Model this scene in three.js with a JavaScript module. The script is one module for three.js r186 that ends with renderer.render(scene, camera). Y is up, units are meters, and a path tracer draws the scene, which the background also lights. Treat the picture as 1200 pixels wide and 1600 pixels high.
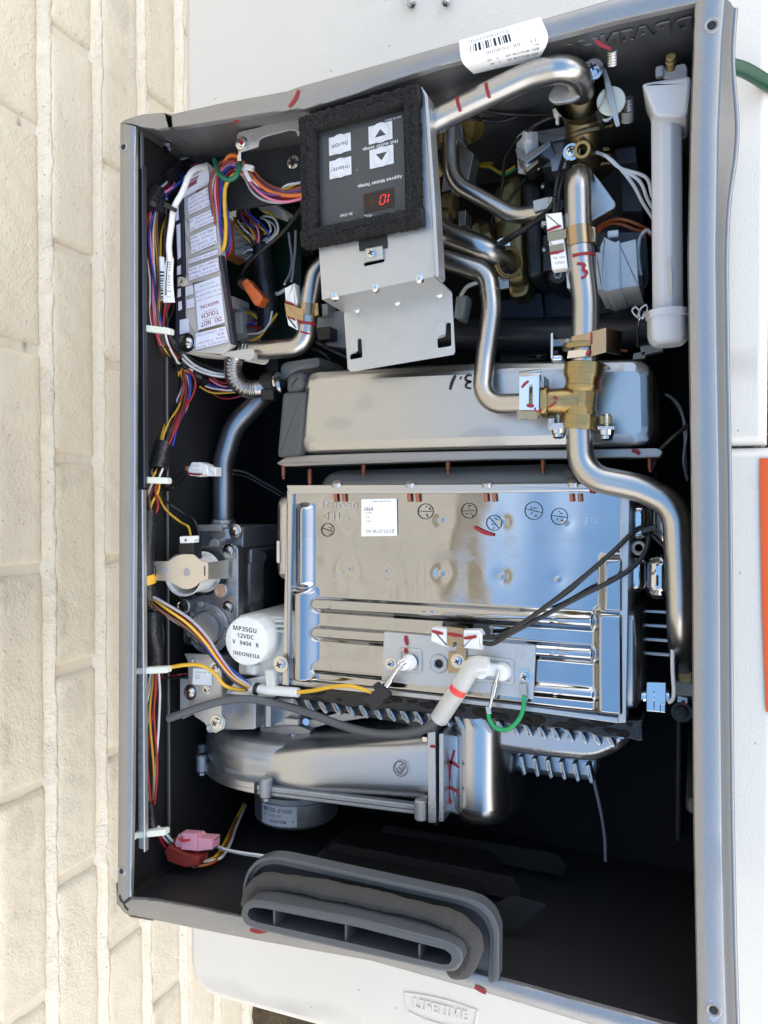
import * as THREE from 'three';
import { mergeGeometries, toCreasedNormals } from 'three/addons/utils/BufferGeometryUtils.js';
import { RoundedBoxGeometry } from 'three/addons/geometries/RoundedBoxGeometry.js';
import { FontLoader } from 'three/addons/loaders/FontLoader.js';
import { TextGeometry } from 'three/addons/geometries/TextGeometry.js';

// ---------------------------------------------------------------- camera, sky, sun, exposure
const scene = new THREE.Scene();
const T = 0.74;                                   // height of the table top above the ground
const FOC = 1230, EYE = new THREE.Vector3(0, T + 0.786, 0);
const nadir = new THREE.Vector3(490, 25, -FOC).normalize();
const camZ = new THREE.Vector3(0, -1, -25 / FOC).normalize();
const camY = nadir.clone().negate(), camX = new THREE.Vector3().crossVectors(camY, camZ);
const toCam = new THREE.Matrix4().makeBasis(camX, camY, camZ), toWorld = toCam.clone().transpose();
const camera = new THREE.PerspectiveCamera(2 * Math.atan(800 / FOC) * 180 / Math.PI, 0.75, 0.01, 400);
camera.position.copy(EYE);
camera.quaternion.setFromRotationMatrix(toWorld);
scene.add(camera);

const lerp = (a, b, t) => a + (b - a) * t, clamp = (x, a = 0, b = 1) => Math.min(b, Math.max(a, x));
const SUN = new THREE.Vector3(-0.62, 1.22, -0.12).normalize();      // behind the wall: the table stands in its shade
{
  const w = 512, h = 256, d = new Float32Array(w * h * 4), v = new THREE.Vector3();
  const sm = (a, b, x) => { const t = Math.min(1, Math.max(0, (x - a) / (b - a))); return t * t * (3 - 2 * t); };
  for (let j = 0; j < h; j++) for (let i = 0; i < w; i++) {
    const th = (j + 0.5) / h * Math.PI - Math.PI / 2, ph = ((i + 0.5) / w - 0.5) * 2 * Math.PI;
    v.set(Math.cos(th) * Math.cos(ph), Math.sin(th), Math.cos(th) * Math.sin(ph));
    const e = Math.max(0, v.y), k = Math.pow(1 - e, 1.7), g = Math.max(0, v.dot(SUN));
    const glow = Math.pow(g, 40) * 1.6 + Math.pow(g, 160) * 2.0;
    const puff = Math.sin(v.x * 3.1 + 1.3) * Math.sin(v.z * 2.7 + 0.4 + v.x) + 0.5 * Math.sin(v.x * 7 + v.z * 5) + 0.3 * Math.sin(v.z * 11 - v.x * 3) + 0.2 * Math.sin(v.x * 19 + v.y * 13);
    const cl = sm(-0.5, 0.9, puff) * sm(0.02, 0.2, v.y) * sm(0.80, 0.58, v.y);
    let c = [0.21 + 1.85 * k, 0.43 + 1.53 * k, 0.78 + 1.06 * k].map((x, n) => lerp(x, [2.95, 2.62, 2.18][n], cl * 0.9) + glow * [1, 0.97, 0.9][n]);
    if (v.y < 0) { const b = sm(0, -0.05, v.y); c = c.map((x, n) => x * (1 - b) + b * [0.32, 0.30, 0.28][n]); }
    d.set([...c, 1], (j * w + i) * 4);
  }
  const sky = new THREE.DataTexture(d, w, h, THREE.RGBAFormat, THREE.FloatType);
  sky.mapping = THREE.EquirectangularReflectionMapping; sky.magFilter = sky.minFilter = THREE.LinearFilter; sky.needsUpdate = true;
  scene.background = sky; scene.environment = sky;
  scene.backgroundIntensity = 1; scene.environmentIntensity = 1;
}
const sun = new THREE.DirectionalLight(new THREE.Color().setRGB(1, 0.95, 0.86), 4.6);
sun.position.copy(SUN).multiplyScalar(12).add(new THREE.Vector3(-0.2, T, 0)); sun.target.position.set(-0.2, T, 0);
sun.castShadow = true; sun.shadow.mapSize.set(4096, 4096);
Object.assign(sun.shadow.camera, { left: -4, right: 4, top: 4, bottom: -4, near: 1, far: 30 });
scene.add(sun, sun.target);
const EXPOSURE = 1.75;

// ---------------------------------------------------------------- helpers
const _p = new THREE.Vector3();
function at(px, py, h) {                          // photograph pixel (1200 x 1600) on the level h above the table top, world metres
  _p.set(px - 600, 800 - py, -FOC).applyMatrix4(toWorld);
  const t = (T + h - EYE.y) / _p.y;
  return new THREE.Vector3(EYE.x + _p.x * t, T + h, EYE.z + _p.z * t);
}
const BASE = new THREE.Vector3(-0.224, T, 0.02);
function hMin(px, py) {                           // lowest level at which that pixel still lies inside the heater's wall-side and pipe-end panels
  _p.set(px - 600, 800 - py, -FOC).applyMatrix4(toWorld);
  return Math.max(0, EYE.y - T + Math.max(-99, _p.x < 0 ? -0.456 / _p.x * _p.y : -99), EYE.y - T + (_p.z < 0 ? -0.310 / _p.z * _p.y : 0.338 / _p.z * _p.y));
}
const P = (px, py, h) => at(px, py, h < 0.234 ? Math.max(h, Math.min(0.234, hMin(px, py) + 0.002)) : h).sub(BASE);  // the same point inside the heater
const PH = (px, py, h) => at(px, py, h).sub(BASE);
const mpp = (px, h) => at(px, 800, h).distanceTo(at(px, 801, h));
let seed = 7;
const rnd = () => { seed = (seed + 0x6D2B79F5) | 0; let t = Math.imul(seed ^ seed >>> 15, 1 | seed); t = t + Math.imul(t ^ t >>> 7, 61 | t) ^ t; return ((t ^ t >>> 14) >>> 0) / 4294967296; };
const hash = (x, y, z) => { let n = Math.imul(x, 374761393) + Math.imul(y, 668265263) + Math.imul(z, 2147483647 ^ 77777) | 0; n = Math.imul(n ^ n >>> 13, 1274126177); return ((n ^ n >>> 16) >>> 0) / 4294967296; };
const fade = (t) => t * t * (3 - 2 * t);
const sstep = (a, b, x) => fade(clamp((x - a) / (b - a)));
function noise(x, y, z = 0) {
  const X = Math.floor(x), Y = Math.floor(y), Z = Math.floor(z), u = fade(x - X), v = fade(y - Y), w = fade(z - Z);
  const c = (i, j, k) => hash(X + i, Y + j, Z + k);
  return lerp(lerp(lerp(c(0, 0, 0), c(1, 0, 0), u), lerp(c(0, 1, 0), c(1, 1, 0), u), v), lerp(lerp(c(0, 0, 1), c(1, 0, 1), u), lerp(c(0, 1, 1), c(1, 1, 1), u), v), w) * 2 - 1;
}
const fbm = (x, y, z = 0) => noise(x, y, z) * 0.55 + noise(x * 2.1 + 5, y * 2.1, z * 2.1) * 0.3 + noise(x * 4.3, y * 4.3 + 9, z * 4.3) * 0.15;
const taken = {};
const numbered = (n) => { const k = taken[n] = (taken[n] ?? -1) + 1; return k ? n + '_' + String(k).padStart(3, '0') : n; };
function tag(o, label, category, group, kind) { if (label) o.userData.label = label; if (category) o.userData.category = category; if (group) o.userData.group = group; if (kind) o.userData.kind = kind; return o; }
function flat(g) {                                // non-indexed, position + normal + uv only
  let q = g.index ? g.toNonIndexed() : g;
  for (const k of Object.keys(q.attributes)) if (!['position', 'normal', 'uv'].includes(k)) q.deleteAttribute(k);
  if (!q.attributes.normal) q.computeVertexNormals();
  if (!q.attributes.uv) q.setAttribute('uv', new THREE.BufferAttribute(new Float32Array(q.attributes.position.count * 2), 2));
  q.morphAttributes = {}; q.clearGroups?.(); return q;
}
function mesh(name, g, mat, parent, label) {
  const geo = Array.isArray(g) ? (g.length > 1 ? mergeGeometries(g.map(flat)) : g[0]) : g;
  const o = new THREE.Mesh(geo, mat); o.name = numbered(name); o.castShadow = o.receiveShadow = true;
  (parent || scene).add(o); if (label) o.userData.label = label; return o;
}
function group(name, parent, label) { const o = new THREE.Group(); o.name = numbered(name); (parent || scene).add(o); if (label) o.userData.label = label; return o; }
// polygon (pixels) on level h -> outline in x / -z
const outline = (pts, h) => pts.map((p) => { const q = PH(p[0], p[1], p[2] ?? h); return new THREE.Vector2(q.x, -q.z); });
function roundShape(v, r, S = new THREE.Shape()) {
  const n = v.length;
  for (let i = 0; i < n; i++) {
    const a = v[(i + n - 1) % n], b = v[i], c = v[(i + 1) % n];
    const k = Math.min(r, b.distanceTo(a) * 0.48, b.distanceTo(c) * 0.48), s = b.clone().lerp(a, k / b.distanceTo(a)), e = b.clone().lerp(c, k / b.distanceTo(c));
    i ? S.lineTo(s.x, s.y) : S.moveTo(s.x, s.y);
    if (r > 0) S.quadraticCurveTo(b.x, b.y, e.x, e.y);
  }
  S.closePath(); return S;
}
function prismV(v, h1, h0, { r = 0.0005, bevel = 0.0006, holes = [], seg = 2, curve = 6 } = {}) {  // outline in metres
  if (bevel > 0.0025) r = Math.max(r, bevel * 1.35);
  const S = roundShape(v, r);
  for (const q of holes) S.holes.push(q instanceof THREE.Path ? q : roundShape(q, 0.002, new THREE.Path()));
  const g = new THREE.ExtrudeGeometry(S, { depth: h1 - h0 - 2 * bevel, bevelEnabled: bevel > 0, bevelSize: bevel, bevelThickness: bevel, bevelOffset: -bevel, bevelSegments: seg, curveSegments: curve });
  g.translate(0, 0, h0 + bevel); g.rotateX(-Math.PI / 2); if (bevel <= 0.0015) return g;
  const cut = (gr) => { const q = new THREE.BufferGeometry(); for (const k of ['position', 'uv', 'normal']) { const a = g.attributes[k], n = a.itemSize; q.setAttribute(k, new THREE.BufferAttribute(a.array.slice(gr.start * n, (gr.start + gr.count) * n), n)); } return q; };
  return mergeGeometries([cut(g.groups[0]), flat(toCreasedNormals(cut(g.groups[1]), 0.7))]);
}
const prism = (pts, h1, h0, o = {}) => { if (h1 < 0.231) { const k = Math.max(0, Math.min(0.231 - h1, Math.max(...pts.map((p) => hMin(p[0], p[1]))) - h1)); h1 += k; h0 += k; } return prismV(outline(pts, h1), h1, h0, { ...o, holes: (o.holes || []).map((q) => q instanceof THREE.Path ? q : outline(q, h1)) }); };
function circlePath(c, r) { const p = new THREE.Path(); p.absarc(c.x, -c.z, r, 0, Math.PI * 2, true); return p; }
const basisTo = (dir) => new THREE.Quaternion().setFromUnitVectors(new THREE.Vector3(0, 1, 0), dir.clone().normalize());
function lathe(origin, dir, prof, seg = 24) {     // profile [[radius, along], ...] from the origin along dir; corners kept crisp
  const g = new THREE.LatheGeometry(prof.map((p) => new THREE.Vector2(Math.max(p[0], 1e-5), p[1])), seg);
  const q = toCreasedNormals(g, 0.7); q.applyQuaternion(basisTo(dir)); q.translate(origin.x, origin.y, origin.z); return q;
}
function rod(a, b, r, r2 = r, ch = 0.0004, seg = 20) {
  const d = b.clone().sub(a), L = d.length();
  return lathe(a, d, [[0, 0], [r - ch, 0], [r, ch], [r2, L - ch], [r2 - ch, L], [0, L]], seg);
}
const UP = new THREE.Vector3(0, 1, 0);
const post = (p, r, h0, r2) => rod(p.clone().setY(h0), p, r, r2 ?? r);  // vertical cylinder whose top is p
function fillet(pts, R, step = 0.35) {            // polyline with arcs at its corners
  const out = [pts[0].clone()];
  for (let i = 1; i < pts.length - 1; i++) {
    const a = pts[i - 1], b = pts[i], c = pts[i + 1], u = a.clone().sub(b), w = c.clone().sub(b), lu = u.length(), lw = w.length(); u.normalize(); w.normalize();
    const ang = Math.acos(clamp(u.dot(w), -1, 1)), rr = Array.isArray(R) ? R[i - 1] : R, t = Math.min(rr / Math.tan(ang / 2), lu * 0.49, lw * 0.49), r = t * Math.tan(ang / 2);
    const s = b.clone().addScaledVector(u, t), bis = u.clone().add(w).normalize(), ctr = b.clone().addScaledVector(bis, r / Math.sin(ang / 2)), turn = Math.PI - ang, n = Math.max(2, Math.ceil(turn / 0.12));
    const f = s.clone().sub(ctr), ax = new THREE.Vector3().crossVectors(f, b.clone().addScaledVector(w, t).sub(ctr)).normalize();
    for (let k = 0; k <= n; k++) out.push(f.clone().applyAxisAngle(ax, turn * k / n).add(ctr));
  }
  out.push(pts[pts.length - 1].clone()); return out;
}
function spline(pts, n) { return new THREE.CatmullRomCurve3(pts, false, 'centripetal').getPoints(n ?? pts.length * 6); }
function frames(path) {
  const T_ = path.map((p, i) => path[Math.min(i + 1, path.length - 1)].clone().sub(path[Math.max(i - 1, 0)]).normalize()), N = [];
  let n = Math.abs(T_[0].y) < 0.9 ? UP.clone() : new THREE.Vector3(1, 0, 0);
  for (const t of T_) { n = n.clone().addScaledVector(t, -n.dot(t)).normalize(); N.push(n); }
  return { T: T_, N, B: T_.map((t, i) => new THREE.Vector3().crossVectors(t, N[i])) };
}
function sweep(path, radius, sides = 14, caps = true) {
  const F = frames(path), pos = [], nor = [], uv = [], idx = []; let L = 0;
  const rf = typeof radius === 'function' ? radius : () => radius;
  for (let i = 0; i < path.length; i++) {
    if (i) L += path[i].distanceTo(path[i - 1]);
    for (let k = 0; k <= sides; k++) {
      const a = k / sides * Math.PI * 2, r = rf(i / (path.length - 1), L, a), d = F.N[i].clone().multiplyScalar(Math.cos(a)).addScaledVector(F.B[i], Math.sin(a));
      pos.push(path[i].x + d.x * r, path[i].y + d.y * r, path[i].z + d.z * r); nor.push(d.x, d.y, d.z); uv.push(L, k / sides * 2 * Math.PI * r);
      if (i && k) { const q = i * (sides + 1) + k; idx.push(q - sides - 2, q - sides - 1, q - 1, q - 1, q - sides - 1, q); }
    }
  }
  if (caps) for (const [i, s] of [[0, -1], [path.length - 1, 1]]) {
    const c = pos.length / 3, t = F.T[i].clone().multiplyScalar(s); pos.push(...path[i].toArray()); nor.push(...t.toArray()); uv.push(0, 0);
    for (let k = 0; k <= sides; k++) { const q = (i * (sides + 1) + k) * 3; pos.push(pos[q], pos[q + 1], pos[q + 2]); nor.push(...t.toArray()); uv.push(0, 0); if (k) s > 0 ? idx.push(c, c + k, c + k + 1) : idx.push(c, c + k + 1, c + k); }
  }
  const g = new THREE.BufferGeometry();
  g.setAttribute('position', new THREE.Float32BufferAttribute(pos, 3)); g.setAttribute('normal', new THREE.Float32BufferAttribute(nor, 3)); g.setAttribute('uv', new THREE.Float32BufferAttribute(uv, 2)); g.setIndex(idx);
  if (typeof radius === 'function' && radius.bumpy) g.computeVertexNormals();
  return g;
}
const pp = (list) => list.map((q) => q.isVector3 ? q.clone() : P(q[0], q[1], q[2]));
const pipePath = (list, R) => fillet(pp(list), R);
const wirePath = (list, n) => spline(pp(list), n);
// flat grid between four corners in reading order (top left, top right, bottom right, bottom left), normal towards the viewer
function sheet(c, nx, ny, lift = 0, f) {
  const pos = [], uv = [], idx = [];
  for (let j = 0; j <= ny; j++) for (let i = 0; i <= nx; i++) {
    const s = i / nx, t = j / ny, p = c[0].clone().lerp(c[1], s).lerp(c[3].clone().lerp(c[2], s), t); p.y += lift; if (f) f(p, s, t);
    pos.push(p.x, p.y, p.z); uv.push(s, 1 - t);
    if (i && j) { const q = j * (nx + 1) + i; idx.push(q - nx - 2, q - 1, q - nx - 1, q - nx - 1, q - 1, q); }
  }
  const g = new THREE.BufferGeometry(); g.setAttribute('position', new THREE.Float32BufferAttribute(pos, 3)); g.setAttribute('uv', new THREE.Float32BufferAttribute(uv, 2)); g.setIndex(idx); g.computeVertexNormals();
  return g;
}
function plate(c, th, nx = 1, ny = 1, f) {        // the same with thickness th below its face
  const a = sheet(c, nx, ny, 0, f), nrm = a.attributes.normal, q = a.attributes.position, b = a.clone(), bp = b.attributes.position, W = nx + 1, pos = [], idx = [], uv = [];
  for (let i = 0; i < bp.count; i++) bp.setXYZ(i, q.getX(i) - nrm.getX(i) * th, q.getY(i) - nrm.getY(i) * th, q.getZ(i) - nrm.getZ(i) * th);
  b.index.array.reverse(); b.computeVertexNormals();
  const ring = []; for (let i = 0; i <= nx; i++) ring.push(i); for (let j = 1; j <= ny; j++) ring.push(j * W + nx); for (let i = nx - 1; i >= 0; i--) ring.push(ny * W + i); for (let j = ny - 1; j >= 0; j--) ring.push(j * W);
  for (let k = 0; k < ring.length - 1; k++) {
    const o = pos.length / 3;
    for (const [s, r] of [[q, ring[k]], [q, ring[k + 1]], [bp, ring[k + 1]], [bp, ring[k]]]) { pos.push(s.getX(r), s.getY(r), s.getZ(r)); uv.push(0.01, 0.01); }
    idx.push(o, o + 1, o + 2, o, o + 2, o + 3);
  }
  const e = new THREE.BufferGeometry(); e.setAttribute('position', new THREE.Float32BufferAttribute(pos, 3)); e.setAttribute('uv', new THREE.Float32BufferAttribute(uv, 2)); e.setIndex(idx);
  const en = e.toNonIndexed(); en.computeVertexNormals();
  return mergeGeometries([flat(a), flat(b), flat(en)]);
}
// ribbon of paint along pixels, lying on a level surface
function stroke(list, w, lift = 0.0004) {
  const v = spline(pp(list), 14), F = frames(v), pos = [], idx = [];
  v.forEach((p, i) => { const s = new THREE.Vector3().crossVectors(UP, F.T[i]).normalize(), k = w / 2 * (0.7 + 0.5 * Math.sin(Math.PI * (i + 1) / (v.length + 1))); for (const m of [-1, 1]) pos.push(p.x + s.x * k * m, p.y + lift, p.z + s.z * k * m); if (i) { const q = i * 2; idx.push(q - 2, q - 1, q, q, q - 1, q + 1); } });
  const g = new THREE.BufferGeometry(); g.setAttribute('position', new THREE.Float32BufferAttribute(pos, 3)); g.setIndex(idx); g.computeVertexNormals(); return flat(g);
}
// ring of paint or tape round a swept pipe between arc angles
function band(path, r, at0, at1, a0 = 0, a1 = Math.PI * 2, th = 0.0004) {
  let L = [0]; for (let i = 1; i < path.length; i++) L.push(L[i - 1] + path[i].distanceTo(path[i - 1]));
  const tot = L[L.length - 1], pick = (t) => { const l = t * tot; let i = 1; while (i < L.length - 1 && L[i] < l) i++; return path[i - 1].clone().lerp(path[i], (l - L[i - 1]) / (L[i] - L[i - 1] || 1)); };
  const sub = []; for (let i = 0; i <= 4; i++) sub.push(pick(lerp(at0, at1, i / 4)));
  const F = frames(sub), pos = [], nor = [], idx = [], m = 16;
  sub.forEach((p, i) => { const side = new THREE.Vector3().crossVectors(F.T[i], UP).normalize(), up = new THREE.Vector3().crossVectors(side, F.T[i]); for (let k = 0; k <= m; k++) { const a = lerp(a0, a1, k / m), d = up.clone().multiplyScalar(Math.cos(a)).addScaledVector(side, Math.sin(a)); pos.push(p.x + d.x * (r + th), p.y + d.y * (r + th), p.z + d.z * (r + th)); nor.push(d.x, d.y, d.z); if (i && k) { const q = i * (m + 1) + k; idx.push(q - m - 2, q - m - 1, q - 1, q - 1, q - m - 1, q); } } });
  const g = new THREE.BufferGeometry(); g.setAttribute('position', new THREE.Float32BufferAttribute(pos, 3)); g.setAttribute('normal', new THREE.Float32BufferAttribute(nor, 3)); g.setIndex(idx); return flat(g);
}
function box(c, sx, sy, sz, yaw = 0, r = 0.0008, pitch = 0, roll = 0) { const g = new RoundedBoxGeometry(sx, sy, sz, 2, Math.min(r, sx / 2.1, sy / 2.1, sz / 2.1)); g.rotateZ(roll); g.rotateX(pitch); g.rotateY(yaw); g.translate(c.x, c.y, c.z); return g; }
// ---------------------------------------------------------------- textures and materials
function canvasTex(w, h, draw, srgb = true) { const c = document.createElement('canvas'); c.width = w; c.height = h; const x = c.getContext('2d'); draw(x, w, h); const t = new THREE.CanvasTexture(c); if (srgb) t.colorSpace = THREE.SRGBColorSpace; t.anisotropy = 8; return t; }
function dataTex(n, f, rep = 1, srgb = false) {
  const d = new Uint8Array(n * n * 4);
  for (let j = 0; j < n; j++) for (let i = 0; i < n; i++) { const c = f(i / n, j / n), q = (j * n + i) * 4; for (let k = 0; k < 3; k++) d[q + k] = clamp(Array.isArray(c) ? c[k] : c) * 255; d[q + 3] = 255; }
  const t = new THREE.DataTexture(d, n, n); t.wrapS = t.wrapT = THREE.RepeatWrapping; t.magFilter = THREE.LinearFilter; t.minFilter = THREE.LinearMipmapLinearFilter; t.generateMipmaps = true; t.repeat.set(rep, rep); if (srgb) t.colorSpace = THREE.SRGBColorSpace; t.needsUpdate = true; return t;
}
const wrapN = (u, v, s, f = fbm, z = 0) => { const a = u * s, b = v * s, k = (x, y) => f(x, y, z), wu = fade(u), wv = fade(v); return lerp(lerp(k(a, b), k(a - s, b), wu), lerp(k(a, b - s), k(a - s, b - s), wu), wv); };
const rep = (t, x, y = x) => { const q = t.clone(); q.repeat.set(x, y); q.needsUpdate = true; return q; };
const tFine = dataTex(256, (u, v) => 0.5 + 0.5 * wrapN(u, v, 48, noise) * 0.6 + 0.25 * wrapN(u, v, 110, noise, 3));
const tCloud = dataTex(256, (u, v) => 0.5 + 0.7 * wrapN(u, v, 6));
const tBrush = dataTex(256, (u, v) => 0.5 + 0.45 * wrapN(u * 0.08, v, 90, noise) + 0.1 * wrapN(u, v, 8));
const tCell = dataTex(256, (u, v) => { let m = 1; const n = 26, x = u * n, y = v * n, X = Math.floor(x), Y = Math.floor(y); for (let a = -1; a < 2; a++) for (let b = -1; b < 2; b++) { const cx = ((X + a) % n + n) % n, cy = ((Y + b) % n + n) % n; m = Math.min(m, Math.hypot(X + a + hash(cx, cy, 1) - x, Y + b + hash(cx, cy, 2) - y)); } return m; });
const roughOf = (lo, hi) => dataTex(128, (u, v) => { const n = 0.5 + 0.6 * wrapN(u, v, 5); return [n, lerp(lo, hi, clamp(n)), n]; }, 9);
const std = (o) => { const c = o.rgb; delete o.rgb; const m = new (o.clearcoat || o.transmission || o.sheen ? THREE.MeshPhysicalMaterial : THREE.MeshStandardMaterial)(o); if (c) m.color.setRGB(...c); m.side = THREE.DoubleSide; return m; };
const speck = dataTex(256, (u, v) => { const n = 0.86 + 0.16 * hash(Math.floor(u * 256), Math.floor(v * 256), 5) + 0.05 * wrapN(u, v, 6); return [n, n, n]; });
const M = {
  paint: std({ rgb: [0.345, 0.35, 0.36], metalness: 0.85, roughness: 0.40, map: rep(speck, 9), bumpMap: rep(tFine, 25), bumpScale: 0.00006 }),
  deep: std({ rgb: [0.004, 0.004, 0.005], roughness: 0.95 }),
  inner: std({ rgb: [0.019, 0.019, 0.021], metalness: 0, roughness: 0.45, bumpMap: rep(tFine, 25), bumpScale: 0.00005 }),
  innerGrey: std({ rgb: [0.20, 0.204, 0.212], metalness: 0.7, roughness: 0.4, bumpMap: rep(tFine, 25), bumpScale: 0.00005 }),
  mirror: std({ rgb: [0.40, 0.415, 0.44], metalness: 1, roughness: 0.11, roughnessMap: dataTex(512, (u, v) => { const n = clamp(0.62 + 0.5 * wrapN(u, v, 5) + 0.18 * wrapN(u, v, 60, noise) + (wrapN(u * 0.5, v, 9, fbm, 6) > 0.3 ? 0.3 : 0)); return [n, n, n]; }, 1.6), map: dataTex(256, (u, v) => { const n = 0.97 + 0.03 * wrapN(u, v, 7) - 0.05 * sstep(0.25, 0.5, wrapN(u, v * 0.4, 6, fbm, 4)); return [n, n * 0.992, n * 0.975]; }, 1.3) }),
  satin: std({ rgb: [0.5, 0.495, 0.49], metalness: 1, roughness: 0.34, roughnessMap: roughOf(0.75, 1.15), bumpMap: rep(tBrush, 14), bumpScale: 0.00002 }),
  pipe: std({ rgb: [0.46, 0.45, 0.435], metalness: 1, roughness: 0.31, roughnessMap: roughOf(0.7, 1.3), bumpMap: rep(tFine, 14), bumpScale: 0.00002 }),
  pipeDark: std({ rgb: [0.42, 0.42, 0.43], metalness: 1, roughness: 0.3 }),
  chrome: std({ rgb: [0.6, 0.6, 0.6], metalness: 1, roughness: 0.12 }),
  zinc: std({ rgb: [0.53, 0.54, 0.545], metalness: 0.75, roughness: 0.36, map: rep(speck, 14), bumpMap: rep(tCloud, 30), bumpScale: 0.0001 }),
  cast: std({ rgb: [0.47, 0.48, 0.495], metalness: 0.95, roughness: 0.33, bumpMap: rep(tFine, 20), bumpScale: 0.0002 }),
  castDark: std({ rgb: [0.42, 0.43, 0.45], metalness: 0.85, roughness: 0.4, bumpMap: rep(tFine, 20), bumpScale: 0.00012 }),
  brass: std({ rgb: [0.42, 0.325, 0.15], metalness: 1, roughness: 0.34, map: dataTex(128, (u, v) => { const n = 0.85 + 0.4 * wrapN(u, v, 5), m = 0.8 + 0.5 * wrapN(u, v, 9, fbm, 3); return [clamp(n), clamp(n * 0.5 + m * 0.48), clamp(m)]; }, 22), bumpMap: rep(tFine, 20), bumpScale: 0.00008 }),
  brassDull: std({ rgb: [0.36, 0.27, 0.12], metalness: 0.9, roughness: 0.42 }),
  bronze: std({ rgb: [0.40, 0.30, 0.19], metalness: 1, roughness: 0.25 }),
  copper: std({ rgb: [0.42, 0.16, 0.09], metalness: 0.8, roughness: 0.4 }),
  dull: std({ rgb: [0.085, 0.085, 0.082], metalness: 0.1, roughness: 0.65, bumpMap: rep(tFine, 30), bumpScale: 0.0001 }),
  duct: std({ rgb: [0.24, 0.24, 0.235], metalness: 0.3, roughness: 0.5 }),
  black: std({ rgb: [0.012, 0.012, 0.013], roughness: 0.42 }),
  tar: std({ rgb: [0.005, 0.005, 0.006], roughness: 0.3, bumpMap: rep(tCloud, 60), bumpScale: 0.0004 }),
  tape: std({ rgb: [0.014, 0.014, 0.016], roughness: 0.3, bumpMap: rep(tCloud, 60), bumpScale: 0.0005 }),
  foam: std({ rgb: [0.011, 0.011, 0.012], roughness: 0.85, bumpMap: rep(tCell, 34), bumpScale: 0.0016 }),
  felt: std({ rgb: [0.06, 0.056, 0.053], roughness: 1, sheen: 0.6, sheenColor: new THREE.Color(0.2, 0.2, 0.2), bumpMap: rep(tFine, 30), bumpScale: 0.0008 }),
  collar: std({ rgb: [0.075, 0.082, 0.092], roughness: 0.38, bumpMap: rep(tFine, 30), bumpScale: 0.00005 }),
  white: std({ rgb: [0.74, 0.745, 0.73], roughness: 0.42 }),
  ivory: std({ rgb: [0.66, 0.65, 0.60], roughness: 0.45 }),
  milk: std({ rgb: [0.58, 0.60, 0.64], roughness: 0.42 }),
  tie: std({ rgb: [0.66, 0.70, 0.63], roughness: 0.4 }),
  ceramic: std({ rgb: [0.82, 0.82, 0.80], roughness: 0.25 }),
  orange: std({ rgb: [0.62, 0.13, 0.03], roughness: 0.4 }),
  tan: std({ rgb: [0.42, 0.17, 0.05], roughness: 0.5 }),
  pink: std({ rgb: [0.72, 0.32, 0.40], roughness: 0.4 }),
  maroon: std({ rgb: [0.22, 0.025, 0.02], roughness: 0.4 }),
  brown: std({ rgb: [0.10, 0.035, 0.02], roughness: 0.5 }),
  marker: std({ rgb: [0.27, 0.012, 0.018], roughness: 0.5 }),
  ink: std({ rgb: [0.01, 0.01, 0.012], roughness: 0.5 }),
  board: std({ rgb: [0.005, 0.018, 0.010], roughness: 0.4 }),
  grey: std({ rgb: [0.30, 0.31, 0.31], roughness: 0.5 }),
  ash: std({ rgb: [0.52, 0.52, 0.49], roughness: 0.5 }),
  clear: std({ rgb: [0.93, 0.95, 0.97], roughness: 0.05, transmission: 1, thickness: 0, ior: 1.15 }),
  silicone: std({ rgb: [0.97, 0.95, 0.90], roughness: 0.3, transmission: 0.55, thickness: 0, ior: 1.4 }),
  cable: std({ rgb: [0.085, 0.09, 0.095], roughness: 0.42 }),
};
const wireRGB = { red: [0.34, 0.02, 0.025], blue: [0.015, 0.05, 0.34], white: [0.74, 0.74, 0.74], black: [0.013, 0.013, 0.014], yellow: [0.72, 0.42, 0.03], orange: [0.68, 0.16, 0.03], pink: [0.74, 0.2, 0.32], purple: [0.13, 0.04, 0.16], brown: [0.15, 0.06, 0.03], grey: [0.36, 0.36, 0.38], green: [0.01, 0.32, 0.10], darkgreen: [0.01, 0.13, 0.07], rust: [0.35, 0.08, 0.02], crimson: [0.30, 0.01, 0.03] };
const W = Object.fromEntries(Object.entries(wireRGB).map(([k, c]) => [k, std({ rgb: c, roughness: 0.38 })]));
const wire = (parent, color, list, r = 0.0013, n) => mesh('wire', sweep(wirePath(list, n), r, 8), W[color], parent);
// parallel wires that follow one path, fanned out and slightly uneven
function wires(parent, colors, list, spread, r = 0.0012, n) {
  r *= 0.8;
  const path = wirePath(list, n ?? list.length * 8), F = frames(path), m = colors.length;
  colors.forEach((c, i) => {
    const k = m > 1 ? i / (m - 1) * 2 - 1 : 0, ph = rnd() * 6, amp = rnd() * 0.5 + 0.3, lay = (i % 2 ? 1 : -0.4) * r;
    const line = path.map((p, j) => { const s = j / (path.length - 1), w = typeof spread === 'function' ? spread(s) : spread, sd = new THREE.Vector3().crossVectors(UP, F.T[j]).normalize(); if (sd.lengthSq() < 0.1) sd.set(1, 0, 0); return p.clone().addScaledVector(sd, (k + 0.45 * amp * Math.sin(s * 6 + ph)) * w).setY(p.y + lay + amp * r * 2.2 * Math.sin(s * 5 + ph * 2)); });
    mesh('wire', sweep(line, r, 7), W[c], parent);
  });
}
const screwProf = (r) => [[0, -0.3 * r], [r * 1.0, -0.3 * r], [r, 0.1 * r], [r * 0.93, 0.42 * r], [r * 0.6, 0.66 * r], [0, 0.72 * r]];
const crossMat = std({ rgb: [0.03, 0.03, 0.035], metalness: 0.4, roughness: 0.5 });
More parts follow.
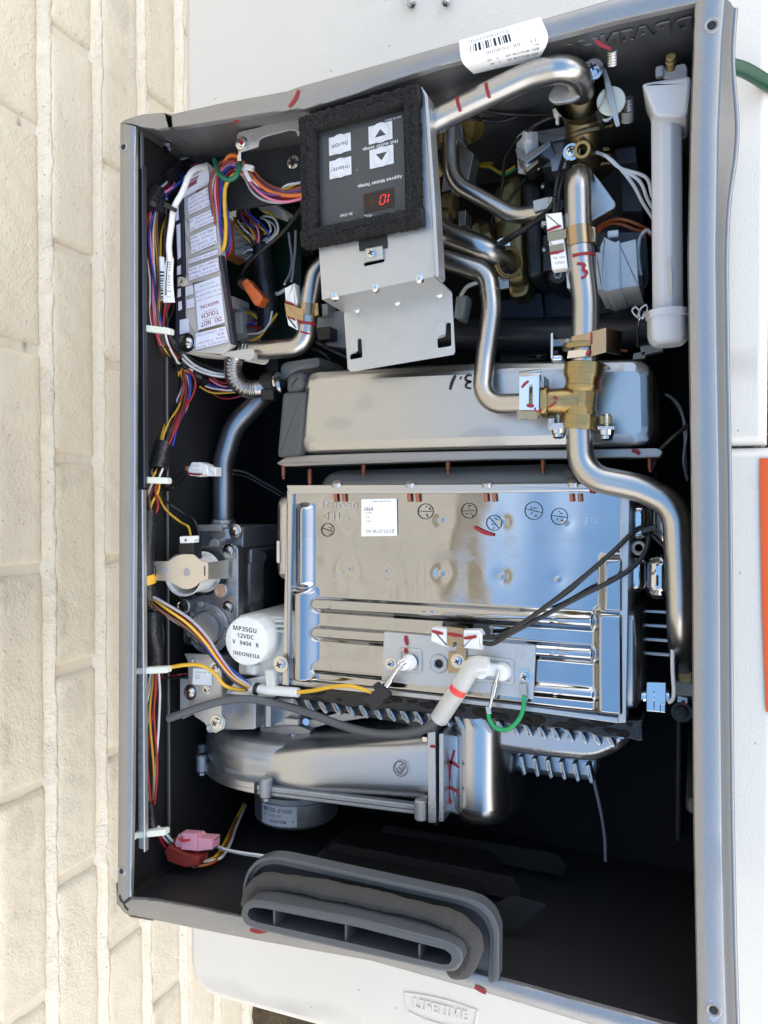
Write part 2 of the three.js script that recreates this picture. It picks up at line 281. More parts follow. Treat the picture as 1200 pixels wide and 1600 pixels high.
function screwGeo(o, dir, r, washer) {
  const a = [lathe(o, dir, screwProf(r), 16)]; if (washer) a.push(lathe(o, dir, [[0, -0.35 * r], [r * 1.55, -0.35 * r], [r * 1.6, -0.2 * r], [r * 1.55, -0.05 * r], [0, -0.05 * r]], 18));
  const q = basisTo(dir), b = []; for (const s of [0, 1]) { const g = new THREE.BoxGeometry(r * (s ? 0.3 : 1.15), r * 0.1, r * (s ? 1.15 : 0.3)); g.rotateY(0.4); g.translate(0, r * 0.69 + s * 0.00006, 0); g.applyQuaternion(q); g.translate(o.x, o.y, o.z); b.push(g); }
  return [mergeGeometries(a.map(flat)), mergeGeometries(b.map(flat))];
}
function screw(parent, o, r = 0.0035, dir = UP, washer = true, mat = M.chrome, name = 'screw') {
  const g = mergeGeometries(screwGeo(o, dir, r, washer), true); return mesh(name, g, [mat, crossMat], parent);
}
const hex = (o, dir, r, h) => { const g = new THREE.CylinderGeometry(r, r, h, 6); g.translate(0, h / 2, 0); const q = g.index ? g.toNonIndexed() : g; q.computeVertexNormals(); q.applyQuaternion(basisTo(dir)); q.translate(o.x, o.y, o.z); return q; };
function label(parent, corners, w, h, draw, { th = 0.00015, lift = 0.0004, nx = 1, ny = 1, f, text, rough = 0.5, name = 'sticker' } = {}) {
  const c = corners.map((q) => q.isVector3 ? q : P(q[0], q[1], q[2])).map((q) => q.clone()); c.forEach((q) => { q.y += lift; });
  return mesh(name, plate(c, th, nx, ny, f), std({ map: canvasTex(w, h, draw), roughness: rough }), parent, text);
}
const fillBg = (x, w, h, c) => { x.fillStyle = c; x.fillRect(0, 0, w, h); };
function lines(x, rows) { for (const [s, px, py, size, c = '#222', weight = '', align = 'left', fam = 'sans-serif'] of rows) { x.fillStyle = c; x.font = weight + ' ' + size + 'px ' + fam; x.textAlign = align; x.fillText(s, px, py); } }
function bars(x, x0, y0, w, h, n, s = 3) { x.fillStyle = '#111'; let u = x0; for (let i = 0; u < x0 + w; i++) { const k = 1 + Math.floor(hash(i, s, 9) * 4); if (i % 2 === 0) x.fillRect(u, y0, k * w / n, h); u += k * w / n; } }
// ---------------------------------------------------------------- ground and wall
{
  const tA = dataTex(512, (u, v) => { const n = Math.floor(u * 170), m = Math.floor(v * 170), k = hash(n, m, 1), b = 0.10 + 0.12 * k + (k > 0.9 ? 0.22 : 0) + 0.04 * wrapN(u, v, 7); return [b * 1.08, b, b * 0.9]; }, 1, true);
  const g = new THREE.PlaneGeometry(120, 120, 1, 1); g.rotateX(-Math.PI / 2); const u = g.attributes.uv; for (let i = 0; i < u.count; i++) u.setXY(i, u.getX(i) * 200, u.getY(i) * 200);
  tag(mesh('ground', g, std({ map: tA, rgb: [1.6, 1.55, 1.5].map((x) => Math.min(1, x)), roughness: 0.9, bumpMap: tA, bumpScale: 0.003 })), null, null, null, 'structure');
}
{ const g = new THREE.BoxGeometry(8, 0.02, 40); g.translate(5.6, 0.0, 0); const u = g.attributes.uv; for (let i = 0; i < u.count; i++) u.setXY(i, u.getX(i) * 8, u.getY(i) * 40); tag(mesh('driveway', g, std({ rgb: [0.50, 0.48, 0.45], roughness: 0.9, map: rep(speck, 1) })), null, null, null, 'structure'); }
const WX = -0.81, BED_H = -0.030, BED_Z = -0.05;                                 // face of the wall
{
  const wall = group('brick_wall');
  tag(wall, 'cream painted brick wall rising beside the white table', 'wall');
  const tP = dataTex(512, (u, v) => 0.5 + 0.3 * wrapN(u, v, 20) + 0.45 * Math.max(0, wrapN(u, v, 34, noise, 4) - 0.35) + 0.12 * wrapN(u, v, 90, noise, 2), 1);
  const tC = dataTex(256, (u, v) => { const n = 0.93 + 0.07 * wrapN(u, v, 5); const d = hash(Math.floor(u * 256), Math.floor(v * 256), 8) > 0.9988 ? 0.4 : 1 - 0.12 * sstep(0.3, 0.55, wrapN(u, v, 10, fbm, 5)); return [n * d, n * d * 0.995, n * d * 0.985]; }, 1);
  const paint = [0, 1, 2].map((i) => std({ rgb: [[0.87, 0.79, 0.645], [0.85, 0.77, 0.625], [0.875, 0.80, 0.66]][i], roughness: 0.55, map: rep(tC, 2.2), bumpMap: rep(tP, 5 + i * 0.4), bumpScale: 0.0022 }));
  const mortar = std({ rgb: [0.87, 0.80, 0.67], roughness: 0.5, map: rep(tC, 2), bumpMap: rep(tP, 6), bumpScale: 0.003 });
  const LH = 0.0985, LL = 0.291, J = 0.011, D = 0.05, top = 3.2;
  const geos = [];
  for (let k = 0; k < 6; k++) {                   // six lumpy bricks: rounded, painted edges
    const nx = 30, ny = 11, bl = LL - J, bh = LH - J, pos = [], uv = [], idx = [];
    for (let j = 0; j <= ny; j++) for (let i = 0; i <= nx; i++) {
      let s = i / nx, t = j / ny, a = 0;
      const ex = [0, 0, 0.012, 0.03], m = (q, n) => { const e = Math.min(q, n - q); return e < 2 ? [0, 0.004][e] : null; };
      const mi = m(i, nx), mj = m(j, ny), x = mi !== null ? (i < nx / 2 ? mi : bl - mi) : 0.009 + (i - 2) / (nx - 4) * (bl - 0.018), y = mj !== null ? (j < ny / 2 ? mj : bh - mj) : 0.009 + (j - 2) / (ny - 4) * (bh - 0.018);
      const ed = Math.min(x, bl - x, y, bh - y);
      a = -0.0085 * Math.pow(1 - sstep(0, 0.009, ed), 2.0) + 0.0016 * fbm(x * 24 + k * 9, y * 24, k) + 0.0011 * noise(x * 90, y * 90, k + 3);
      const wob = 0.0016 * noise(x * 40 + k * 3, y * 40, 7);
      pos.push(a, y - bh / 2 + (Math.min(y, bh - y) < 0.004 ? wob : 0), x - bl / 2 + (Math.min(x, bl - x) < 0.004 ? wob : 0)); uv.push(x + k * 0.37, y + k * 0.21);
      if (i && j) { const q = j * (nx + 1) + i; idx.push(q - nx - 2, q - nx - 1, q - 1, q - 1, q - nx - 1, q); }
    }
    // sides back to the mortar
    const Wd = nx + 1, ring = []; for (let i = 0; i <= nx; i++) ring.push(i); for (let j = 1; j <= ny; j++) ring.push(j * Wd + nx); for (let i = nx - 1; i >= 0; i--) ring.push(ny * Wd + i); for (let j = ny - 1; j >= 0; j--) ring.push(j * Wd);
    const o = pos.length / 3; for (const r of ring) { pos.push(-D, pos[r * 3 + 1], pos[r * 3 + 2]); uv.push(uv[r * 2], uv[r * 2 + 1] + 0.03); }
    for (let q = 0; q < ring.length - 1; q++) idx.push(ring[q], o + q, ring[q + 1], ring[q + 1], o + q, o + q + 1);
    const g = new THREE.BufferGeometry(); g.setAttribute('position', new THREE.Float32BufferAttribute(pos, 3)); g.setAttribute('uv', new THREE.Float32BufferAttribute(uv, 2)); g.setIndex(idx); g.computeVertexNormals(); g.index.array.reverse(); g.computeVertexNormals(); geos.push(g);
  }
  // courses: the bed joint that meets the photograph at the left lies y0 above the table
  const y0 = T + BED_H, rest = []; let n = 0;
  for (let c = -14; c < 24; c++) {
    const y = y0 + c * LH + LH / 2; if (y < -0.02 || y > top) continue;
    for (let i = -12; i < 12; i++) {
      const z = BED_Z + (i + (Math.abs(c) % 2 ? 0.5 : 0)) * LL, g = geos[Math.floor(hash(c, i, 3) * 6)], near = y > T - 0.62 && y < T + 0.42 && Math.abs(z) < 1.15;
      const dz = (hash(c, i, 4) - 0.5) * 0.004, dy = (hash(c, i, 5) - 0.5) * 0.003, dx = (hash(c, i, 6) - 0.5) * 0.003;
      if (near && n < 290) { const b = mesh('brick', g, paint[Math.floor(hash(c, i, 7) * 3)], wall); b.position.set(WX + dx, y + dy, z + dz); n++; }
      else { const q = flat(g.clone()); q.translate(WX + dx, y + dy, z + dz); rest.push(q); }
    }
  }
  tag(mesh('brick', mergeGeometries(rest), paint[0], wall), null, null, null, 'stuff');
  // mortar: a slab behind the head joints, and bed joints struck so that their lower lip meets the brick below
  const body = new THREE.BoxGeometry(0.2, top, 7.2); body.translate(WX - 0.1078, top / 2, BED_Z);
  const bp = [];
  for (let c = -11; c < 6; c++) {
    const yb = y0 + c * LH; if (yb < 0.05) continue;
    const pr = [[0.014, -0.02], [0.0095, -0.0085], [0.006, -0.0062], [0.001, -0.004], [-0.004, -0.0018], [-0.0075, 0.0004], [-0.0105, 0.0005], [-0.0135, -0.0012], [-0.016, -0.005]], n = 520, pos = [], idx = [], uv = [];
    for (let i = 0; i <= n; i++) { const z = -1.3 + i * 0.005; pr.forEach(([y, x], k) => { const w = k === 0 || k === 8 ? 0 : 1; pos.push(WX + x + w * (0.0011 * noise(z * 38, c * 3 + k * 0.4) + 0.0009 * noise(z * 110, c * 5 + k * 0.7)), yb + y + w * (0.0016 * noise(z * 24, c * 7) + 0.001 * noise(z * 80, k * 0.3 + c * 2)), z); uv.push(z, y + c * 0.13); if (i && k) { const q = i * 9 + k; idx.push(q - 10, q - 9, q - 1, q - 1, q - 9, q); } }); }
    const g = new THREE.BufferGeometry(); g.setAttribute('position', new THREE.Float32BufferAttribute(pos, 3)); g.setAttribute('uv', new THREE.Float32BufferAttribute(uv, 2)); g.setIndex(idx); g.computeVertexNormals(); bp.push(g);
  }
  mesh('mortar', [body, ...bp], mortar, wall);
  const cap = new THREE.BoxGeometry(0.32, 0.08, 7.3); cap.translate(WX - 0.11, top + 0.04, BED_Z); mesh('coping', cap, mortar, wall);
  // rough sandstone footing along the wall
  const tS = dataTex(256, (u, v) => { const n = 0.30 + 0.12 * wrapN(u, v, 8) + 0.14 * (hash(Math.floor(u * 128), Math.floor(v * 128), 2) - 0.5); return [n * 1.1, n * 0.93, n * 0.68]; }, 1, true);
  const g = new THREE.PlaneGeometry(3.2, 0.5, 150, 30); g.rotateX(-Math.PI / 2); g.rotateY(Math.PI / 2);
  const p = g.attributes.position; for (let i = 0; i < p.count; i++) { const x = p.getX(i), z = p.getZ(i), e = sstep(0.25, 0.2, x + 0.03 * fbm(z * 9, 1)); p.setXYZ(i, x + WX + 0.24, (0.2 + 0.02 * fbm(x * 14, z * 14)) * e, z); }
  const uvs = g.attributes.uv; for (let i = 0; i < uvs.count; i++) uvs.setXY(i, p.getX(i) * 6, p.getZ(i) * 6); g.computeVertexNormals();
  tag(mesh('stone_ledge', g, std({ map: tS, roughness: 0.9, bumpMap: tS, bumpScale: 0.006 })), null, null, null, 'structure');
}
// ---------------------------------------------------------------- folding table
{
  const t = group('folding_table'); t.position.set(-0.26, 0, -0.045);
  tag(t, 'white moulded plastic folding table under the opened heater', 'table');
  const tab = std({ rgb: [0.79, 0.745, 0.67], roughness: 0.5, map: dataTex(512, (u, v) => { const n = 0.95 + 0.05 * wrapN(u, v, 5); let s = 1; const a = wrapN(u * 0.5, v, 9, fbm, 6); if (a > 0.36) s = 1 - (a - 0.36) * 0.8; if (hash(Math.floor(u * 512), Math.floor(v * 512), 31) > 0.99985) s = 0.3; return [n * s, n * s, n * s]; }, 1.4), bumpMap: dataTex(256, (u, v) => 0.5 + 0.3 * wrapN(u, v, 40, noise) + 0.3 * wrapN(u, v, 80, noise, 2), 16), bumpScale: 0.00022 });
  const x0 = -0.567 + 0.26, x1 = 0.056 + 0.26;
  const half = (z0, z1, near) => { const x1 = (near ? 0.067 : 0.058) + 0.26;
    const v = [[x0, -z1], [x1, -z1], [x1, -z0], [x0, -z0]].map((q) => new THREE.Vector2(...q)), S = new THREE.Shape(), r = 0.045, e = 0.006;
    const far = near ? z1 : z0, sg = near ? 1 : -1;
    S.moveTo(x0, -(near ? z0 : z1)); S.lineTo(x1, -(near ? z0 : z1)); S.lineTo(x1, -(far - sg * r)); S.quadraticCurveTo(x1, -far, x1 - r, -far); S.lineTo(x0 + r, -far); S.quadraticCurveTo(x0, -far, x0, -(far - sg * r)); S.closePath();
    const g = new THREE.ExtrudeGeometry(S, { depth: 0.028, bevelEnabled: true, bevelSize: 0.009, bevelThickness: 0.009, bevelOffset: -0.009, bevelSegments: 5, curveSegments: 12 }); g.rotateX(-Math.PI / 2); g.translate(0, T - 0.037, 0);
    return toCreasedNormals(g, 0.9);
  };
  mesh('tabletop', half(0.0012, 0.645, true), tab, t);
  mesh('tabletop', half(-0.645, -0.0012, false), tab, t);
  const font = await new FontLoader().loadAsync('fonts/droid/droid_sans_bold.typeface.json');
  globalThis.FONT = font;
  const logo = [], A = (px, py) => at(px, py, 0).sub(t.position);
  const a = A(633, 1558), b = A(746, 1576), c = A(741, 1596), d = A(637, 1578), mid = a.clone().add(b).add(c).add(d).multiplyScalar(0.25);
  const bar = (p, q, w = 0.0011) => { const k = spline([p, p.clone().lerp(q, 0.5), q], 6); return sweep(k, w, 6); };
  const LW = a.distanceTo(b), yaw = 0;
  for (const [q, w] of [[[-0.5, -0.36, 0.5, -0.36], 1], [[0.5, -0.36, 0.46, 0.40], 1], [[0.46, 0.40, -0.46, 0.40], 1], [[-0.46, 0.40, -0.5, -0.36], 1]]) {
    const H = LW * 0.30, p = (x, z) => new THREE.Vector3(mid.x + x * LW, T + 0.0002, mid.z + z * H + (z > 0 ? 0.006 : -0.003) * (1 - 4 * x * x) - 0.0);
    const pts = []; for (let k = 0; k <= 8; k++) pts.push(p(lerp(q[0], q[2], k / 8), lerp(q[1], q[3], k / 8))); logo.push(sweep(pts, 0.0012, 6));
  }
  const tx = new TextGeometry('LIFETIME', { font, size: LW * 0.115, depth: 0.0012, curveSegments: 4, bevelEnabled: true, bevelSize: 0.0003, bevelThickness: 0.0004, bevelSegments: 1 });
  tx.computeBoundingBox(); const bb = tx.boundingBox; tx.translate(-(bb.min.x + bb.max.x) / 2, -(bb.min.y + bb.max.y) / 2, 0); tx.scale(1.08, 1.15, 1); tx.rotateX(-Math.PI / 2); tx.translate(mid.x, T, mid.z - 0.0005);
  mesh('logo', [...logo, tx], tab, t);
  const art = canvasTex(1024, 96, (x, W_, H) => { fillBg(x, W_, H, '#dd5a20'); x.fillStyle = '#f4f1ec'; x.fillRect(14, 40, 130, H); bars(x, 24, 44, 110, 44, 44); x.fillStyle = '#efe4da'; x.font = 'bold 52px sans-serif'; x.fillText('LIFETIME', 560, 82); });
  const le = [[1187, 716, 0.0012], [1188, 820, 0.0012], [1191, 960, 0.0012], [1194, 1040, 0.0012], [1197, 1112, 0.0012]].map((q) => at(...q).sub(t.position)), lp = [], lu = [], li = [];
  le.forEach((p, i) => { const s = i / 4, o = [[0, 0.0015], [0.008, 0.0016], [0.0145, -0.002], [0.0165, -0.02]]; o.forEach(([dx, dy], k) => { lp.push(p.x + dx, T + dy, p.z); lu.push(s, 1 - k / 3); if (i && k) { const q = i * 4 + k; li.push(q - 5, q - 1, q - 4, q - 4, q - 1, q); } }); });
  const lg = new THREE.BufferGeometry(); lg.setAttribute('position', new THREE.Float32BufferAttribute(lp, 3)); lg.setAttribute('uv', new THREE.Float32BufferAttribute(lu, 2)); lg.setIndex(li); lg.computeVertexNormals(); mesh('edge_label', lg, std({ map: art, roughness: 0.6 }), t, 'orange paper label on the table edge');
  const legm = std({ rgb: [0.3, 0.3, 0.31], metalness: 0.6, roughness: 0.4 });
  for (const z of [-0.5, 0.5]) for (const x of [-0.24, 0.24]) mesh('leg', sweep([new THREE.Vector3(x, 0, z * 1.05), new THREE.Vector3(x, T - 0.03, z)], 0.0125, 12), legm, t);
  mesh('hinge', rod(new THREE.Vector3(x0 + 0.02, T - 0.03, 0), new THREE.Vector3(x1 - 0.02, T - 0.03, 0), 0.006), legm, t);
}
// loose screws lying above the heater
{
  const put = (px, py, dx, dz, lab) => { const g = group('loose_screw'), o = at(px, py, 0.0055); g.position.copy(o); tag(g, lab, 'screw', 'loose screws on the table'); const dir = new THREE.Vector3(dx, 0.12, dz).normalize(); screw(g, new THREE.Vector3(), 0.0048, dir, false, M.zinc, 'screw_head'); mesh('shank', sweep([dir.clone().multiplyScalar(-0.001), dir.clone().multiplyScalar(-0.02)], Object.assign((t, L) => 0.0021 + 0.0004 * Math.sin(L * 5200), { bumpy: true }), 8), M.zinc, g); };
  put(643, 6, 0.5, 0.9, 'small zinc screw lying on the table, nearer the middle of the heater');
  put(697, 3, -0.25, 1, 'small zinc screw lying on the table, nearer the barcode sticker');
}
// garden hose
{
  const g = std({ rgb: [0.01, 0.07, 0.04], roughness: 0.35 });
  const o = group('garden_hose'), a = at(1128, 100, 0.05), b = at(1160, 108, 0.035), c = at(1195, 128, 0.012), d = at(1225, 150, -0.03), e = at(1270, 220, -0.25), f = at(1300, 330, -0.6); o.position.copy(c).setY(0);
  const pts = [a, b, c, d, e, f].map((q) => q.sub(o.position)); f.y = 0.02; e.y = 0.35;
  mesh('hose_run', sweep(spline(pts, 60), 0.0062, 14), g, o);
  tag(o, 'dark green garden hose running off the table behind the heater', 'hose');
}
// ---------------------------------------------------------------- the heater
const heater = group('tankless_water_heater'); heater.position.copy(BASE);
tag(heater, 'silver tankless water heater lying on the table with its front cover off', 'water heater');
const HF = 0.24;                                  // level of the front flange
const wallFrom = (topPts, botPts, th, out, n = 1) => {  // sheet wall between a top line and a bottom line (local points), thickness towards out
  const pos = [], idx = [], m = topPts.length;
  const rows = 8;
  for (const k of [0, 1]) for (let j = 0; j <= rows; j++) for (let i = 0; i < m; i++) { const p = topPts[i].clone().lerp(botPts[i], j / rows).addScaledVector(out, k * th); pos.push(p.x, p.y, p.z); }
  const S = m * (rows + 1);
  for (let j = 0; j < rows; j++) for (let i = 0; i < m - 1; i++) for (const k of [0, 1]) { const q = k * S + j * m + i; idx.push(q, q + 1, q + m, q + m, q + 1, q + m + 1); }
  for (let i = 0; i < m - 1; i++) idx.push(i, S + i, i + 1, i + 1, S + i, S + i + 1);
  const uv = []; for (let q = 0; q < pos.length; q += 3) uv.push(pos[q] + pos[q + 2], pos[q + 1]);
  const g = new THREE.BufferGeometry(); g.setAttribute('position', new THREE.Float32BufferAttribute(pos, 3)); g.setAttribute('uv', new THREE.Float32BufferAttribute(uv, 2)); g.setIndex(idx); return toCreasedNormals(g, 0.7);
};
const flangeStrip = (outer, inner, lip = 0.009) => {  // folded rim: outer edge -> inner edge, then a short return down
  const n = outer.length, pos = [], idx = [], uv = [];
  const rows = [[0, -0.012], [0, -0.002], [0.02, -0.0004], [0.06, 0], [0.5, 0.0002], [0.94, 0], [0.985, -0.0006], [1, -0.002], [1, -lip]];
  for (const [s, dy] of rows) for (let i = 0; i < n; i++) { const p = outer[i].clone().lerp(inner[i], s); p.y += dy; pos.push(p.x, p.y, p.z); uv.push(p.x, p.z - dy); }
  for (let j = 0; j < rows.length - 1; j++) for (let i = 0; i < n - 1; i++) { const q = j * n + i; idx.push(q, q + 1, q + n, q + n, q + 1, q + n + 1); }
  const g = new THREE.BufferGeometry(); g.setAttribute('position', new THREE.Float32BufferAttribute(pos, 3)); g.setAttribute('uv', new THREE.Float32BufferAttribute(uv, 2)); g.setIndex(idx); return toCreasedNormals(g, 0.9);
};
const dense = (list, n = 8) => { const o = []; for (let i = 0; i < list.length - 1; i++) for (let k = 0; k < n; k++) o.push(list[i].clone().lerp(list[i + 1], k / n)); o.push(list[list.length - 1]); return o; };
{
  const x0 = P(190, 800, HF).x, z0 = -0.318 - BASE.z, z1 = 0.352 - BASE.z, xr = 0.016 - BASE.x;
  // back panel with a stamped swage
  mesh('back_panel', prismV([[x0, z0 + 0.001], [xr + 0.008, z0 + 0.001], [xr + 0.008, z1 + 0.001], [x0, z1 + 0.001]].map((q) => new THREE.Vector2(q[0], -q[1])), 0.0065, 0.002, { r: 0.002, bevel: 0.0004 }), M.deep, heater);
  // left side
  const lo = [[187, 192], [186.5, 400], [186, 700], [185, 1000], [184, 1250], [183, 1396]].map((q) => P(q[0], q[1], HF)), li = [[211, 197], [211, 400], [211, 700], [209, 1000], [207, 1250], [204, 1404]].map((q) => P(q[0], q[1], HF));
  mesh('flange', flangeStrip(dense(lo), dense(li), 0.004), M.paint, heater, 'silver flange along the wall side of the heater');
  const low = (list, h, dx = 0, dz = 0) => list.map((p) => new THREE.Vector3(p.x + dx, h, p.z + dz));
  const loD = dense(lo);
  mesh('side_panel', wallFrom(low(loD, HF - 0.006), low(loD, 0.001, -0.004), 0.0012, new THREE.Vector3(-1, 0, 0)), M.paint, heater);
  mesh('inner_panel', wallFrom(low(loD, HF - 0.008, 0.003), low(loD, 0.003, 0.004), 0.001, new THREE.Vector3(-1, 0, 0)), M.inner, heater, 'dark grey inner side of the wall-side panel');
  // folded seam on that panel and the channel under the flange
  const sm = [[246, 205], [248, 420], [249, 720], [247, 1000], [246, 1330]].map((q) => P(q[0], q[1], 0.19));
  const xs = lo[2].x + 0.004;
  mesh('panel_seam', box(new THREE.Vector3(xs + 0.002, 0.182, 0.012), 0.003, 0.0022, 0.62, 0, 0.0008), M.innerGrey, heater);
  const chan = (y0, y1, mat, lab, h = 0.231) => { const a = P(211, y0, h), b = P(211, y1, h), q = P(226, y0, h), L = b.z - a.z; const w = q.x - a.x; const g = mesh('edge_channel', [box(new THREE.Vector3(a.x + w / 2, h - 0.002, a.z + L / 2), w, 0.0015, L), box(new THREE.Vector3(a.x + w - 0.0006, h + 0.0005, a.z + L / 2), 0.0016, 0.005, L, 0, 0.0007)], mat, heater, lab); return g; };
  chan(262, 762, std({ rgb: [0.06, 0.065, 0.075], metalness: 0.5, roughness: 0.35 }), 'dark edge channel under the upper wall-side flange');
  chan(765, 1328, M.zinc, 'bright bare metal edge channel under the lower wall-side flange');
  mesh('edge_channel', box(P(222, 235, 0.232), 0.0012, 0.004, 0.032), M.innerGrey, heater);
  // right side, bulged outwards below the flange
  const rin = [[1086, 0], [1083, 60], [1078, 200], [1074, 400], [1076, 560], [1079, 720], [1081, 900], [1082, 1100], [1083, 1300], [1087, 1490], [1090, 1640]], rout = [[1133, -8], [1127, 60], [1121, 200], [1118, 400], [1120, 560], [1123, 720], [1125, 900], [1126, 1100], [1128, 1300], [1132, 1490], [1137, 1640]];
  const ri = dense(rin.map((q) => P(q[0], q[1], HF)), 6), ro = dense(rout.map((q) => P(q[0], q[1], HF)), 6);
  mesh('flange', flangeStrip(ro, ri, 0.01), M.paint, heater, 'silver flange along the open side of the table');
  const dent = (p) => 0.0055 * Math.exp(-Math.pow((p.z + BASE.z + 0.235) / 0.035, 2));
  const bulge = ro.map((p) => new THREE.Vector3(p.x + 0.0055 + dent(p) * 1.0, 0.222 - dent(p), p.z));
  const rtop = ro.map((p) => p.clone().setY(HF - 0.004));
  mesh('side_panel', [wallFrom(rtop, bulge, 0.001, new THREE.Vector3(1, 0, 0)), wallFrom(bulge, bulge.map((p) => new THREE.Vector3(p.x - 0.002 - dent(p), 0.001, p.z)), 0.001, new THREE.Vector3(1, 0, 0))], M.paint, heater, 'dented outer side panel facing away from the wall');
  mesh('edge_bead', sweep(bulge.map((p) => p.clone().add(new THREE.Vector3(0.0012, 0, 0))), 0.0016, 8), M.paint, heater);
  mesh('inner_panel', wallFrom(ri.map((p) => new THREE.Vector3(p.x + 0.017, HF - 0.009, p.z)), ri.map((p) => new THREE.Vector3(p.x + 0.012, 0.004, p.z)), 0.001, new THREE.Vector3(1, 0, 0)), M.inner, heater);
  // top side: bent, notched flange, grey inside lit from above
  const to = [[187, 192], [196, 186], [211, 181], [224, 177.5], [245, 176], [257, 175.5]], ti = [[211, 194], [222, 199], [236, 201], [248, 203], [258, 201], [263, 199]];
  const to2 = [[268, 178], [280, 175], [347, 160], [447, 142], [472, 133], [520, 120], [680, 75], [860, 26], [946, 1], [1086, -36], [1133, -50]], ti2 = [[270, 199], [285, 198], [355, 187], [447, 172], [475, 170], [520, 158], [684, 104], [870, 57], [960, 33], [1088, 4], [1120, -6]];
  const L3 = (a) => a.map((q) => P(q[0], q[1], HF));
  mesh('flange', [flangeStrip(dense(L3(to), 3), dense(L3(ti), 3), 0.003), flangeStrip(dense(L3(to2), 5), dense(L3(ti2), 5), 0.005)], M.paint, heater, 'bent and notched flange at the pipe end of the heater');
  const allO = dense([...L3(to), ...L3(to2)], 4), allI = dense([...L3(to), ...L3(to2)], 4);
  mesh('side_panel', wallFrom(allO.map((p) => p.clone().setY(HF - 0.005)), allO.map((p) => new THREE.Vector3(clamp(p.x, x0, xr), 0.001, z0 - 0.001)), 0.0012, new THREE.Vector3(0, 0, -1)), M.paint, heater);
  const tiD = dense([...L3(ti), ...L3(ti2)], 4);
  mesh('inner_panel', wallFrom(tiD.map((p) => new THREE.Vector3(p.x, HF - 0.004, p.z - 0.0015)), tiD.map((p) => new THREE.Vector3(clamp(p.x, x0 + 0.004, xr - 0.004), 0.004, z0 + 0.004)), 0.0008, new THREE.Vector3(0, 0, -1)), M.innerGrey, heater, 'grey inner face at the pipe end, embossed');
  // bottom side
  const bo = [[200, 1430], [230, 1436], [297, 1450], [400, 1470], [580, 1502], [760, 1552], [918, 1600], [1137, 1652]], bi = [[203, 1404], [240, 1407], [310, 1420], [410, 1440], [590, 1474], [778, 1530], [1035, 1600], [1092, 1614]];
  mesh('flange', flangeStrip(dense(L3(bo), 6), dense(L3(bi), 6), 0.004), M.paint, heater, 'silver flange at the exhaust end with red marks');
  const boD = dense(L3(bo), 6), biD = dense(L3(bi), 6);
  mesh('side_panel', wallFrom(boD.map((p) => p.clone().setY(HF - 0.005)), boD.map((p) => new THREE.Vector3(p.x, 0.001, Math.max(p.z - 0.002, z1 - 0.004))), 0.0012, new THREE.Vector3(0, 0, 1)), M.paint, heater);
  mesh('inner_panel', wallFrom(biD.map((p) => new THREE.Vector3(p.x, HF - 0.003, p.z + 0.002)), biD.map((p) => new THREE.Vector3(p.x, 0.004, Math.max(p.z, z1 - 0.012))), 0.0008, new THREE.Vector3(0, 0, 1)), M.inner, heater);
  // rounded corner by the wall with its dark relief slit
  const cr = [[183, 1396], [182.5, 1404], [184, 1413], [189, 1422], [195, 1428], [202, 1431]], ci = [[205, 1404], [205, 1404.5], [205, 1405], [205.5, 1405.5], [206, 1406], [206.5, 1406.5]];
  mesh('flange_corner', flangeStrip(dense(L3(cr), 3), dense(L3(ci), 3), 0.003), M.paint, heater);
  mesh('side_panel', [wallFrom(dense(L3(cr), 3).map((p) => p.clone().setY(HF - 0.006)), dense(L3(cr), 3).map((p) => new THREE.Vector3(p.x, 0.001, Math.max(p.z - 0.004, z1 - 0.03))), 0.0012, new THREE.Vector3(-0.7, 0, 0.7)), wallFrom([P(182, 1380, HF - 0.007), P(184, 1412, HF - 0.007), P(205, 1432, HF - 0.007), P(240, 1438, HF - 0.007)], [P(182, 1380, HF - 0.007).setY(0.001), P(184, 1412, HF - 0.007).setY(0.001), P(205, 1432, HF - 0.007).setY(0.001), P(240, 1438, HF - 0.007).setY(0.001)], 0.0012, new THREE.Vector3(-0.7, 0, 0.7)), box(new THREE.Vector3(xr - 0.008, 0.112, z1 + 0.006), 0.02, 0.21, 0.004), box(new THREE.Vector3(xr - 0.008, 0.112, z0 - 0.004), 0.02, 0.21, 0.004)], M.paint, heater);
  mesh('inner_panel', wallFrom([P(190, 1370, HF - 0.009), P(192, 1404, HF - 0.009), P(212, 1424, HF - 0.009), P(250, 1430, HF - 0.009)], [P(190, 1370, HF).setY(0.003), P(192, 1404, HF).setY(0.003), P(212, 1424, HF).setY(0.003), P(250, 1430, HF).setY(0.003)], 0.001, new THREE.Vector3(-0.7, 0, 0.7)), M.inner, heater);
  mesh('relief_slit', [stroke([[187, 1398, HF], [189, 1406, HF], [194, 1411, HF]], 0.0018), stroke([[194, 1411, HF], [199, 1407, HF], [205, 1402, HF]], 0.0022), stroke([[194, 1411, HF], [196, 1417, HF], [201, 1422, HF]], 0.0018)], M.black, heater);
  // screw holes in the flanges
  for (const [x, y, r] of [[193, 230, 0.0022], [190, 1361, 0.0022], [1112, 40, 0.0027], [1115, 1578, 0.0027]]) {
    const c = P(x, y, HF); const g = group('screw_hole', heater);
    mesh('rim', lathe(c, UP, [[r, 0.0003], [r * 1.5, 0.0012], [r * 1.75, 0.0009], [r * 1.9, 0.0002]], 20), M.paint, g); mesh('opening', lathe(c, UP, [[0, 0.0004], [r, 0.00055]], 18), M.black, g);
  }
  mesh('bare_patch', stroke([[1107, 1578, HF], [1114, 1579, HF], [1122, 1580, HF]], 0.012, 0.0002), M.cast, heater);
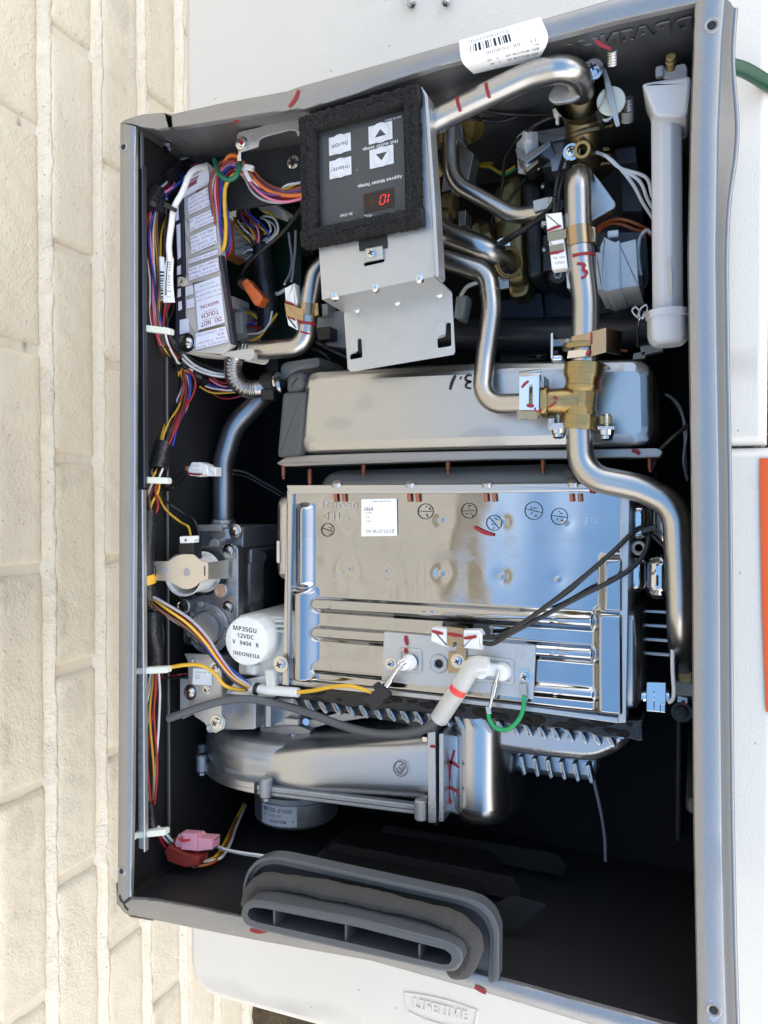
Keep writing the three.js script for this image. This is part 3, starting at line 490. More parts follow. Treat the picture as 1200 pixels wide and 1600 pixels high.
  // embossed letters inside the pipe end, bosses
  const em = (s, px, py, h, size, dz) => {         // pressed from outside, so mirrored in here
    const t = new TextGeometry(s, { font: FONT, size, depth: 0.0006, curveSegments: 4, bevelEnabled: true, bevelSize: 0.0005, bevelThickness: 0.0004, bevelSegments: 2 }); t.computeBoundingBox(); t.translate(-t.boundingBox.max.x / 2, 0, 0); t.scale(-1, 1, 1);
    const a = t.attributes.position.array; for (let i = 0; i < a.length; i += 9) for (let k = 0; k < 3; k++) { const q = a[i + 3 + k]; a[i + 3 + k] = a[i + 6 + k]; a[i + 6 + k] = q; }
    t.computeVertexNormals(); const p = P(px, py, h); t.translate(p.x, h, z0 + dz); mesh('embossed_word', t, M.innerGrey, heater);
  };
  em('DRAIN', 1010, 62, 0.212, 0.014, 0.0035); em('HOT', 880, 72, 0.208, 0.017, 0.0035);
  // red inspection strokes on the flanges
  const mk = (list, w) => mesh('ink_mark', stroke(list, w, 0.0007), M.marker, heater);
  mk([[467, 141, HF], [462, 155, HF], [452, 168, HF]], 0.0028); mk([[364, 185, HF - 0.004], [368, 190, HF - 0.004], [374, 190, HF - 0.004]], 0.002); mk([[391, 1452.5, HF], [403, 1455, HF], [418, 1454, HF]], 0.0028); mk([[742, 1541, HF], [750, 1545, HF], [760, 1551, HF]], 0.0032);
  // notch edge scraped white, side bead ribs deep inside
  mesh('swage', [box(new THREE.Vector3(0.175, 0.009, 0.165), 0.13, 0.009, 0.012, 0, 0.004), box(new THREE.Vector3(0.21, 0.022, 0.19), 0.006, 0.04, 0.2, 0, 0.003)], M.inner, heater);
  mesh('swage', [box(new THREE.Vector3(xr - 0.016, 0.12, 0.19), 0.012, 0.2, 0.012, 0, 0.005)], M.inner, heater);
  // deep brackets in the exhaust end
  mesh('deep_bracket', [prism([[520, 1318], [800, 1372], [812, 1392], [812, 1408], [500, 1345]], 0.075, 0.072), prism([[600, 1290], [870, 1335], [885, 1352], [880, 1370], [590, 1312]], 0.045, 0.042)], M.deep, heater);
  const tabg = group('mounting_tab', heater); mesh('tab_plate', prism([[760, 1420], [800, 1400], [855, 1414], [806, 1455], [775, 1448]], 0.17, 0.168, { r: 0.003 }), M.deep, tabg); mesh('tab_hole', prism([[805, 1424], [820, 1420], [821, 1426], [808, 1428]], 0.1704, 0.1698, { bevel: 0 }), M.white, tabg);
  // sticker folded over the pipe-end flange
  const c4 = [[845, 28], [857, 60], [842, 96]].map((q, i) => P(q[0], q[1], [HF, HF - 0.001, HF - 0.022][i])), c5 = [[718, 65], [722, 96], [741, 117]].map((q, i) => P(q[0], q[1], [HF, HF - 0.001, HF - 0.022][i]));
  const st = group('serial_sticker', heater, 'white barcode sticker folded over the pipe-end flange');
  const tx = canvasTex(512, 320, (x, w, h) => {
    fillBg(x, w, h, '#f4f6fa'); x.save(); x.translate(w, h); x.rotate(Math.PI);
    // reading frame: x from the right of the picture to its left
    bars(x, 205, 205, 250, 60, 70, 5);
    lines(x, [['02131906129797', 205, 300, 30, '#222', '', 'left', 'monospace'], ['LF. BA-064008', 66, 180, 38, '#1a1a1a', '', 'left', 'monospace'], ['NG', 50, 140, 24, '#222', '', 'left', 'monospace'], ['REU-NP3237W-US   1  US', 40, 106, 25, '#222', 'bold', 'left', 'monospace'], ['REU-NP3237W-US   1  US', 30, 66, 25, '#222', 'bold', 'left', 'monospace']]);
    x.restore();
  });
  const m = std({ map: tx, roughness: 0.35 });
  // canvas is laid with its top along the table side; the reading frame is turned upside down
  const A = spline([c5[0], c5[1], c5[2]], 10), B = spline([c4[0], c4[1], c4[2]], 10), pos = [], uv = [], idx = [];
  A.forEach((p, j) => { for (let i = 0; i <= 6; i++) { const q = p.clone().lerp(B[j], i / 6); pos.push(q.x, q.y + 0.0012 - 0.001 * Math.sin(Math.PI * i / 6) * (j > 6 ? -1 : 0), q.z); uv.push(i / 6, 1 - j / 10); if (i && j) { const k = j * 7 + i; idx.push(k - 8, k - 1, k - 7, k - 7, k - 1, k); } } });
  const g = new THREE.BufferGeometry(); g.setAttribute('position', new THREE.Float32BufferAttribute(pos, 3)); g.setAttribute('uv', new THREE.Float32BufferAttribute(uv, 2)); g.setIndex(idx); g.computeVertexNormals(); mesh('paper', g, m, st);
}
// ---------------------------------------------------------------- heat exchanger cover
const redMark = (parent, list, w = 0.0028, lift = 0.0006) => mesh('ink_mark', stroke(list, w, lift), M.marker, parent);
{
  const g = group('heat_exchanger_cover', heater, 'brushed stainless pan across the middle of the heater');
  const h = 0.175, cov = std({ rgb: [0.47, 0.475, 0.475], metalness: 1, roughness: 0.38, roughnessMap: dataTex(256, (u, v) => { const b = 0.8 + 0.1 * wrapN(u, v, 40, noise); const s = wrapN(u * 0.6, v, 4, fbm, 11); const k = b + 0.18 * sstep(0.12, 0.2, s); return [k, k, k]; }, 6), map: dataTex(256, (u, v) => { const s = wrapN(u * 0.6, v, 4, fbm, 11), k = 1 - 0.1 * sstep(0.12, 0.2, s); return [k, k * 0.985, k * 0.96]; }, 6), bumpMap: rep(tBrush, 10), bumpScale: 0.00003 });
  mesh('pan', prism([[472, 578], [760, 564], [1022, 558], [1025, 698], [760, 702], [459, 710]], h, 0.05, { r: 0.016, bevel: 0.010, seg: 7, curve: 10 }), cov, g);
  mesh('lip', prism([[450, 712], [600, 707], [760, 704], [1028, 700], [1037, 705], [1032, 715], [760, 718], [444, 729], [430, 724]], h - 0.006, h - 0.028, { r: 0.003, bevel: 0.001 }), std({ rgb: [0.34, 0.33, 0.32], metalness: 0.9, roughness: 0.42 }), g);
  mesh('side_wrap', [prism([[447, 585], [474, 579], [471, 613], [445, 616]], h + 0.0005, 0.05, { r: 0.006, bevel: 0.005, seg: 4 }), prism([[441, 613], [477, 612], [468, 711], [432, 715]], h + 0.0025, 0.06, { r: 0.002, bevel: 0.003, seg: 3 })], M.dull, g, 'dark grey tape wrapped round the pan end');
  const ink = (l, w) => mesh('ink_mark', stroke(l, w, 0.0006), M.ink, g);
  ink([[712, 586, h], [707, 596, h], [703, 609, h]], 0.0022); ink([[719, 590, h], [721, 591, h]], 0.0024);
  ink([[736, 607, h], [728, 605, h], [730, 598, h], [736, 597, h], [727, 593, h], [731, 586, h], [737, 587, h]], 0.0018);
  redMark(g, [[987, 704, h - 0.006], [994, 705, h - 0.006], [1000, 710, h - 0.006]], 0.003);
  for (const [x, y] of [[443, 727], [568, 722], [700, 719], [849, 718], [1016, 716], [484, 738]]) mesh('bolt', [sweep([P(x, y - 5, 0.155), P(x, y + 6, 0.155), P(x, y + 17, 0.155)].flatMap((p, i, a) => i < 2 ? [0, 1, 2, 3, 4, 5, 6, 7].map((k) => p.clone().lerp(a[i + 1], k / 8)) : [p]), Object.assign((t, L) => 0.0021 + 0.0003 * Math.sin(L * 5500), { bumpy: true }), 10), rod(P(x, y + 17, 0.155), P(x, y + 22, 0.155), 0.0013)], M.copper, g);
  const dg = group('burner_duct', heater, 'dull grey rounded duct between the pan and the burner box');
  mesh('duct_body', prism([[497, 735], [905, 722], [925, 800], [485, 805]], 0.150, 0.03, { r: 0.01, bevel: 0.014, seg: 5 }), M.duct, dg);
}
// ---------------------------------------------------------------- burner box
const BH = 0.185;
const burner = group('burner_box', heater, 'mirror bright stamped burner box with cracked reflections of sky');
{
  const c = [P(455, 769, BH), P(981, 766, BH), P(974, 1128, BH), P(445, 1069, BH)];
  const xl = (t) => lerp(455, 445, t), xr = (t) => lerp(981, 974, t);
  const rib = (d, w) => d >= w ? 0 : Math.pow(Math.cos(d / w * Math.PI / 2), 1.2);
  const dim = [[557, 811], [621, 813], [711, 812], [803, 815], [896, 817], [557, 889], [620, 892], [711, 896], [803, 901], [885, 905], [529, 946], [697, 955], [880, 968], [529, 992], [880, 1022], [880, 1087], [529, 1042]];
  const H = (s, t) => {
    const x = lerp(xl(t), xr(t), s), y = lerp(lerp(769, 1069, t), lerp(766, 1128, t), s); let h = 0;
    const endL = sstep(488, 500, x), endR = sstep(942, 930, x);
    for (const [tc, hw, a] of [[0.572, 0.046, 0.0060], [0.718, 0.044, 0.0060], [0.893, 0.036, 0.0042]]) h = Math.max(h, a * rib(Math.abs(t - tc), hw) * endL * endR);
    h = Math.max(h, 0.0068 * rib(Math.abs(x - 481), 17) * sstep(783, 796, y) * sstep(925, 908, y));
    h = Math.max(h, 0.0085 * rib(Math.abs(x - 478), 28) * sstep(912, 928, y) * sstep(0.99, 0.96, t));
    h = Math.max(h, 0.0055 * (t < 0.52 ? sstep(942, 952, x) * sstep(862, 878, y) : 0) * sstep(979, 971, x));
    h = Math.max(h, 0.0065 * sstep(934, 945, x) * sstep(0.50, 0.55, t) * sstep(979, 970, x) * sstep(0.985, 0.955, t));
    h -= 0.004 * sstep(0.955, 0.995, t);
    for (const [u, v] of dim) { const d = Math.hypot(x - u, (y - v)); if (d < 26) h += -0.00022 * Math.exp(-d * d / 130) + 0.0006 * Math.exp(-d * d / 7); }
    h += 0.00042 * noise(x / 95 + 3, y / 190, 2) + 0.00022 * noise(x / 40, y / 120, 5);
    return h;
  };
  mesh('front_panel', plate(c, 0.0012, 250, 190, (p, s, t) => { p.y += H(s, t); }), M.mirror, burner, 'mirror bright front panel of the burner box with pressed ribs');
  mesh('top_lip', prism([[447, 758], [700, 757], [986, 754], [987, 767], [700, 771], [450, 772]], BH + 0.006, BH - 0.008, { r: 0.001, bevel: 0.0012 }), M.satin, burner);
  mesh('edge_flange', prism([[970, 764], [984, 764], [978, 1129], [966, 1130]], BH + 0.004, 0.06, { bevel: 0.0006 }), M.zinc, burner);
  mesh('edge_flange', prism([[448, 766], [458, 766], [451, 1072], [440, 1070]], BH + 0.003, 0.06, { bevel: 0.001 }), M.satin, burner);
  mesh('box_body', prism([[462, 775], [968, 772], [962, 1120], [452, 1062]], BH - 0.012, 0.03), M.satin, burner);
  for (const [x, y] of [[527, 757], [642, 757], [762, 757], [896, 756]]) { mesh('bolt', lathe(P(x, y, BH + 0.004), new THREE.Vector3(0, 0.35, -1), screwProf(0.0046), 18), M.satin, burner); for (const d of [-3, 10]) mesh('stud', rod(P(x + d, 771, BH + 0.0025), P(x + d + 1, 784, BH + 0.0025), 0.0017), M.copper, burner); }
  // left pressed bump and lower right boss
  mesh('side_boss', prism([[429, 774], [478, 774], [472, 908], [429, 907]], 0.174, 0.05, { r: 0.008, bevel: 0.008, seg: 6 }), M.satin, burner);
  mesh('side_boss_slot', box(P(437, 862, 0.172), 0.004, 0.006, 0.02, 0, 0.001), M.chrome, burner);
  mesh('side_boss', prism([[960, 954], [1000, 955], [1000, 1114], [960, 1114]], 0.172, 0.06, { r: 0.006, bevel: 0.009, seg: 6 }), M.satin, burner);
  // stamps, embossed code, red marks
  const mkStamp = (x, y, r, rot, seed_) => {        // an inspector's seal: ring, bar and strokes, in ink
    const a = [], p = (u, v) => { const c_ = Math.cos(rot), s_ = Math.sin(rot); return P(x + (u * c_ - v * s_) * r, y + (u * s_ + v * c_) * r, BH + 0.0004 + H(clamp((x - 450) / 528), clamp((y - 768) / 330))); };
    const ring = []; for (let i = 0; i <= 22; i++) ring.push(p(Math.cos(i / 22 * 6.283), Math.sin(i / 22 * 6.283))); const st = (q, w) => a.push(stroke(q, w, 0.0004));
    st(ring, 0.00055); st([p(-0.9, 0.05), p(0, 0), p(0.9, -0.05)], 0.0005);
    for (let i = 0; i < 6; i++) { const u = -0.55 + 1.1 * hash(seed_, i, 1), v = (i % 2 ? 0.45 : -0.45) + 0.3 * (hash(seed_, i, 2) - 0.5), d = 0.5 * (hash(seed_, i, 3) - 0.3), e = 0.5 * (hash(seed_, i, 4) - 0.5); st([p(u, v), p(u + d / 2, v + e * 0.7), p(u + d, v + e)], 0.0005); }
    mesh('ink_stamp', a, M.ink, burner);
  };
  mkStamp(512, 828, 10, 0.4, 1); mkStamp(665, 799, 12, 0.1, 2); mkStamp(733, 798, 12, 0, 3); mkStamp(772, 817, 12, 0.9, 4); mkStamp(834, 798, 14, 0.3, 5); mkStamp(874, 807, 13, 0.2, 6);
  const em = (s, px, py, size, flip, nm) => { const t = new TextGeometry(s, { font: FONT, size, depth: 0.0004, curveSegments: 2 }); t.computeBoundingBox(); t.translate(-t.boundingBox.max.x / 2, -size / 2, 0); t.rotateX(-Math.PI / 2); if (flip) t.rotateY(Math.PI); const p = P(px, py, BH + 0.0003); t.translate(p.x, p.y, p.z); mesh('stamped_code', t, M.satin, burner); };
  em('U334(32)', 531, 789, 0.0058, true); em('EP', 524, 806, 0.0058, true); em('E', 916, 814, 0.0055, true);
  for (const [x, y, s] of [[509, 806, 1], [929, 813, -1]]) mesh('stamped_code', [stroke([[x + 4 * s, y - 6, BH], [x - 4 * s, y, BH], [x + 4 * s, y + 6, BH]], 0.0006, 0.0006), stroke([[x + 4 * s, y - 6, BH], [x + 4 * s, y + 6, BH]], 0.0006, 0.0006)], M.satin, burner);
  redMark(burner, [[741, 823, BH + 0.001], [755, 831, BH + 0.001], [772, 836, BH + 0.001]], 0.0026, 0.0012); redMark(burner, [[924, 759, BH + 0.006], [925, 766, BH + 0.006], [924, 771, BH + 0.006]], 0.003);
  // part label (its square code is left out)
  label(burner, [[621, 837, BH + 0.001], [565, 838, BH + 0.001], [565, 780, BH + 0.001], [620, 779, BH + 0.001]], 256, 256, (x, w, h) => { fillBg(x, w, h, '#f1f1ef'); lines(x, [['B197-01W-AS', 20, 46, 34], ['9797', 168, 200, 32, '#222', 'bold'], ['7.9012', 176, 110, 16], ['(30)', 190, 140, 16], ['182813', 176, 168, 16], ['1W-182819B14-AMM', 40, 244, 14]]); x.strokeStyle = '#ddd'; x.strokeRect(20, 64, 140, 150); }, { text: 'white part label on the burner panel' });
}
// header tubes at the open side of the burner box
{
  const g = group('exchanger_tubes', heater, 'bright bulbous header tubes beside the burner box');
  for (const [dx, dy, q] of [[0, 0, 0], [-9, 83, 1]]) {
    mesh('tube_collar', prism([[982, 788], [1013, 787], [1013, 844], [982, 845]].map(([x, y]) => [x + dx * 0.4, y + dy]), 0.165, 0.09, { r: 0.006, bevel: 0.009, seg: 6 }), M.chrome, g);
    mesh('tube_bulb', prism([[1014, 782], [1062, 782], [1064, 856], [1014, 856]].map(([x, y]) => [x + dx, y + dy]), 0.165, 0.07, { r: 0.009, bevel: 0.013, seg: 8 }), M.chrome, g);
    mesh('clip_slot', box(P(1036 + dx, 806 + dy + q * 18, 0.1655), 0.0016, 0.002, 0.008, 0, 0.0005), M.black, g);
  }
  for (let i = 0; i < 4; i++) mesh('fin_tube', box(P(1020, 955 + i * 22, 0.10), 0.035, 0.004, 0.0035, 0, 0.0015), M.pipeDark, g);
  mesh('grommet', lathe(P(998, 856, 0.172), UP, [[0.0045, -0.004], [0.0055, 0], [0.0045, 0.002], [0.003, 0.001], [0.003, -0.004]], 20), M.ash, g);
  const k = group('tube_clip', heater, 'bright folded clip low beside the burner box');
  mesh('clip_body', prism([[1010, 1066], [1041, 1067], [1041, 1114], [1009, 1111]], 0.155, 0.1525, { r: 0.001, holes: [[[1020, 1078], [1024, 1078], [1024, 1110], [1020, 1110]]] }), M.chrome, k); mesh('clip_pin', rod(P(1000, 1088, 0.150), P(1046, 1088, 0.148), 0.005), M.chrome, k);
  mesh('clip_side', prism([[1031, 1100], [1040, 1100], [1040, 1114], [1031, 1113]], 0.158, 0.15), M.chrome, k);
  mesh('strap', sweep(wirePath([[1052, 980, 0.17], [1051, 1040, 0.17], [1053, 1085, 0.165], [1050, 1094, 0.16], [1044, 1098, 0.16]], 24), 0.0016, 10), M.white, heater, 'white plastic strap beside the bypass pipe');
  const b = group('foot_bracket', heater, 'small zinc bracket with a black screw and red mark'); mesh('bracket_plate', prism([[1058, 1086], [1075, 1090], [1074, 1128], [1056, 1124]], 0.09, 0.087, { r: 0.001 }), M.zinc, b); screw(b, P(1065, 1113, 0.0905), 0.0055, UP, true, M.black); redMark(b, [[1067, 1094, 0.09], [1068, 1099, 0.09], [1068, 1104, 0.09]], 0.0028);
  const v = group('drain_fitting', heater, 'brass drain fitting half hidden below the flange'); mesh('fitting_body', rod(P(1069, 1030, 0.10), P(1071, 1064, 0.10), 0.011), M.brass, v); mesh('fitting_nut', box(P(1072, 1072, 0.10), 0.02, 0.022, 0.012, 0, 0.002), M.grey, v);
}
// ---------------------------------------------------------------- electrode plate on the burner panel
{
  const h = 0.1925, g = group('electrode_plate', heater, 'zinc plate with two white electrodes and a sight hole');
  const hole = P(686, 1037, h), er = (x0, y0, x1, y1, sl) => [[x0, y0], [x1, y0 + (x1 - x0) * sl], [x1 + 1, y1 + (x1 - x0) * sl], [x0 + 1, y1]];
  mesh('plate', prism([[600, 987], [837, 1008], [833, 1093], [596, 1063]], h, h - 0.0035, { r: 0.0012, holes: [circlePath(hole, 0.0042)] }), M.zinc, g);
  for (const e of [er(623, 1011, 660, 1050, 0.07), er(729, 1023, 804, 1063, 0.09)]) { const o = outline(e, h), S = roundShape(o, 0.004); const inn = o.map((p, i) => { const c = o.reduce((a, q) => a.add(q), new THREE.Vector2()).multiplyScalar(0.25); return p.clone().lerp(c, 0.14); }); mesh('emboss', prismV(o, h + 0.0016, h - 0.001, { r: 0.004, bevel: 0.0012, seg: 3, holes: [inn] }), M.zinc, g); mesh('emboss', prismV(inn, h + 0.0006, h - 0.001, { r: 0.003, bevel: 0.0005 }), M.zinc, g); }
  mesh('sight_ring', lathe(hole, UP, [[0.0042, -0.004], [0.0042, 0.0012], [0.0062, 0.0022], [0.0075, 0.0012], [0.0078, 0]], 28), M.zinc, g); mesh('sight_glass', lathe(hole, UP, [[0, -0.003], [0.0043, -0.003]], 20), M.black, g);
  for (const [x, y, r] of [[610, 1037, 0.0032], [715, 1033, 0.0036], [820, 1057, 0.0036]]) screw(g, P(x, y, x === 715 ? h + 0.0025 : h + 0.001), r);
  mesh('embossed_digit', [stroke([[808, 1020, h], [808, 1028, h]], 0.0006), stroke([[812, 1021, h], [816, 1021, h], [816, 1029, h], [812, 1029, h]], 0.0006)], M.zinc, g);
  redMark(g, [[634, 993, h], [635, 1000, h], [637, 1008, h]], 0.0028, 0.0008); redMark(g, [[635, 1012, h + 0.001], [635, 1017, h + 0.001], [635, 1021, h + 0.001]], 0.003, 0.0012);
  // flame electrode
  const a = group('flame_electrode', heater, 'white ceramic flame sensor with bent steel rod'); const o1 = P(642, 1034, h + 0.001);
  mesh('insulator', lathe(o1, new THREE.Vector3(-0.35, 1, 0.1), [[0.0062, 0], [0.0062, 0.004], [0.0056, 0.005], [0.0048, 0.005], [0.0045, 0.012], [0.0036, 0.0135], [0, 0.0138]], 24), M.ceramic, a);
  const tip = P(633, 1035, h + 0.0125);
  mesh('steel_rod', sweep(fillet([tip, P(624, 1040, h + 0.017), P(606, 1068, h + 0.017)], 0.006), 0.0016, 12), M.chrome, a); mesh('crimp', sweep([P(611, 1061, h + 0.0165), P(604, 1072, h + 0.0165)], 0.0024, 10), M.chrome, a);
  mesh('plug', [box(P(597, 1083, h + 0.015), 0.0115, 0.008, 0.011, 0.7, 0.001), box(P(588, 1093, h + 0.014), 0.0125, 0.009, 0.012, 0.7, 0.001), box(P(592, 1075, h + 0.014), 0.005, 0.007, 0.009, 0.7, 0.001)], M.black, a);
  // spark electrode
  const b = group('spark_electrode', heater, 'white ceramic igniter under a translucent silicone sleeve'); const o2 = P(785, 1049, h + 0.001);
  mesh('insulator', [lathe(o2, UP, [[0.0072, 0], [0.0072, 0.003], [0.006, 0.0055], [0.003, 0.0068], [0, 0.007]], 24), lathe(P(757, 1044, h), UP, [[0.006, 0], [0.006, 0.012], [0, 0.013]], 20), box(P(771, 1046, h + 0.004), 0.014, 0.008, 0.0095, 0, 0.002)], M.ceramic, b);
  const sl = fillet(pp([[762, 1040, h + 0.012], [740, 1037, h + 0.017], [716, 1078, h + 0.016], [686, 1123, h + 0.008]]), 0.012);
  mesh('sleeve', sweep(sl, (t) => 0.0066 + 0.0006 * t, 22, false), M.silicone, b, 'milky silicone sleeve with a red mark'); mesh('sleeve_core', sweep(sl, (t) => t < 0.45 ? 0.0026 : 0.0042, 12), M.grey, b); mesh('ink_mark', band(sl, 0.0069, 0.47, 0.53, -1.2, 1.1), std({ rgb: [0.8, 0.06, 0.05], roughness: 0.5 }), b);
  mesh('terminal', [sweep(wirePath([[778, 1047, h + 0.009], [777, 1056, h + 0.009], [774, 1068, h + 0.008]], 10), 0.0016, 8), sweep([P(775, 1066, h + 0.008), P(770, 1088, h + 0.007)], 0.0022, 10), sweep([P(769, 1088, h + 0.007), P(765, 1110, h + 0.005)], 0.0013, 8), box(P(764, 1109, h + 0.005), 0.004, 0.004, 0.006, 0.2)], M.chrome, b);
  const gw = group('earth_lead', heater, 'green earth lead looping under the igniter'); wire(gw, 'green', [[763, 1109, h + 0.005], [765, 1125, h + 0.006], [776, 1138, h + 0.007], [791, 1140, h + 0.007], [807, 1129, h + 0.007], [817, 1110, h + 0.005], [819, 1086, h + 0.003]], 0.0017, 40); mesh('crimp', [box(P(818, 1077, h + 0.002), 0.0055, 0.004, 0.009, 0.1), box(P(819, 1066, h + 0.001), 0.005, 0.0012, 0.006, 0.1)], M.pipe, gw);
  // ignition cable
  const cb = group('ignition_cable', heater, 'thick grey cable running under the burner box'); mesh('cable_jacket', sweep(wirePath([[694, 1110, h + 0.009], [677, 1130, h + 0.006], [655, 1142, h + 0.002], [620, 1147, h - 0.004], [580, 1145, h - 0.008], [530, 1132, h - 0.01], [480, 1113, h - 0.008], [430, 1099, h - 0.008], [385, 1092, h + 0.001], [345, 1096, h + 0.008], [310, 1106, h + 0.014], [263, 1123, h + 0.018]], 120), 0.0036, 16), M.cable, cb);
  // overheat fuse block in its clip
  const f = group('thermal_fuse', heater, 'white fuse block in a bronze clip on the electrode plate'); const hf = h + 0.012;
  mesh('ceramic_block', [prism([[674, 981], [702, 983], [701, 1012], [690, 1009], [673, 1002]], hf, hf - 0.011, { bevel: 0.0012 }), prism([[721, 985], [748, 985], [753, 992], [753, 1016], [722, 1013]], hf, hf - 0.011, { bevel: 0.0012 })], M.ceramic, f);
  mesh('clip', [prism([[698, 979], [724, 982], [724, 1013], [715, 1012], [713, 1003], [709, 1003], [708, 1012], [698, 1008]], hf + 0.001, hf - 0.012, { bevel: 0.0005 }), prism([[713, 1010], [729, 1014], [729, 1050], [700, 1052], [700, 1019], [713, 1019]], h + 0.0022, h + 0.0008, { bevel: 0.0003 })], M.bronze, f);
  for (const l of [[[675, 986], [683, 988], [693, 990]], [[699, 990], [710, 992], [723, 994]], [[725, 997], [735, 996], [745, 994]]]) redMark(f, l.map(([x, y]) => [x, y, hf + 0.001]), 0.0023, 0.0006);
  const wr = group('fuse_leads', heater, 'pair of black leads crossing the burner panel');
  wire(wr, 'black', [[752, 996, hf - 0.004], [775, 995, hf - 0.003], [800, 984, hf + 0.002], [850, 950, hf + 0.004], [910, 903, hf + 0.002], [960, 860, hf - 0.004], [985, 836, hf - 0.012], [1000, 825, hf - 0.018], [1014, 826, hf - 0.02], [1017, 800, hf - 0.03], [1016, 765, hf - 0.04]], 0.0018, 90);
  wire(wr, 'black', [[752, 1004, hf - 0.004], [768, 1006, hf - 0.003], [790, 994, hf + 0.001], [850, 962, hf + 0.003], [910, 930, hf + 0.001], [960, 905, hf - 0.006], [990, 885, hf - 0.012], [1008, 862, hf - 0.018], [1013, 840, hf - 0.022], [1013, 800, hf - 0.03], [1012, 765, hf - 0.04]], 0.0018, 90);
  wire(wr, 'black', [[1010, 828, 0.176], [1026, 842, 0.175], [1045, 860, 0.172]], 0.0018); mesh('cable_tie', box(P(1015, 826, 0.185), 0.011, 0.004, 0.004, 0.3), M.black, wr);
}
// black sealed joint under the burner box
{
  const up = [], dn = []; const U = [[428, 1070], [520, 1077], [640, 1086], [760, 1099], [880, 1114], [1003, 1128]], D = [[432, 1092], [530, 1102], [640, 1113], [760, 1124], [880, 1142], [1006, 1158]];
  const L = (l, x) => { let i = 1; while (i < l.length - 1 && l[i][0] < x) i++; return lerp(l[i - 1][1], l[i][1], (x - l[i - 1][0]) / (l[i][0] - l[i - 1][0])); };
  for (let i = 0; i <= 70; i++) { const x = lerp(430, 1004, i / 70); up.push([x, L(U, x) - 2 * Math.max(0, noise(i * 0.5, 1)) * 2]); dn.unshift([x, L(D, x) + 3.5 * noise(i * 0.42, 4)]); }
  const j = group('sealed_joint', heater, 'black tarred sealing strip under the burner box');
  mesh('sealant', prism([...up, ...dn], 0.181, 0.12, { r: 0.0002, bevel: 0.0012 }), M.tar, j);
  const blobs = []; for (let i = 0; i < 60; i++) { const x = lerp(440, 995, rnd()), y = lerp(L(U, x), L(D, x), 0.15 + 0.7 * rnd()); const g = new THREE.SphereGeometry(1, 7, 5); g.scale(0.002 + 0.006 * rnd(), 0.0012, 0.001 + 0.0022 * rnd()); g.rotateY(-0.1 + (rnd() - 0.5) * 0.3); const p = P(x, y, 0.1812); g.translate(p.x, p.y, p.z); blobs.push(g); }
  mesh('sealant', blobs, M.tar, j).userData.kind = 'stuff';
  mesh('bare_edge', prism([[450, 1062], [620, 1080], [800, 1101], [966, 1122], [966, 1130], [800, 1108], [620, 1087], [448, 1070]], 0.1835, 0.17, { bevel: 0.0004 }), M.satin, j);
}
// ribbed cast manifold under it
{
  const g = group('burner_manifold', heater, 'cast aluminium manifold with slanted ribs below the burner box');
  mesh('manifold_body', prism([[452, 1085], [600, 1100], [800, 1118], [985, 1140], [985, 1160], [958, 1182], [925, 1193], [860, 1187], [786, 1178], [764, 1170], [745, 1156], [700, 1146], [650, 1140], [590, 1127], [500, 1112]], 0.150, 0.05, { r: 0.006, bevel: 0.008, seg: 5 }), M.cast, g);
  mesh('manifold_bulge', prism([[772, 1165], [936, 1186], [934, 1204], [926, 1223], [868, 1217], [800, 1206], [786, 1192]], 0.118, 0.04, { r: 0.004, bevel: 0.006, seg: 4 }), M.cast, g);
  for (let i = 0; i < 24; i++) { const x = 462 + i * 21.4, y = lerp(1102, 1160, i / 23); mesh('rib', prism([[x - 11, y - 13], [x - 3, y - 14], [x + 4, y - 3], [x + 8, y + 7], [x + 3, y + 10], [x - 5, y + 1]], 0.163, 0.13, { r: 0.0015, bevel: 0.0022 }), M.cast, g); }
  for (let i = 0; i < 7; i++) { const x = 796 + i * 21, y = 1180 + i * 2.6; mesh('rib', prism([[x - 8, y], [x, y - 1], [x + 3, y + 15], [x + 6, y + 27], [x, y + 31], [x - 5, y + 18]], 0.128, 0.08, { r: 0.0015, bevel: 0.002 }), M.cast, g); }
}
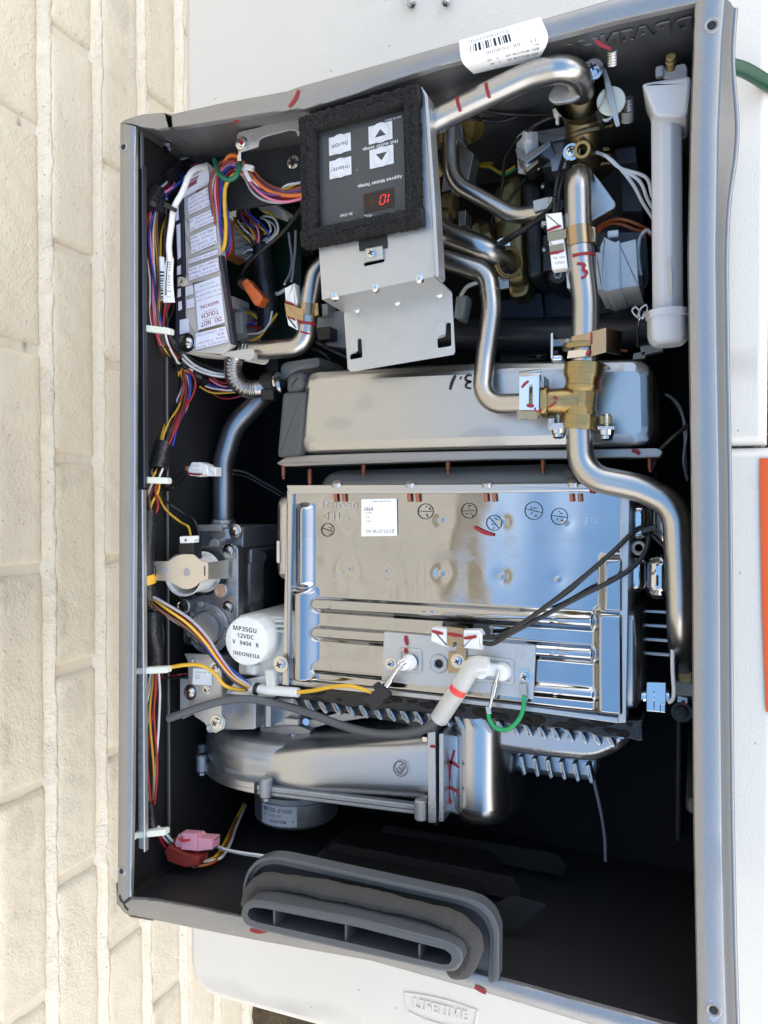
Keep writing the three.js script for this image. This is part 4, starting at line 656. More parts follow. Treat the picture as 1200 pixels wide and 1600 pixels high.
// ---------------------------------------------------------------- blower
const Zp = new THREE.Vector3(0, 0, 1);
{
  const g = group('blower', heater, 'cast aluminium blower lying across the heater with round motor');
  const A = P(400, 1160, 0.178), B = P(400, 1254, 0.178), R = 0.1, cy = 0.178 - R, C = new THREE.Vector3(A.x, cy, A.z), D = B.z - A.z;
  const cutTop = (gm) => gm;
  mesh('volute', lathe(C, Zp, [[0.034, 0.004], [0.046, 0.003], [0.068, 0.0015], [R - 0.012, 0.0015], [R - 0.005, 0.0035], [R - 0.0012, 0.009], [R, 0.016], [R, D * 0.55], [R - 0.001, D * 0.62], [R - 0.003, D * 0.68], [R - 0.003, D * 0.78], [R - 0.010, D * 0.95], [R - 0.03, D + 0.006], [0.03, D + 0.01]], 72), M.cast, g);
  mesh('inlet', lathe(C, Zp, [[0.024, 0.02], [0.026, 0.003], [0.034, 0.002], [0.036, 0.008]], 40), M.castDark, g);
  // outlet running to the flange, slightly waisted
  const ox0 = C.x, ox1 = P(672, 1200, 0.17).x, ring = (x, y0, y1, za, zb, r) => { const o = []; for (let i = 0; i < 40; i++) { const a = i / 40 * Math.PI * 2, e = (v) => Math.sign(v) * Math.pow(Math.abs(v), 0.5); o.push(new THREE.Vector3(x, (y0 + y1) / 2 + e(Math.sin(a)) * (y1 - y0) / 2, (za + zb) / 2 + e(Math.cos(a)) * (zb - za) / 2)); } return o; };
  const loft = (rings) => { const pos = [], idx = [], n = rings[0].length; rings.forEach((r, j) => r.forEach((p, i) => { pos.push(p.x, p.y, p.z); if (j) { const a = j * n + i, b = j * n + (i + 1) % n; idx.push(a - n, a, b - n, b - n, a, b); } })); const q = new THREE.BufferGeometry(); q.setAttribute('position', new THREE.Float32BufferAttribute(pos, 3)); q.setIndex(idx); q.computeVertexNormals(); return flat(q); };
  const za = A.z, zb = A.z + D * 0.84, e1 = P(672, 1142, 0.178).z, e2 = P(672, 1262, 0.17).z, rr = [];
  for (let i = 0; i <= 20; i++) { const t = i / 20, w = 0.0022 * Math.sin(t * Math.PI); rr.push(ring(lerp(ox0, ox1, t), 0.088, 0.1765 + 0.0055 * sstep(0, 0.35, t) - 0.013 * Math.max(0, t - 0.15) - w * 0.5, lerp(za + 0.005, e1 + 0.002, t) + w - 0.003 * sstep(0, 0.4, t) * (1 - t), lerp(zb - 0.004, e2, t) - w * 0.5 + 0.006 * sstep(0, 0.4, t) * (1 - t))); }
  mesh('outlet_duct', loft(rr), M.cast, g);
  // split flange with bosses
  const zf = A.z + D * 0.66, arc = []; for (let i = 0; i <= 60; i++) { const a = Math.PI * (1.08 - 1.0 * i / 60 * 0.58); arc.push([Math.cos(a), Math.sin(a)]); }
  const ringPart = (r0, r1, z0, z1) => { const S = new THREE.Shape(); arc.forEach(([x, y], i) => i ? S.lineTo(x * r1, y * r1) : S.moveTo(x * r1, y * r1)); [...arc].reverse().forEach(([x, y]) => S.lineTo(x * r0, y * r0)); S.closePath(); const q = new THREE.ExtrudeGeometry(S, { depth: z1 - z0, bevelEnabled: true, bevelSize: 0.0006, bevelThickness: 0.0006, bevelOffset: -0.0006, bevelSegments: 1 }); q.translate(C.x, C.y, z0); return q; };
  mesh('split_flange', [ringPart(R - 0.008, R + 0.0035, zf, zf + 0.0045), ringPart(R - 0.008, R + 0.0035, zf + 0.0052, zf + 0.0085), box(new THREE.Vector3((ox0 + ox1) / 2 + 0.001, 0.1735, zf + 0.003), ox1 - ox0 - 0.004, 0.008, 0.0045, 0, 0.0008, 0, -0.07), box(new THREE.Vector3((ox0 + ox1) / 2 + 0.001, 0.173, zf + 0.0075), ox1 - ox0 - 0.004, 0.007, 0.0033, 0, 0.0008, 0, -0.07)], M.cast, g);
  for (const a of [3.02, 2.72, 2.40, 1.45]) { const c = new THREE.Vector3(C.x + Math.cos(a) * (R + 0.005), C.y + Math.sin(a) * (R + 0.005), zf - 0.007); mesh('boss', [rod(c, c.clone().add(new THREE.Vector3(0, 0, 0.017)), 0.0058, 0.0058, 0.0012), hex(c.clone().add(new THREE.Vector3(0, 0, 0.017)), Zp, 0.0038, 0.003)], M.cast, g); }
  const ec = new THREE.Vector3(ox1 - 0.005, 0.178, zf - 0.007); mesh('boss', [rod(ec, ec.clone().add(new THREE.Vector3(0, 0, 0.017)), 0.0055, 0.0055, 0.0012)], M.cast, g);
  // motor
  const mz = A.z + D + 0.022; mesh('motor_neck', rod(new THREE.Vector3(P(458, 1270, 0.085).x, cy, mz - 0.03), new THREE.Vector3(P(458, 1270, 0.085).x, cy, mz), 0.036), M.castDark, g); mesh('motor', lathe(new THREE.Vector3(P(458, 1270, 0.085).x, cy, mz - 0.002), Zp, [[0.042, 0], [0.042, 0.005], [0.041, 0.0056], [0.042, 0.0062], [0.042, 0.021], [0.041, 0.0216], [0.042, 0.0222], [0.042, 0.027], [0.0395, 0.03], [0.03, 0.032], [0, 0.032]], 56), M.castDark, g);
  const mc = new THREE.Vector3(P(458, 1270, 0.085).x, cy, 0), lab = []; const arcp = (a, z) => new THREE.Vector3(mc.x + Math.sin(a) * 0.0423, mc.y + Math.cos(a) * 0.0423, z);
  const lg = plate([arcp(-0.42, mz + 0.004), arcp(0.50, mz + 0.004), arcp(0.50, mz + 0.024), arcp(-0.42, mz + 0.024)], 0.0001, 14, 1, (p, s, t) => { const q = arcp(lerp(-0.42, 0.50, s), p.z); p.x = q.x; p.y = q.y; });
  mesh('sticker', lg, std({ map: canvasTex(256, 128, (x, w, h) => { fillBg(x, w, h, '#c9ccd4'); lines(x, [['MO15D-01000', 16, 42, 32, '#1c1c20', 'bold', 'left', 'monospace'], ['ORF-0538-937', 14, 72, 20, '#333', '', 'left', 'monospace'], ['-024195M', 62, 108, 26, '#1c1c20', 'bold', 'left', 'monospace']]); x.fillStyle = '#222'; x.beginPath(); x.arc(232, 92, 4, 0, 7); x.fill(); }), roughness: 0.4 }), g, 'pale sticker on the round motor');
  const seal = []; { const c = P(626, 1201, 0.174), r = 0.0062, st = (q, w) => seal.push(stroke(q.map(([u, v]) => new THREE.Vector3(c.x + u * r, 0.1735 + 0.0006, c.z + v * r)), w, 0.0006)); const ri = []; for (let i = 0; i <= 22; i++) ri.push([Math.cos(i / 22 * 6.283), Math.sin(i / 22 * 6.283)]); st(ri, 0.0007); st([[-0.6, -0.1], [-0.1, 0.6], [0.5, 0.1]], 0.0007); st([[-0.1, -0.5], [0.4, -0.6], [0.5, -0.1], [0, 0], [-0.1, -0.5]], 0.0006); }
  mesh('ink_stamp', seal, M.ink, g);
  // outlet flange pair and the mixing tube
  const t = group('mixing_tube', heater, 'silver mixing tube with red hash marks beside the blower outlet');
  mesh('flange_plate', [prism([[668, 1144], [680, 1143], [681, 1286], [669, 1286]], 0.182, 0.04, { bevel: 0.0005 }), prism([[686, 1146], [693, 1146], [693, 1284], [686, 1284]], 0.180, 0.04, { bevel: 0.0005 })], M.cast, t); mesh('flange_gasket', prism([[680, 1148], [687, 1148], [687, 1282], [681, 1282]], 0.174, 0.04), M.black, t);
  { const x0 = P(693, 1200, 0.15).x, x1 = P(816, 1200, 0.104).x, cx = (x0 + x1) / 2, w = (x1 - x0) / 2, zA = P(750, 1112, 0.162).z, zB = P(750, 1277, 0.135).z, rings = [], pos = [], idx = [], N = 48;
    for (let j = 0; j <= 14; j++) { const e = j < 6 ? 0 : (j - 6) / 8, z = j < 6 ? lerp(zA, zB - 0.016, j / 5) : zB - 0.016 + 0.016 * Math.sin(e * Math.PI / 2), k = j < 6 ? 1 : 0.62 + 0.38 * Math.cos(e * Math.PI / 2); for (let i = 0; i < N; i++) { const a = i / N * Math.PI * 2, c = Math.cos(a), s_ = Math.sin(a), p = (v) => Math.sign(v) * Math.pow(Math.abs(v), 0.82); pos.push(cx + p(c) * w * (0.4 + 0.6 * k), 0.106 + p(s_) * 0.056 * (0.35 + 0.65 * k), z); if (j) { const q = j * N + i, r = j * N + (i + 1) % N; idx.push(q - N, q, r - N, r - N, q, r); } } }
    const c = pos.length / 3; pos.push(cx, 0.106, zB + 0.0002); for (let i = 0; i < N; i++) idx.push(c - N + i, c, c - N + (i + 1) % N);
    const q = new THREE.BufferGeometry(); q.setAttribute('position', new THREE.Float32BufferAttribute(pos, 3)); q.setIndex(idx); q.computeVertexNormals(); mesh('tube_body', flat(q), M.satin, t); }
  mesh('tube_fold', prism([[691, 1146], [715, 1150], [717, 1275], [691, 1266]], 0.1635, 0.09, { r: 0.002, bevel: 0.002 }), M.cast, t);
  for (const l of [[[694, 1187], [706, 1191], [718, 1199]], [[694, 1226], [706, 1232], [718, 1238]], [[710, 1172], [703, 1200], [701, 1240], [705, 1256]]]) redMark(t, l.map(([x, y]) => [x, y, 0.1635]), 0.0022, 0.0006);
  redMark(t, [[672, 1166, 0.182], [677, 1166, 0.182], [681, 1167, 0.182]], 0.002);
  for (const y of [1154, 1252]) mesh('bolt', [hex(P(669, y, 0.165), new THREE.Vector3(-1, 0, 0), 0.0038, 0.004), rod(P(693, y, 0.165), P(700, y, 0.165), 0.002)], M.chrome, t);
  mesh('stay_plate', prism([[640, 1262], [690, 1282], [682, 1292], [650, 1276]], 0.12, 0.1185), M.black, t);
  // pale lead running down into the dark end
  const l = group('fan_leads', heater, 'single pale lead dropping into the dark exhaust end'); wire(l, 'grey', [[928, 1220, 0.09], [938, 1265, 0.07], [945, 1310, 0.05], [946, 1345, 0.035]], 0.0015);
  const l2 = group('motor_leads', heater, 'motor leads rising out of the dark below the blower');
  wire(l2, 'yellow', [[381, 1256, 0.07], [366, 1285, 0.09], [350, 1318, 0.115], [334, 1340, 0.13], [315, 1346, 0.135], [303, 1342, 0.135]], 0.0014); wire(l2, 'rust', [[379, 1260, 0.066], [364, 1292, 0.088], [350, 1330, 0.11], [332, 1348, 0.125], [310, 1353, 0.13], [298, 1350, 0.13]], 0.0014); wire(l2, 'white', [[384, 1258, 0.066], [370, 1290, 0.088], [358, 1322, 0.108], [342, 1342, 0.12], [318, 1346, 0.128]], 0.0014);
}
// ---------------------------------------------------------------- gas valve
{
  const UPV = 0.03, PV = (x, y, h) => P(x, y, h + UPV), prismU = (q, a, b, o) => prism(q, a + UPV, b + UPV, o);
  const g = group('gas_valve', heater, 'grey cast gas valve with screws, ports and a round regulator');
  mesh('valve_body', [prismU([[312, 853], [367, 852], [372, 857], [372, 1006], [366, 1010], [300, 1010], [286, 1004], [286, 936], [300, 930], [312, 922]], 0.14, 0.13, { r: 0.003, bevel: 0.0012 }), prismU([[318, 860], [368, 857], [368, 1004], [318, 1006]], 0.131, 0.05), prismU([[340, 858], [378, 858], [378, 1000], [340, 1000]], 0.118, 0.06, { r: 0.004, bevel: 0.004 })], M.cast, g);
  mesh('side_plate', [prismU([[371, 857], [394, 858], [394, 984], [371, 998]], 0.105, 0.06, { r: 0.002, bevel: 0.002 }), prismU([[372, 880], [392, 876], [392, 950], [372, 962]], 0.108, 0.06, { r: 0.006, bevel: 0.004 })], M.castDark, g);
  mesh('rear_cover', prismU([[393, 857], [402, 855], [414, 862], [417, 872], [412, 880], [412, 966], [396, 968]], 0.085, 0.04, { r: 0.003, bevel: 0.002 }), M.black, g);
  mesh('inlet_block', [prismU([[312, 822], [380, 823], [380, 856], [312, 856]], 0.118, 0.05, { r: 0.002, bevel: 0.0015 }), prismU([[323, 824], [360, 824], [360, 842], [352, 850], [332, 850], [323, 842]], 0.128, 0.08, { r: 0.006, bevel: 0.005, seg: 4 })], M.castDark, g);
  mesh('inlet_collar', [rod(PV(349, 818, 0.114), PV(349, 826, 0.114), 0.0125), rod(PV(349, 812, 0.114), PV(349, 818, 0.114), 0.0112)], M.cast, g);
  mesh('barcode_plate', prismU([[308, 820], [346, 820], [345, 830], [311, 830]], 0.134, 0.132, { bevel: 0.0003 }), M.zinc, g);
  mesh('lug', [prismU([[362, 821], [375, 821], [375, 839], [362, 838]], 0.1275, 0.124), rod(PV(334, 851, 0.138).setY(0.12), PV(334, 851, 0.138), 0.0055)], M.cast, g);
  for (const [x, y, r, h] of [[367, 830, 0.0045, 0.128], [357, 861, 0.0042, 0.1405], [356, 949, 0.004, 0.1405], [311, 921, 0.0042, 0.1405], [284, 928, 0.004, 0.143], [298, 1001, 0.004, 0.1405], [438, 1038, 0.0045, 0.166]]) screw(g, PV(x, y, h), r);
  // test ports
  const port = (x, y, h1, r, m, dx) => { const top = PV(x, y, h1), b = PV(x + dx, y - dx * 0.1, 0.139); mesh('test_port', [rod(b, top, r * 1.05, r, 0.001)], M.cast, g); mesh('port_screw', lathe(top, UP, [[r * 0.95, 0], [r * 0.95, 0.001], [r * 0.75, 0.0016], [r * 0.7, 0.0006], [0, 0.0006]], 20), m, g); };
  port(344, 923, 0.152, 0.0062, std({ rgb: [0.5, 0.33, 0.25], metalness: 0.7, roughness: 0.45 }), 9); port(286, 947, 0.156, 0.0066, M.chrome, 15); port(313, 944, 0.146, 0.0034, M.cast, 6);
  // round regulator
  const rc = PV(325, 982, 0.1405), rt = PV(322, 981, 0.162); mesh('regulator', [lathe(rc, UP, [[0.0235, 0], [0.0235, 0.001], [0.022, 0.0018], [0.0215, 0.0012], [0.0195, 0.0012], [0.0188, 0.0022], [0.0175, 0.0024], [0.0172, 0.003]], 48), lathe(rc.clone(), rt.clone().sub(rc), [[0.0172, 0], [0.0160, 0.004], [0.0150, 0.0195], [0.0138, 0.021], [0.0130, 0.0205], [0.0125, 0.012], [0, 0.012]], 40)], M.cast, g);
  for (const a of [0.15, -0.35, 2.4]) mesh('regulator_rib', box(rc.clone().add(new THREE.Vector3(Math.cos(a) * 0.0195, 0.0025, -Math.sin(a) * 0.0195)), 0.009, 0.004, 0.0018, a), M.cast, g);
  mesh('regulator_cap', lathe(rt, UP, [[0, 0.0002], [0.0128, 0.0003]], 30), M.castDark, g);
  // solenoid with its tan bracket
  const s = group('solenoid', heater, 'white wrapped solenoid under a tan steel bracket'), so = PV(322, 893, 0.141);
  mesh('coil', lathe(so, UP, [[0.019, 0], [0.019, 0.004], [0.0172, 0.005], [0.0172, 0.032], [0.019, 0.033], [0.019, 0.036]], 40), M.white, s); mesh('coil_ring', lathe(so, UP, [[0.0172, 0], [0.0215, 0.0008], [0.0215, 0.003], [0.0175, 0.0045]], 40), M.black, s);
  const br = std({ rgb: [0.62, 0.56, 0.48], metalness: 0.75, roughness: 0.4, bumpMap: rep(tFine, 30), bumpScale: 0.00004 });
  mesh('bracket', [prismU([[238, 877], [262, 877], [275, 869], [283, 866], [302, 866], [312, 875], [325, 879], [325, 905], [312, 909], [305, 917], [294, 921], [284, 920], [274, 914], [262, 908], [238, 907]], 0.185, 0.1832, { r: 0.0025, bevel: 0.0004 }), plate([PV(325, 879, 0.1848), PV(357, 875, 0.143), PV(357, 904, 0.143), PV(325, 905, 0.1848)], 0.0016, 6, 1)], br, s);
  for (const [x, y] of [[257, 892], [292, 894]]) mesh('rivet', lathe(PV(x, y, 0.185), UP, [[0.0034, -0.0002], [0.0034, 0.0004], [0.0026, 0.0008], [0, 0.0007]], 20), M.cast, s);
  mesh('slot_mark', [stroke([[320, 884, 0.215], [320, 900, 0.215]], 0.0008), stroke([[241, 885, 0.215], [243, 885, 0.215], [243, 899, 0.215], [241, 899, 0.215]], 0.0008)], M.ink, s);
  const pl = group('valve_plug', heater, 'small white and black plug on the gas valve solenoid');
  mesh('socket', [box(PV(297, 858, 0.170), 0.0165, 0.012, 0.013, 0.04), box(PV(302, 866, 0.166), 0.012, 0.01, 0.01)], M.black, pl); mesh('plug_body', [box(PV(296, 843, 0.176), 0.0148, 0.0085, 0.006, 0.05), box(PV(297, 840, 0.178), 0.017, 0.004, 0.003, 0.05)], M.white, pl); redMark(pl, [[289, 844, 0.2108], [292, 844, 0.2108]], 0.0018);
  // lower control body
  const lw = group('gas_control_body', heater, 'galvanised lower gas control block with white label');
  mesh('face_plate', prismU([[287, 1021], [345, 1024], [346, 1050], [346, 1118], [352, 1124], [351, 1138], [336, 1146], [326, 1141], [319, 1129], [304, 1120], [295, 1106], [293, 1032]], 0.16, 0.157, { r: 0.002, bevel: 0.0006 }), M.zinc, lw);
  mesh('control_block', [prismU([[296, 1026], [345, 1028], [345, 1120], [330, 1136], [312, 1126], [298, 1108]], 0.1565, 0.07, { r: 0.003, bevel: 0.001 }), prismU([[345, 1088], [400, 1090], [400, 1140], [350, 1142]], 0.135, 0.05, { r: 0.003, bevel: 0.002 }), prismU([[398, 1092], [412, 1092], [412, 1136], [398, 1136]], 0.12, 0.05), prismU([[410, 1086], [470, 1092], [470, 1134], [410, 1140]], 0.12, 0.05, { r: 0.002, bevel: 0.003 }), prismU([[406, 1130], [468, 1134], [486, 1142], [484, 1148], [440, 1150], [406, 1144]], 0.112, 0.1, { r: 0.002, bevel: 0.001 }), prismU([[415, 1096], [423, 1096], [423, 1136], [415, 1136]], 0.135, 0.1), prismU([[426, 1112], [432, 1112], [432, 1130], [426, 1130]], 0.124, 0.1), prismU([[444, 1122], [466, 1124], [466, 1134], [444, 1132]], 0.128, 0.1)], M.castDark, lw);
  mesh('flange_plate', prismU([[470, 1128], [560, 1106], [600, 1108], [600, 1118], [520, 1130], [474, 1142]], 0.105, 0.098, { bevel: 0.0006 }), M.castDark, lw);
  mesh('sticker', prismU([[302, 1044], [331, 1046], [331, 1071], [301, 1069]], 0.1604, 0.1601, { bevel: 0 }), M.white, lw);
  label(lw, [[331, 1071, 0.1905], [301, 1069, 0.1905], [302, 1044, 0.1905], [331, 1046, 0.1905]], 192, 160, (x, w, h) => { fillBg(x, w, h, '#f2f2ef'); lines(x, [['V2 20711000DN', 12, 132, 20, '#333', '', 'left', 'monospace'], ['0131', 120, 100, 20, '#333', '', 'left', 'monospace'], ['05DA', 118, 76, 20, '#333', '', 'left', 'monospace']]); }, { text: 'white lot label on the gas control block' });
  for (const [x, y, r] of [[297, 1082, 0.0046], [323, 1078, 0.0025], [338, 1129, 0.0042], [336, 1043, 0.003]]) screw(lw, PV(x, y, 0.161), r);
  mesh('pin_eye', [lathe(PV(328, 1138, 0.1602), UP, [[0.0016, 0], [0.0028, 0.0008], [0.004, 0]], 16), lathe(PV(304, 1034, 0.1602), UP, [[0.0014, 0], [0.0028, 0.0008], [0.0034, 0]], 16)], M.cast, lw);
  mesh('side_cover', prismU([[281, 1060], [294, 1061], [295, 1110], [286, 1124], [281, 1120]], 0.13, 0.08, { r: 0.001 }), M.ash, lw);
  mesh('bolt', [hex(PV(480, 1126, 0.118), new THREE.Vector3(0.2, 1, 0), 0.0035, 0.004), hex(PV(458, 1147, 0.11), new THREE.Vector3(0, 0.2, 1), 0.004, 0.005)], M.chrome, lw);
  // stepper motor
  const m = group('stepper_motor', heater, 'round white stepper motor lettered in black'), mc = P(384, 1002, 0.2);
  mesh('motor_cap', lathe(mc.clone().setY(0.176), UP, [[0.0212, 0], [0.0212, 0.0225], [0.0206, 0.0236], [0.0198, 0.024], [0, 0.024]], 56), M.white, m);
  mesh('motor_housing', [prism([[372, 961], [446, 963], [446, 1046], [438, 1058], [430, 1060], [372, 1054]], 0.176, 0.09, { r: 0.003, bevel: 0.002 }), box(P(437, 1040, 0.158), 0.012, 0.016, 0.014, 0, 0.005)], M.ivory, m);
  for (let i = 0; i < 3; i++) mesh('housing_rib', prism([[428, 968 + i * 8], [449, 969 + i * 8], [449, 973 + i * 8], [428, 972 + i * 8]], 0.181, 0.12), M.ivory, m);
  mesh('mount_leg', [prism([[412, 1046], [428, 1048], [430, 1086], [416, 1086]], 0.188, 0.12, { r: 0.002, bevel: 0.002 }), prism([[366, 1066], [430, 1052], [444, 1058], [430, 1090], [350, 1084]], 0.180, 0.172, { r: 0.002, bevel: 0.001 }), prism([[384, 1036], [400, 1040], [398, 1056], [382, 1052]], 0.185, 0.13, { r: 0.003, bevel: 0.002 })], M.ivory, m);
  const R_ = 0.0195, q = (u, v) => new THREE.Vector3(mc.x + u * R_, 0.2001, mc.z + v * R_);
  mesh('lettering', plate([q(-0.76, -0.74), q(0.76, -0.62), q(0.76, 0.78), q(-0.76, 0.66)], 0.0001), std({ map: canvasTex(256, 256, (x, w, h) => { fillBg(x, w, h, '#e0e1df'); lines(x, [['MP35GU', 120, 46, 52, '#0a0a0a', 'bold', 'center'], ['12VDC', 126, 102, 48, '#0a0a0a', 'bold', 'center'], ['V   9404   R', 126, 158, 46, '#0a0a0a', 'bold', 'center'], ['INDONESIA', 132, 248, 42, '#0a0a0a', 'bold', 'center']]); }), roughness: 0.42 }), m);
}
// ---------------------------------------------------------------- stainless pipework
const pipe = (parent, list, R, r, mat = M.pipe, name = 'pipe_run') => { const p = pipePath(list, R); return { path: p, mesh: mesh(name, sweep(p, r, 28), mat, parent) }; };
const ring = (parent, path, r, a, b, a0, a1, mat = M.marker, th = 0.0004, name = 'ink_mark') => mesh(name, band(path, r, a, b, a0, a1, th), mat, parent);
{
  // hot outlet pipe and its oval flange
  let g = group('outlet_pipe', heater, 'thick stainless pipe with two red marks ending in an oval flange');
  let q = pipe(g, [[650, 205, 0.216], [700, 178, 0.218], [830, 117, 0.224], [900, 102, 0.226], [909, 146, 0.196]], [0.05, 0.06, 0.022], 0.0093);
  ring(g, q.path, 0.0093, 0.255, 0.272, -0.45, 0.75); ring(g, q.path, 0.0093, 0.41, 0.427, -0.5, 0.75);
  mesh('oval_flange', prism([[854, 152], [868, 130], [880, 118], [904, 104], [927, 99], [937, 107], [921, 136], [907, 150], [895, 158], [865, 162]], 0.208, 0.204, { r: 0.006, bevel: 0.0008 }), M.zinc, g); screw(g, PH(926, 108, 0.2095), 0.0048, UP, true);
  mesh('rear_bracket', [prism([[940, 104], [947, 108], [958, 140], [969, 196], [962, 198], [948, 150]], 0.2, 0.198, { r: 0.001 })], M.castDark, g);
  // brass riser behind it
  g = group('brass_manifold', heater, 'tarnished brass manifold tube under the outlet flange');
  const br = std({ rgb: [0.15, 0.12, 0.07], metalness: 0.95, roughness: 0.34, bumpMap: rep(tFine, 20), bumpScale: 0.0001 });
  mesh('manifold_tube', [sweep(pipePath([[906, 146, 0.185], [912, 215, 0.168], [916, 256, 0.15]], 0.05), 0.0135, 28), lathe(P(905, 146, 0.2).setY(0.165), UP, [[0.015, 0], [0.017, 0.028], [0.0185, 0.034]], 30), rod(P(914, 205, 0.172), P(915, 212, 0.171), 0.0148)], br, g);
  mesh('sensor_boss', [lathe(P(910, 234, 0.182), new THREE.Vector3(-0.15, 1, 0.2), [[0.0068, -0.012], [0.0068, 0], [0.0062, 0.001], [0.004, 0.001], [0.004, -0.006]], 24), box(P(894, 240, 0.174), 0.012, 0.004, 0.010, 0.2)], M.brass, g); screw(g, P(893, 237, 0.1775), 0.0042);
  mesh('boss_arm', box(P(944, 185, 0.168), 0.018, 0.01, 0.018, 0, 0.004), br, g); screw(g, P(948, 177, 0.176), 0.0056); mesh('grommet', lathe(P(955, 158, 0.192), new THREE.Vector3(0.2, 1, 0.1), [[0, 0.002], [0.005, 0.0022], [0.0095, 0.0015], [0.0102, 0], [0.0095, -0.002]], 26), M.tie, g);
  mesh('lower_rings', [rod(P(930, 246, 0.145), P(931, 251, 0.145), 0.0155), rod(P(931, 256, 0.144), P(932, 261, 0.144), 0.0155), rod(P(932, 268, 0.142), P(933, 272, 0.142), 0.0145)], M.brass, g);
  // riser pipe down to the tee
  g = group('riser_pipe', heater, 'thick stainless pipe running down to the brass tee');
  q = pipe(g, [[924, 316, 0.115], [902, 270, 0.200], [904, 360, 0.2], [909, 420, 0.2], [915, 470, 0.2], [913, 590, 0.2]], [0.0165, 0.1, 0.1, 0.1], 0.0096);
  mesh('corner_flange', prism([[893, 300], [897, 266], [905, 259], [918, 261], [934, 278], [962, 317], [961, 324], [918, 348], [906, 344], [898, 320]], 0.166, 0.1625, { r: 0.004, bevel: 0.0008 }), M.zinc, g); mesh('flange_seat', prism([[900, 306], [920, 300], [950, 318], [956, 326], [922, 345]], 0.162, 0.15), M.brass, g);
  ring(g, q.path, 0.0096, 0.615, 0.625, -1.4, 0.5); mesh('ink_mark', [stroke([[894, 413, 0.2], [905, 412, 0.2], [914, 414, 0.2], [911, 421, 0.2], [917, 425, 0.2], [915, 431, 0.2], [908, 435, 0.2]].map(([x, y, h]) => { const c = P(912, y, 0.2), p = P(x, y, 0.2095), d = clamp((p.x - c.x) / 0.0096, -0.95, 0.95); p.y = 0.2 + 0.0096 * Math.sqrt(1 - d * d); return p; }), 0.002, 0.0007)], M.marker, g);
  mesh('pipe_band', band(q.path, 0.0097, 0.525, 0.585, -1.5, 0.9, 0.0006), M.bronze, g); mesh('band_lip', prism([[924, 353], [930, 355], [930, 378], [925, 377]], 0.204, 0.196), M.bronze, g);
  // fuse block clipped to it
  const fuse = (parent, blocks, h, straps, reds) => { blocks.forEach((b) => mesh('ceramic_block', prism(b, h, h - 0.011, { bevel: 0.001 }), M.ceramic, parent)); straps.forEach((b) => mesh('clip', prism(b, h + 0.0009, h - 0.0115, { bevel: 0.0003 }), M.bronze, parent)); reds.forEach((l) => redMark(parent, l.map(([x, y]) => [x, y, h]), 0.0019, 0.0005)); };
  g = group('pipe_fuse', heater, 'white fuse blocks with red bars clipped to the riser pipe');
  fuse(g, [[[852, 334], [877, 331], [880, 357], [855, 363]], [[857, 376], [881, 371], [887, 418], [862, 421]]], 0.206, [[[855, 364], [884, 358], [885, 372], [856, 377]], [[858, 384], [881, 379], [882, 390], [859, 394]]], [[[855, 361], [867, 356], [877, 353]], [[859, 397], [870, 394], [882, 391]]]);
  label(g, [[886, 416, 0.206], [863, 418, 0.206], [861, 399, 0.206], [884, 396, 0.206]], 96, 80, (x, w, h) => { fillBg(x, w, h, '#e6e6e2'); lines(x, [['L0501', 8, 34, 26, '#444'], ['HO  %L', 8, 66, 24, '#444']]); }, { lift: 0.0006 });
  for (const [q, a, b] of [[[[884, 416], [889, 418], [893, 452], [886, 450]], 0.200, 0.185], [[[846, 345], [854, 346], [856, 352], [846, 351]], 0.2, 0.197]]) mesh('spring_leaf', prism(q, a, b), M.zinc, g);
}
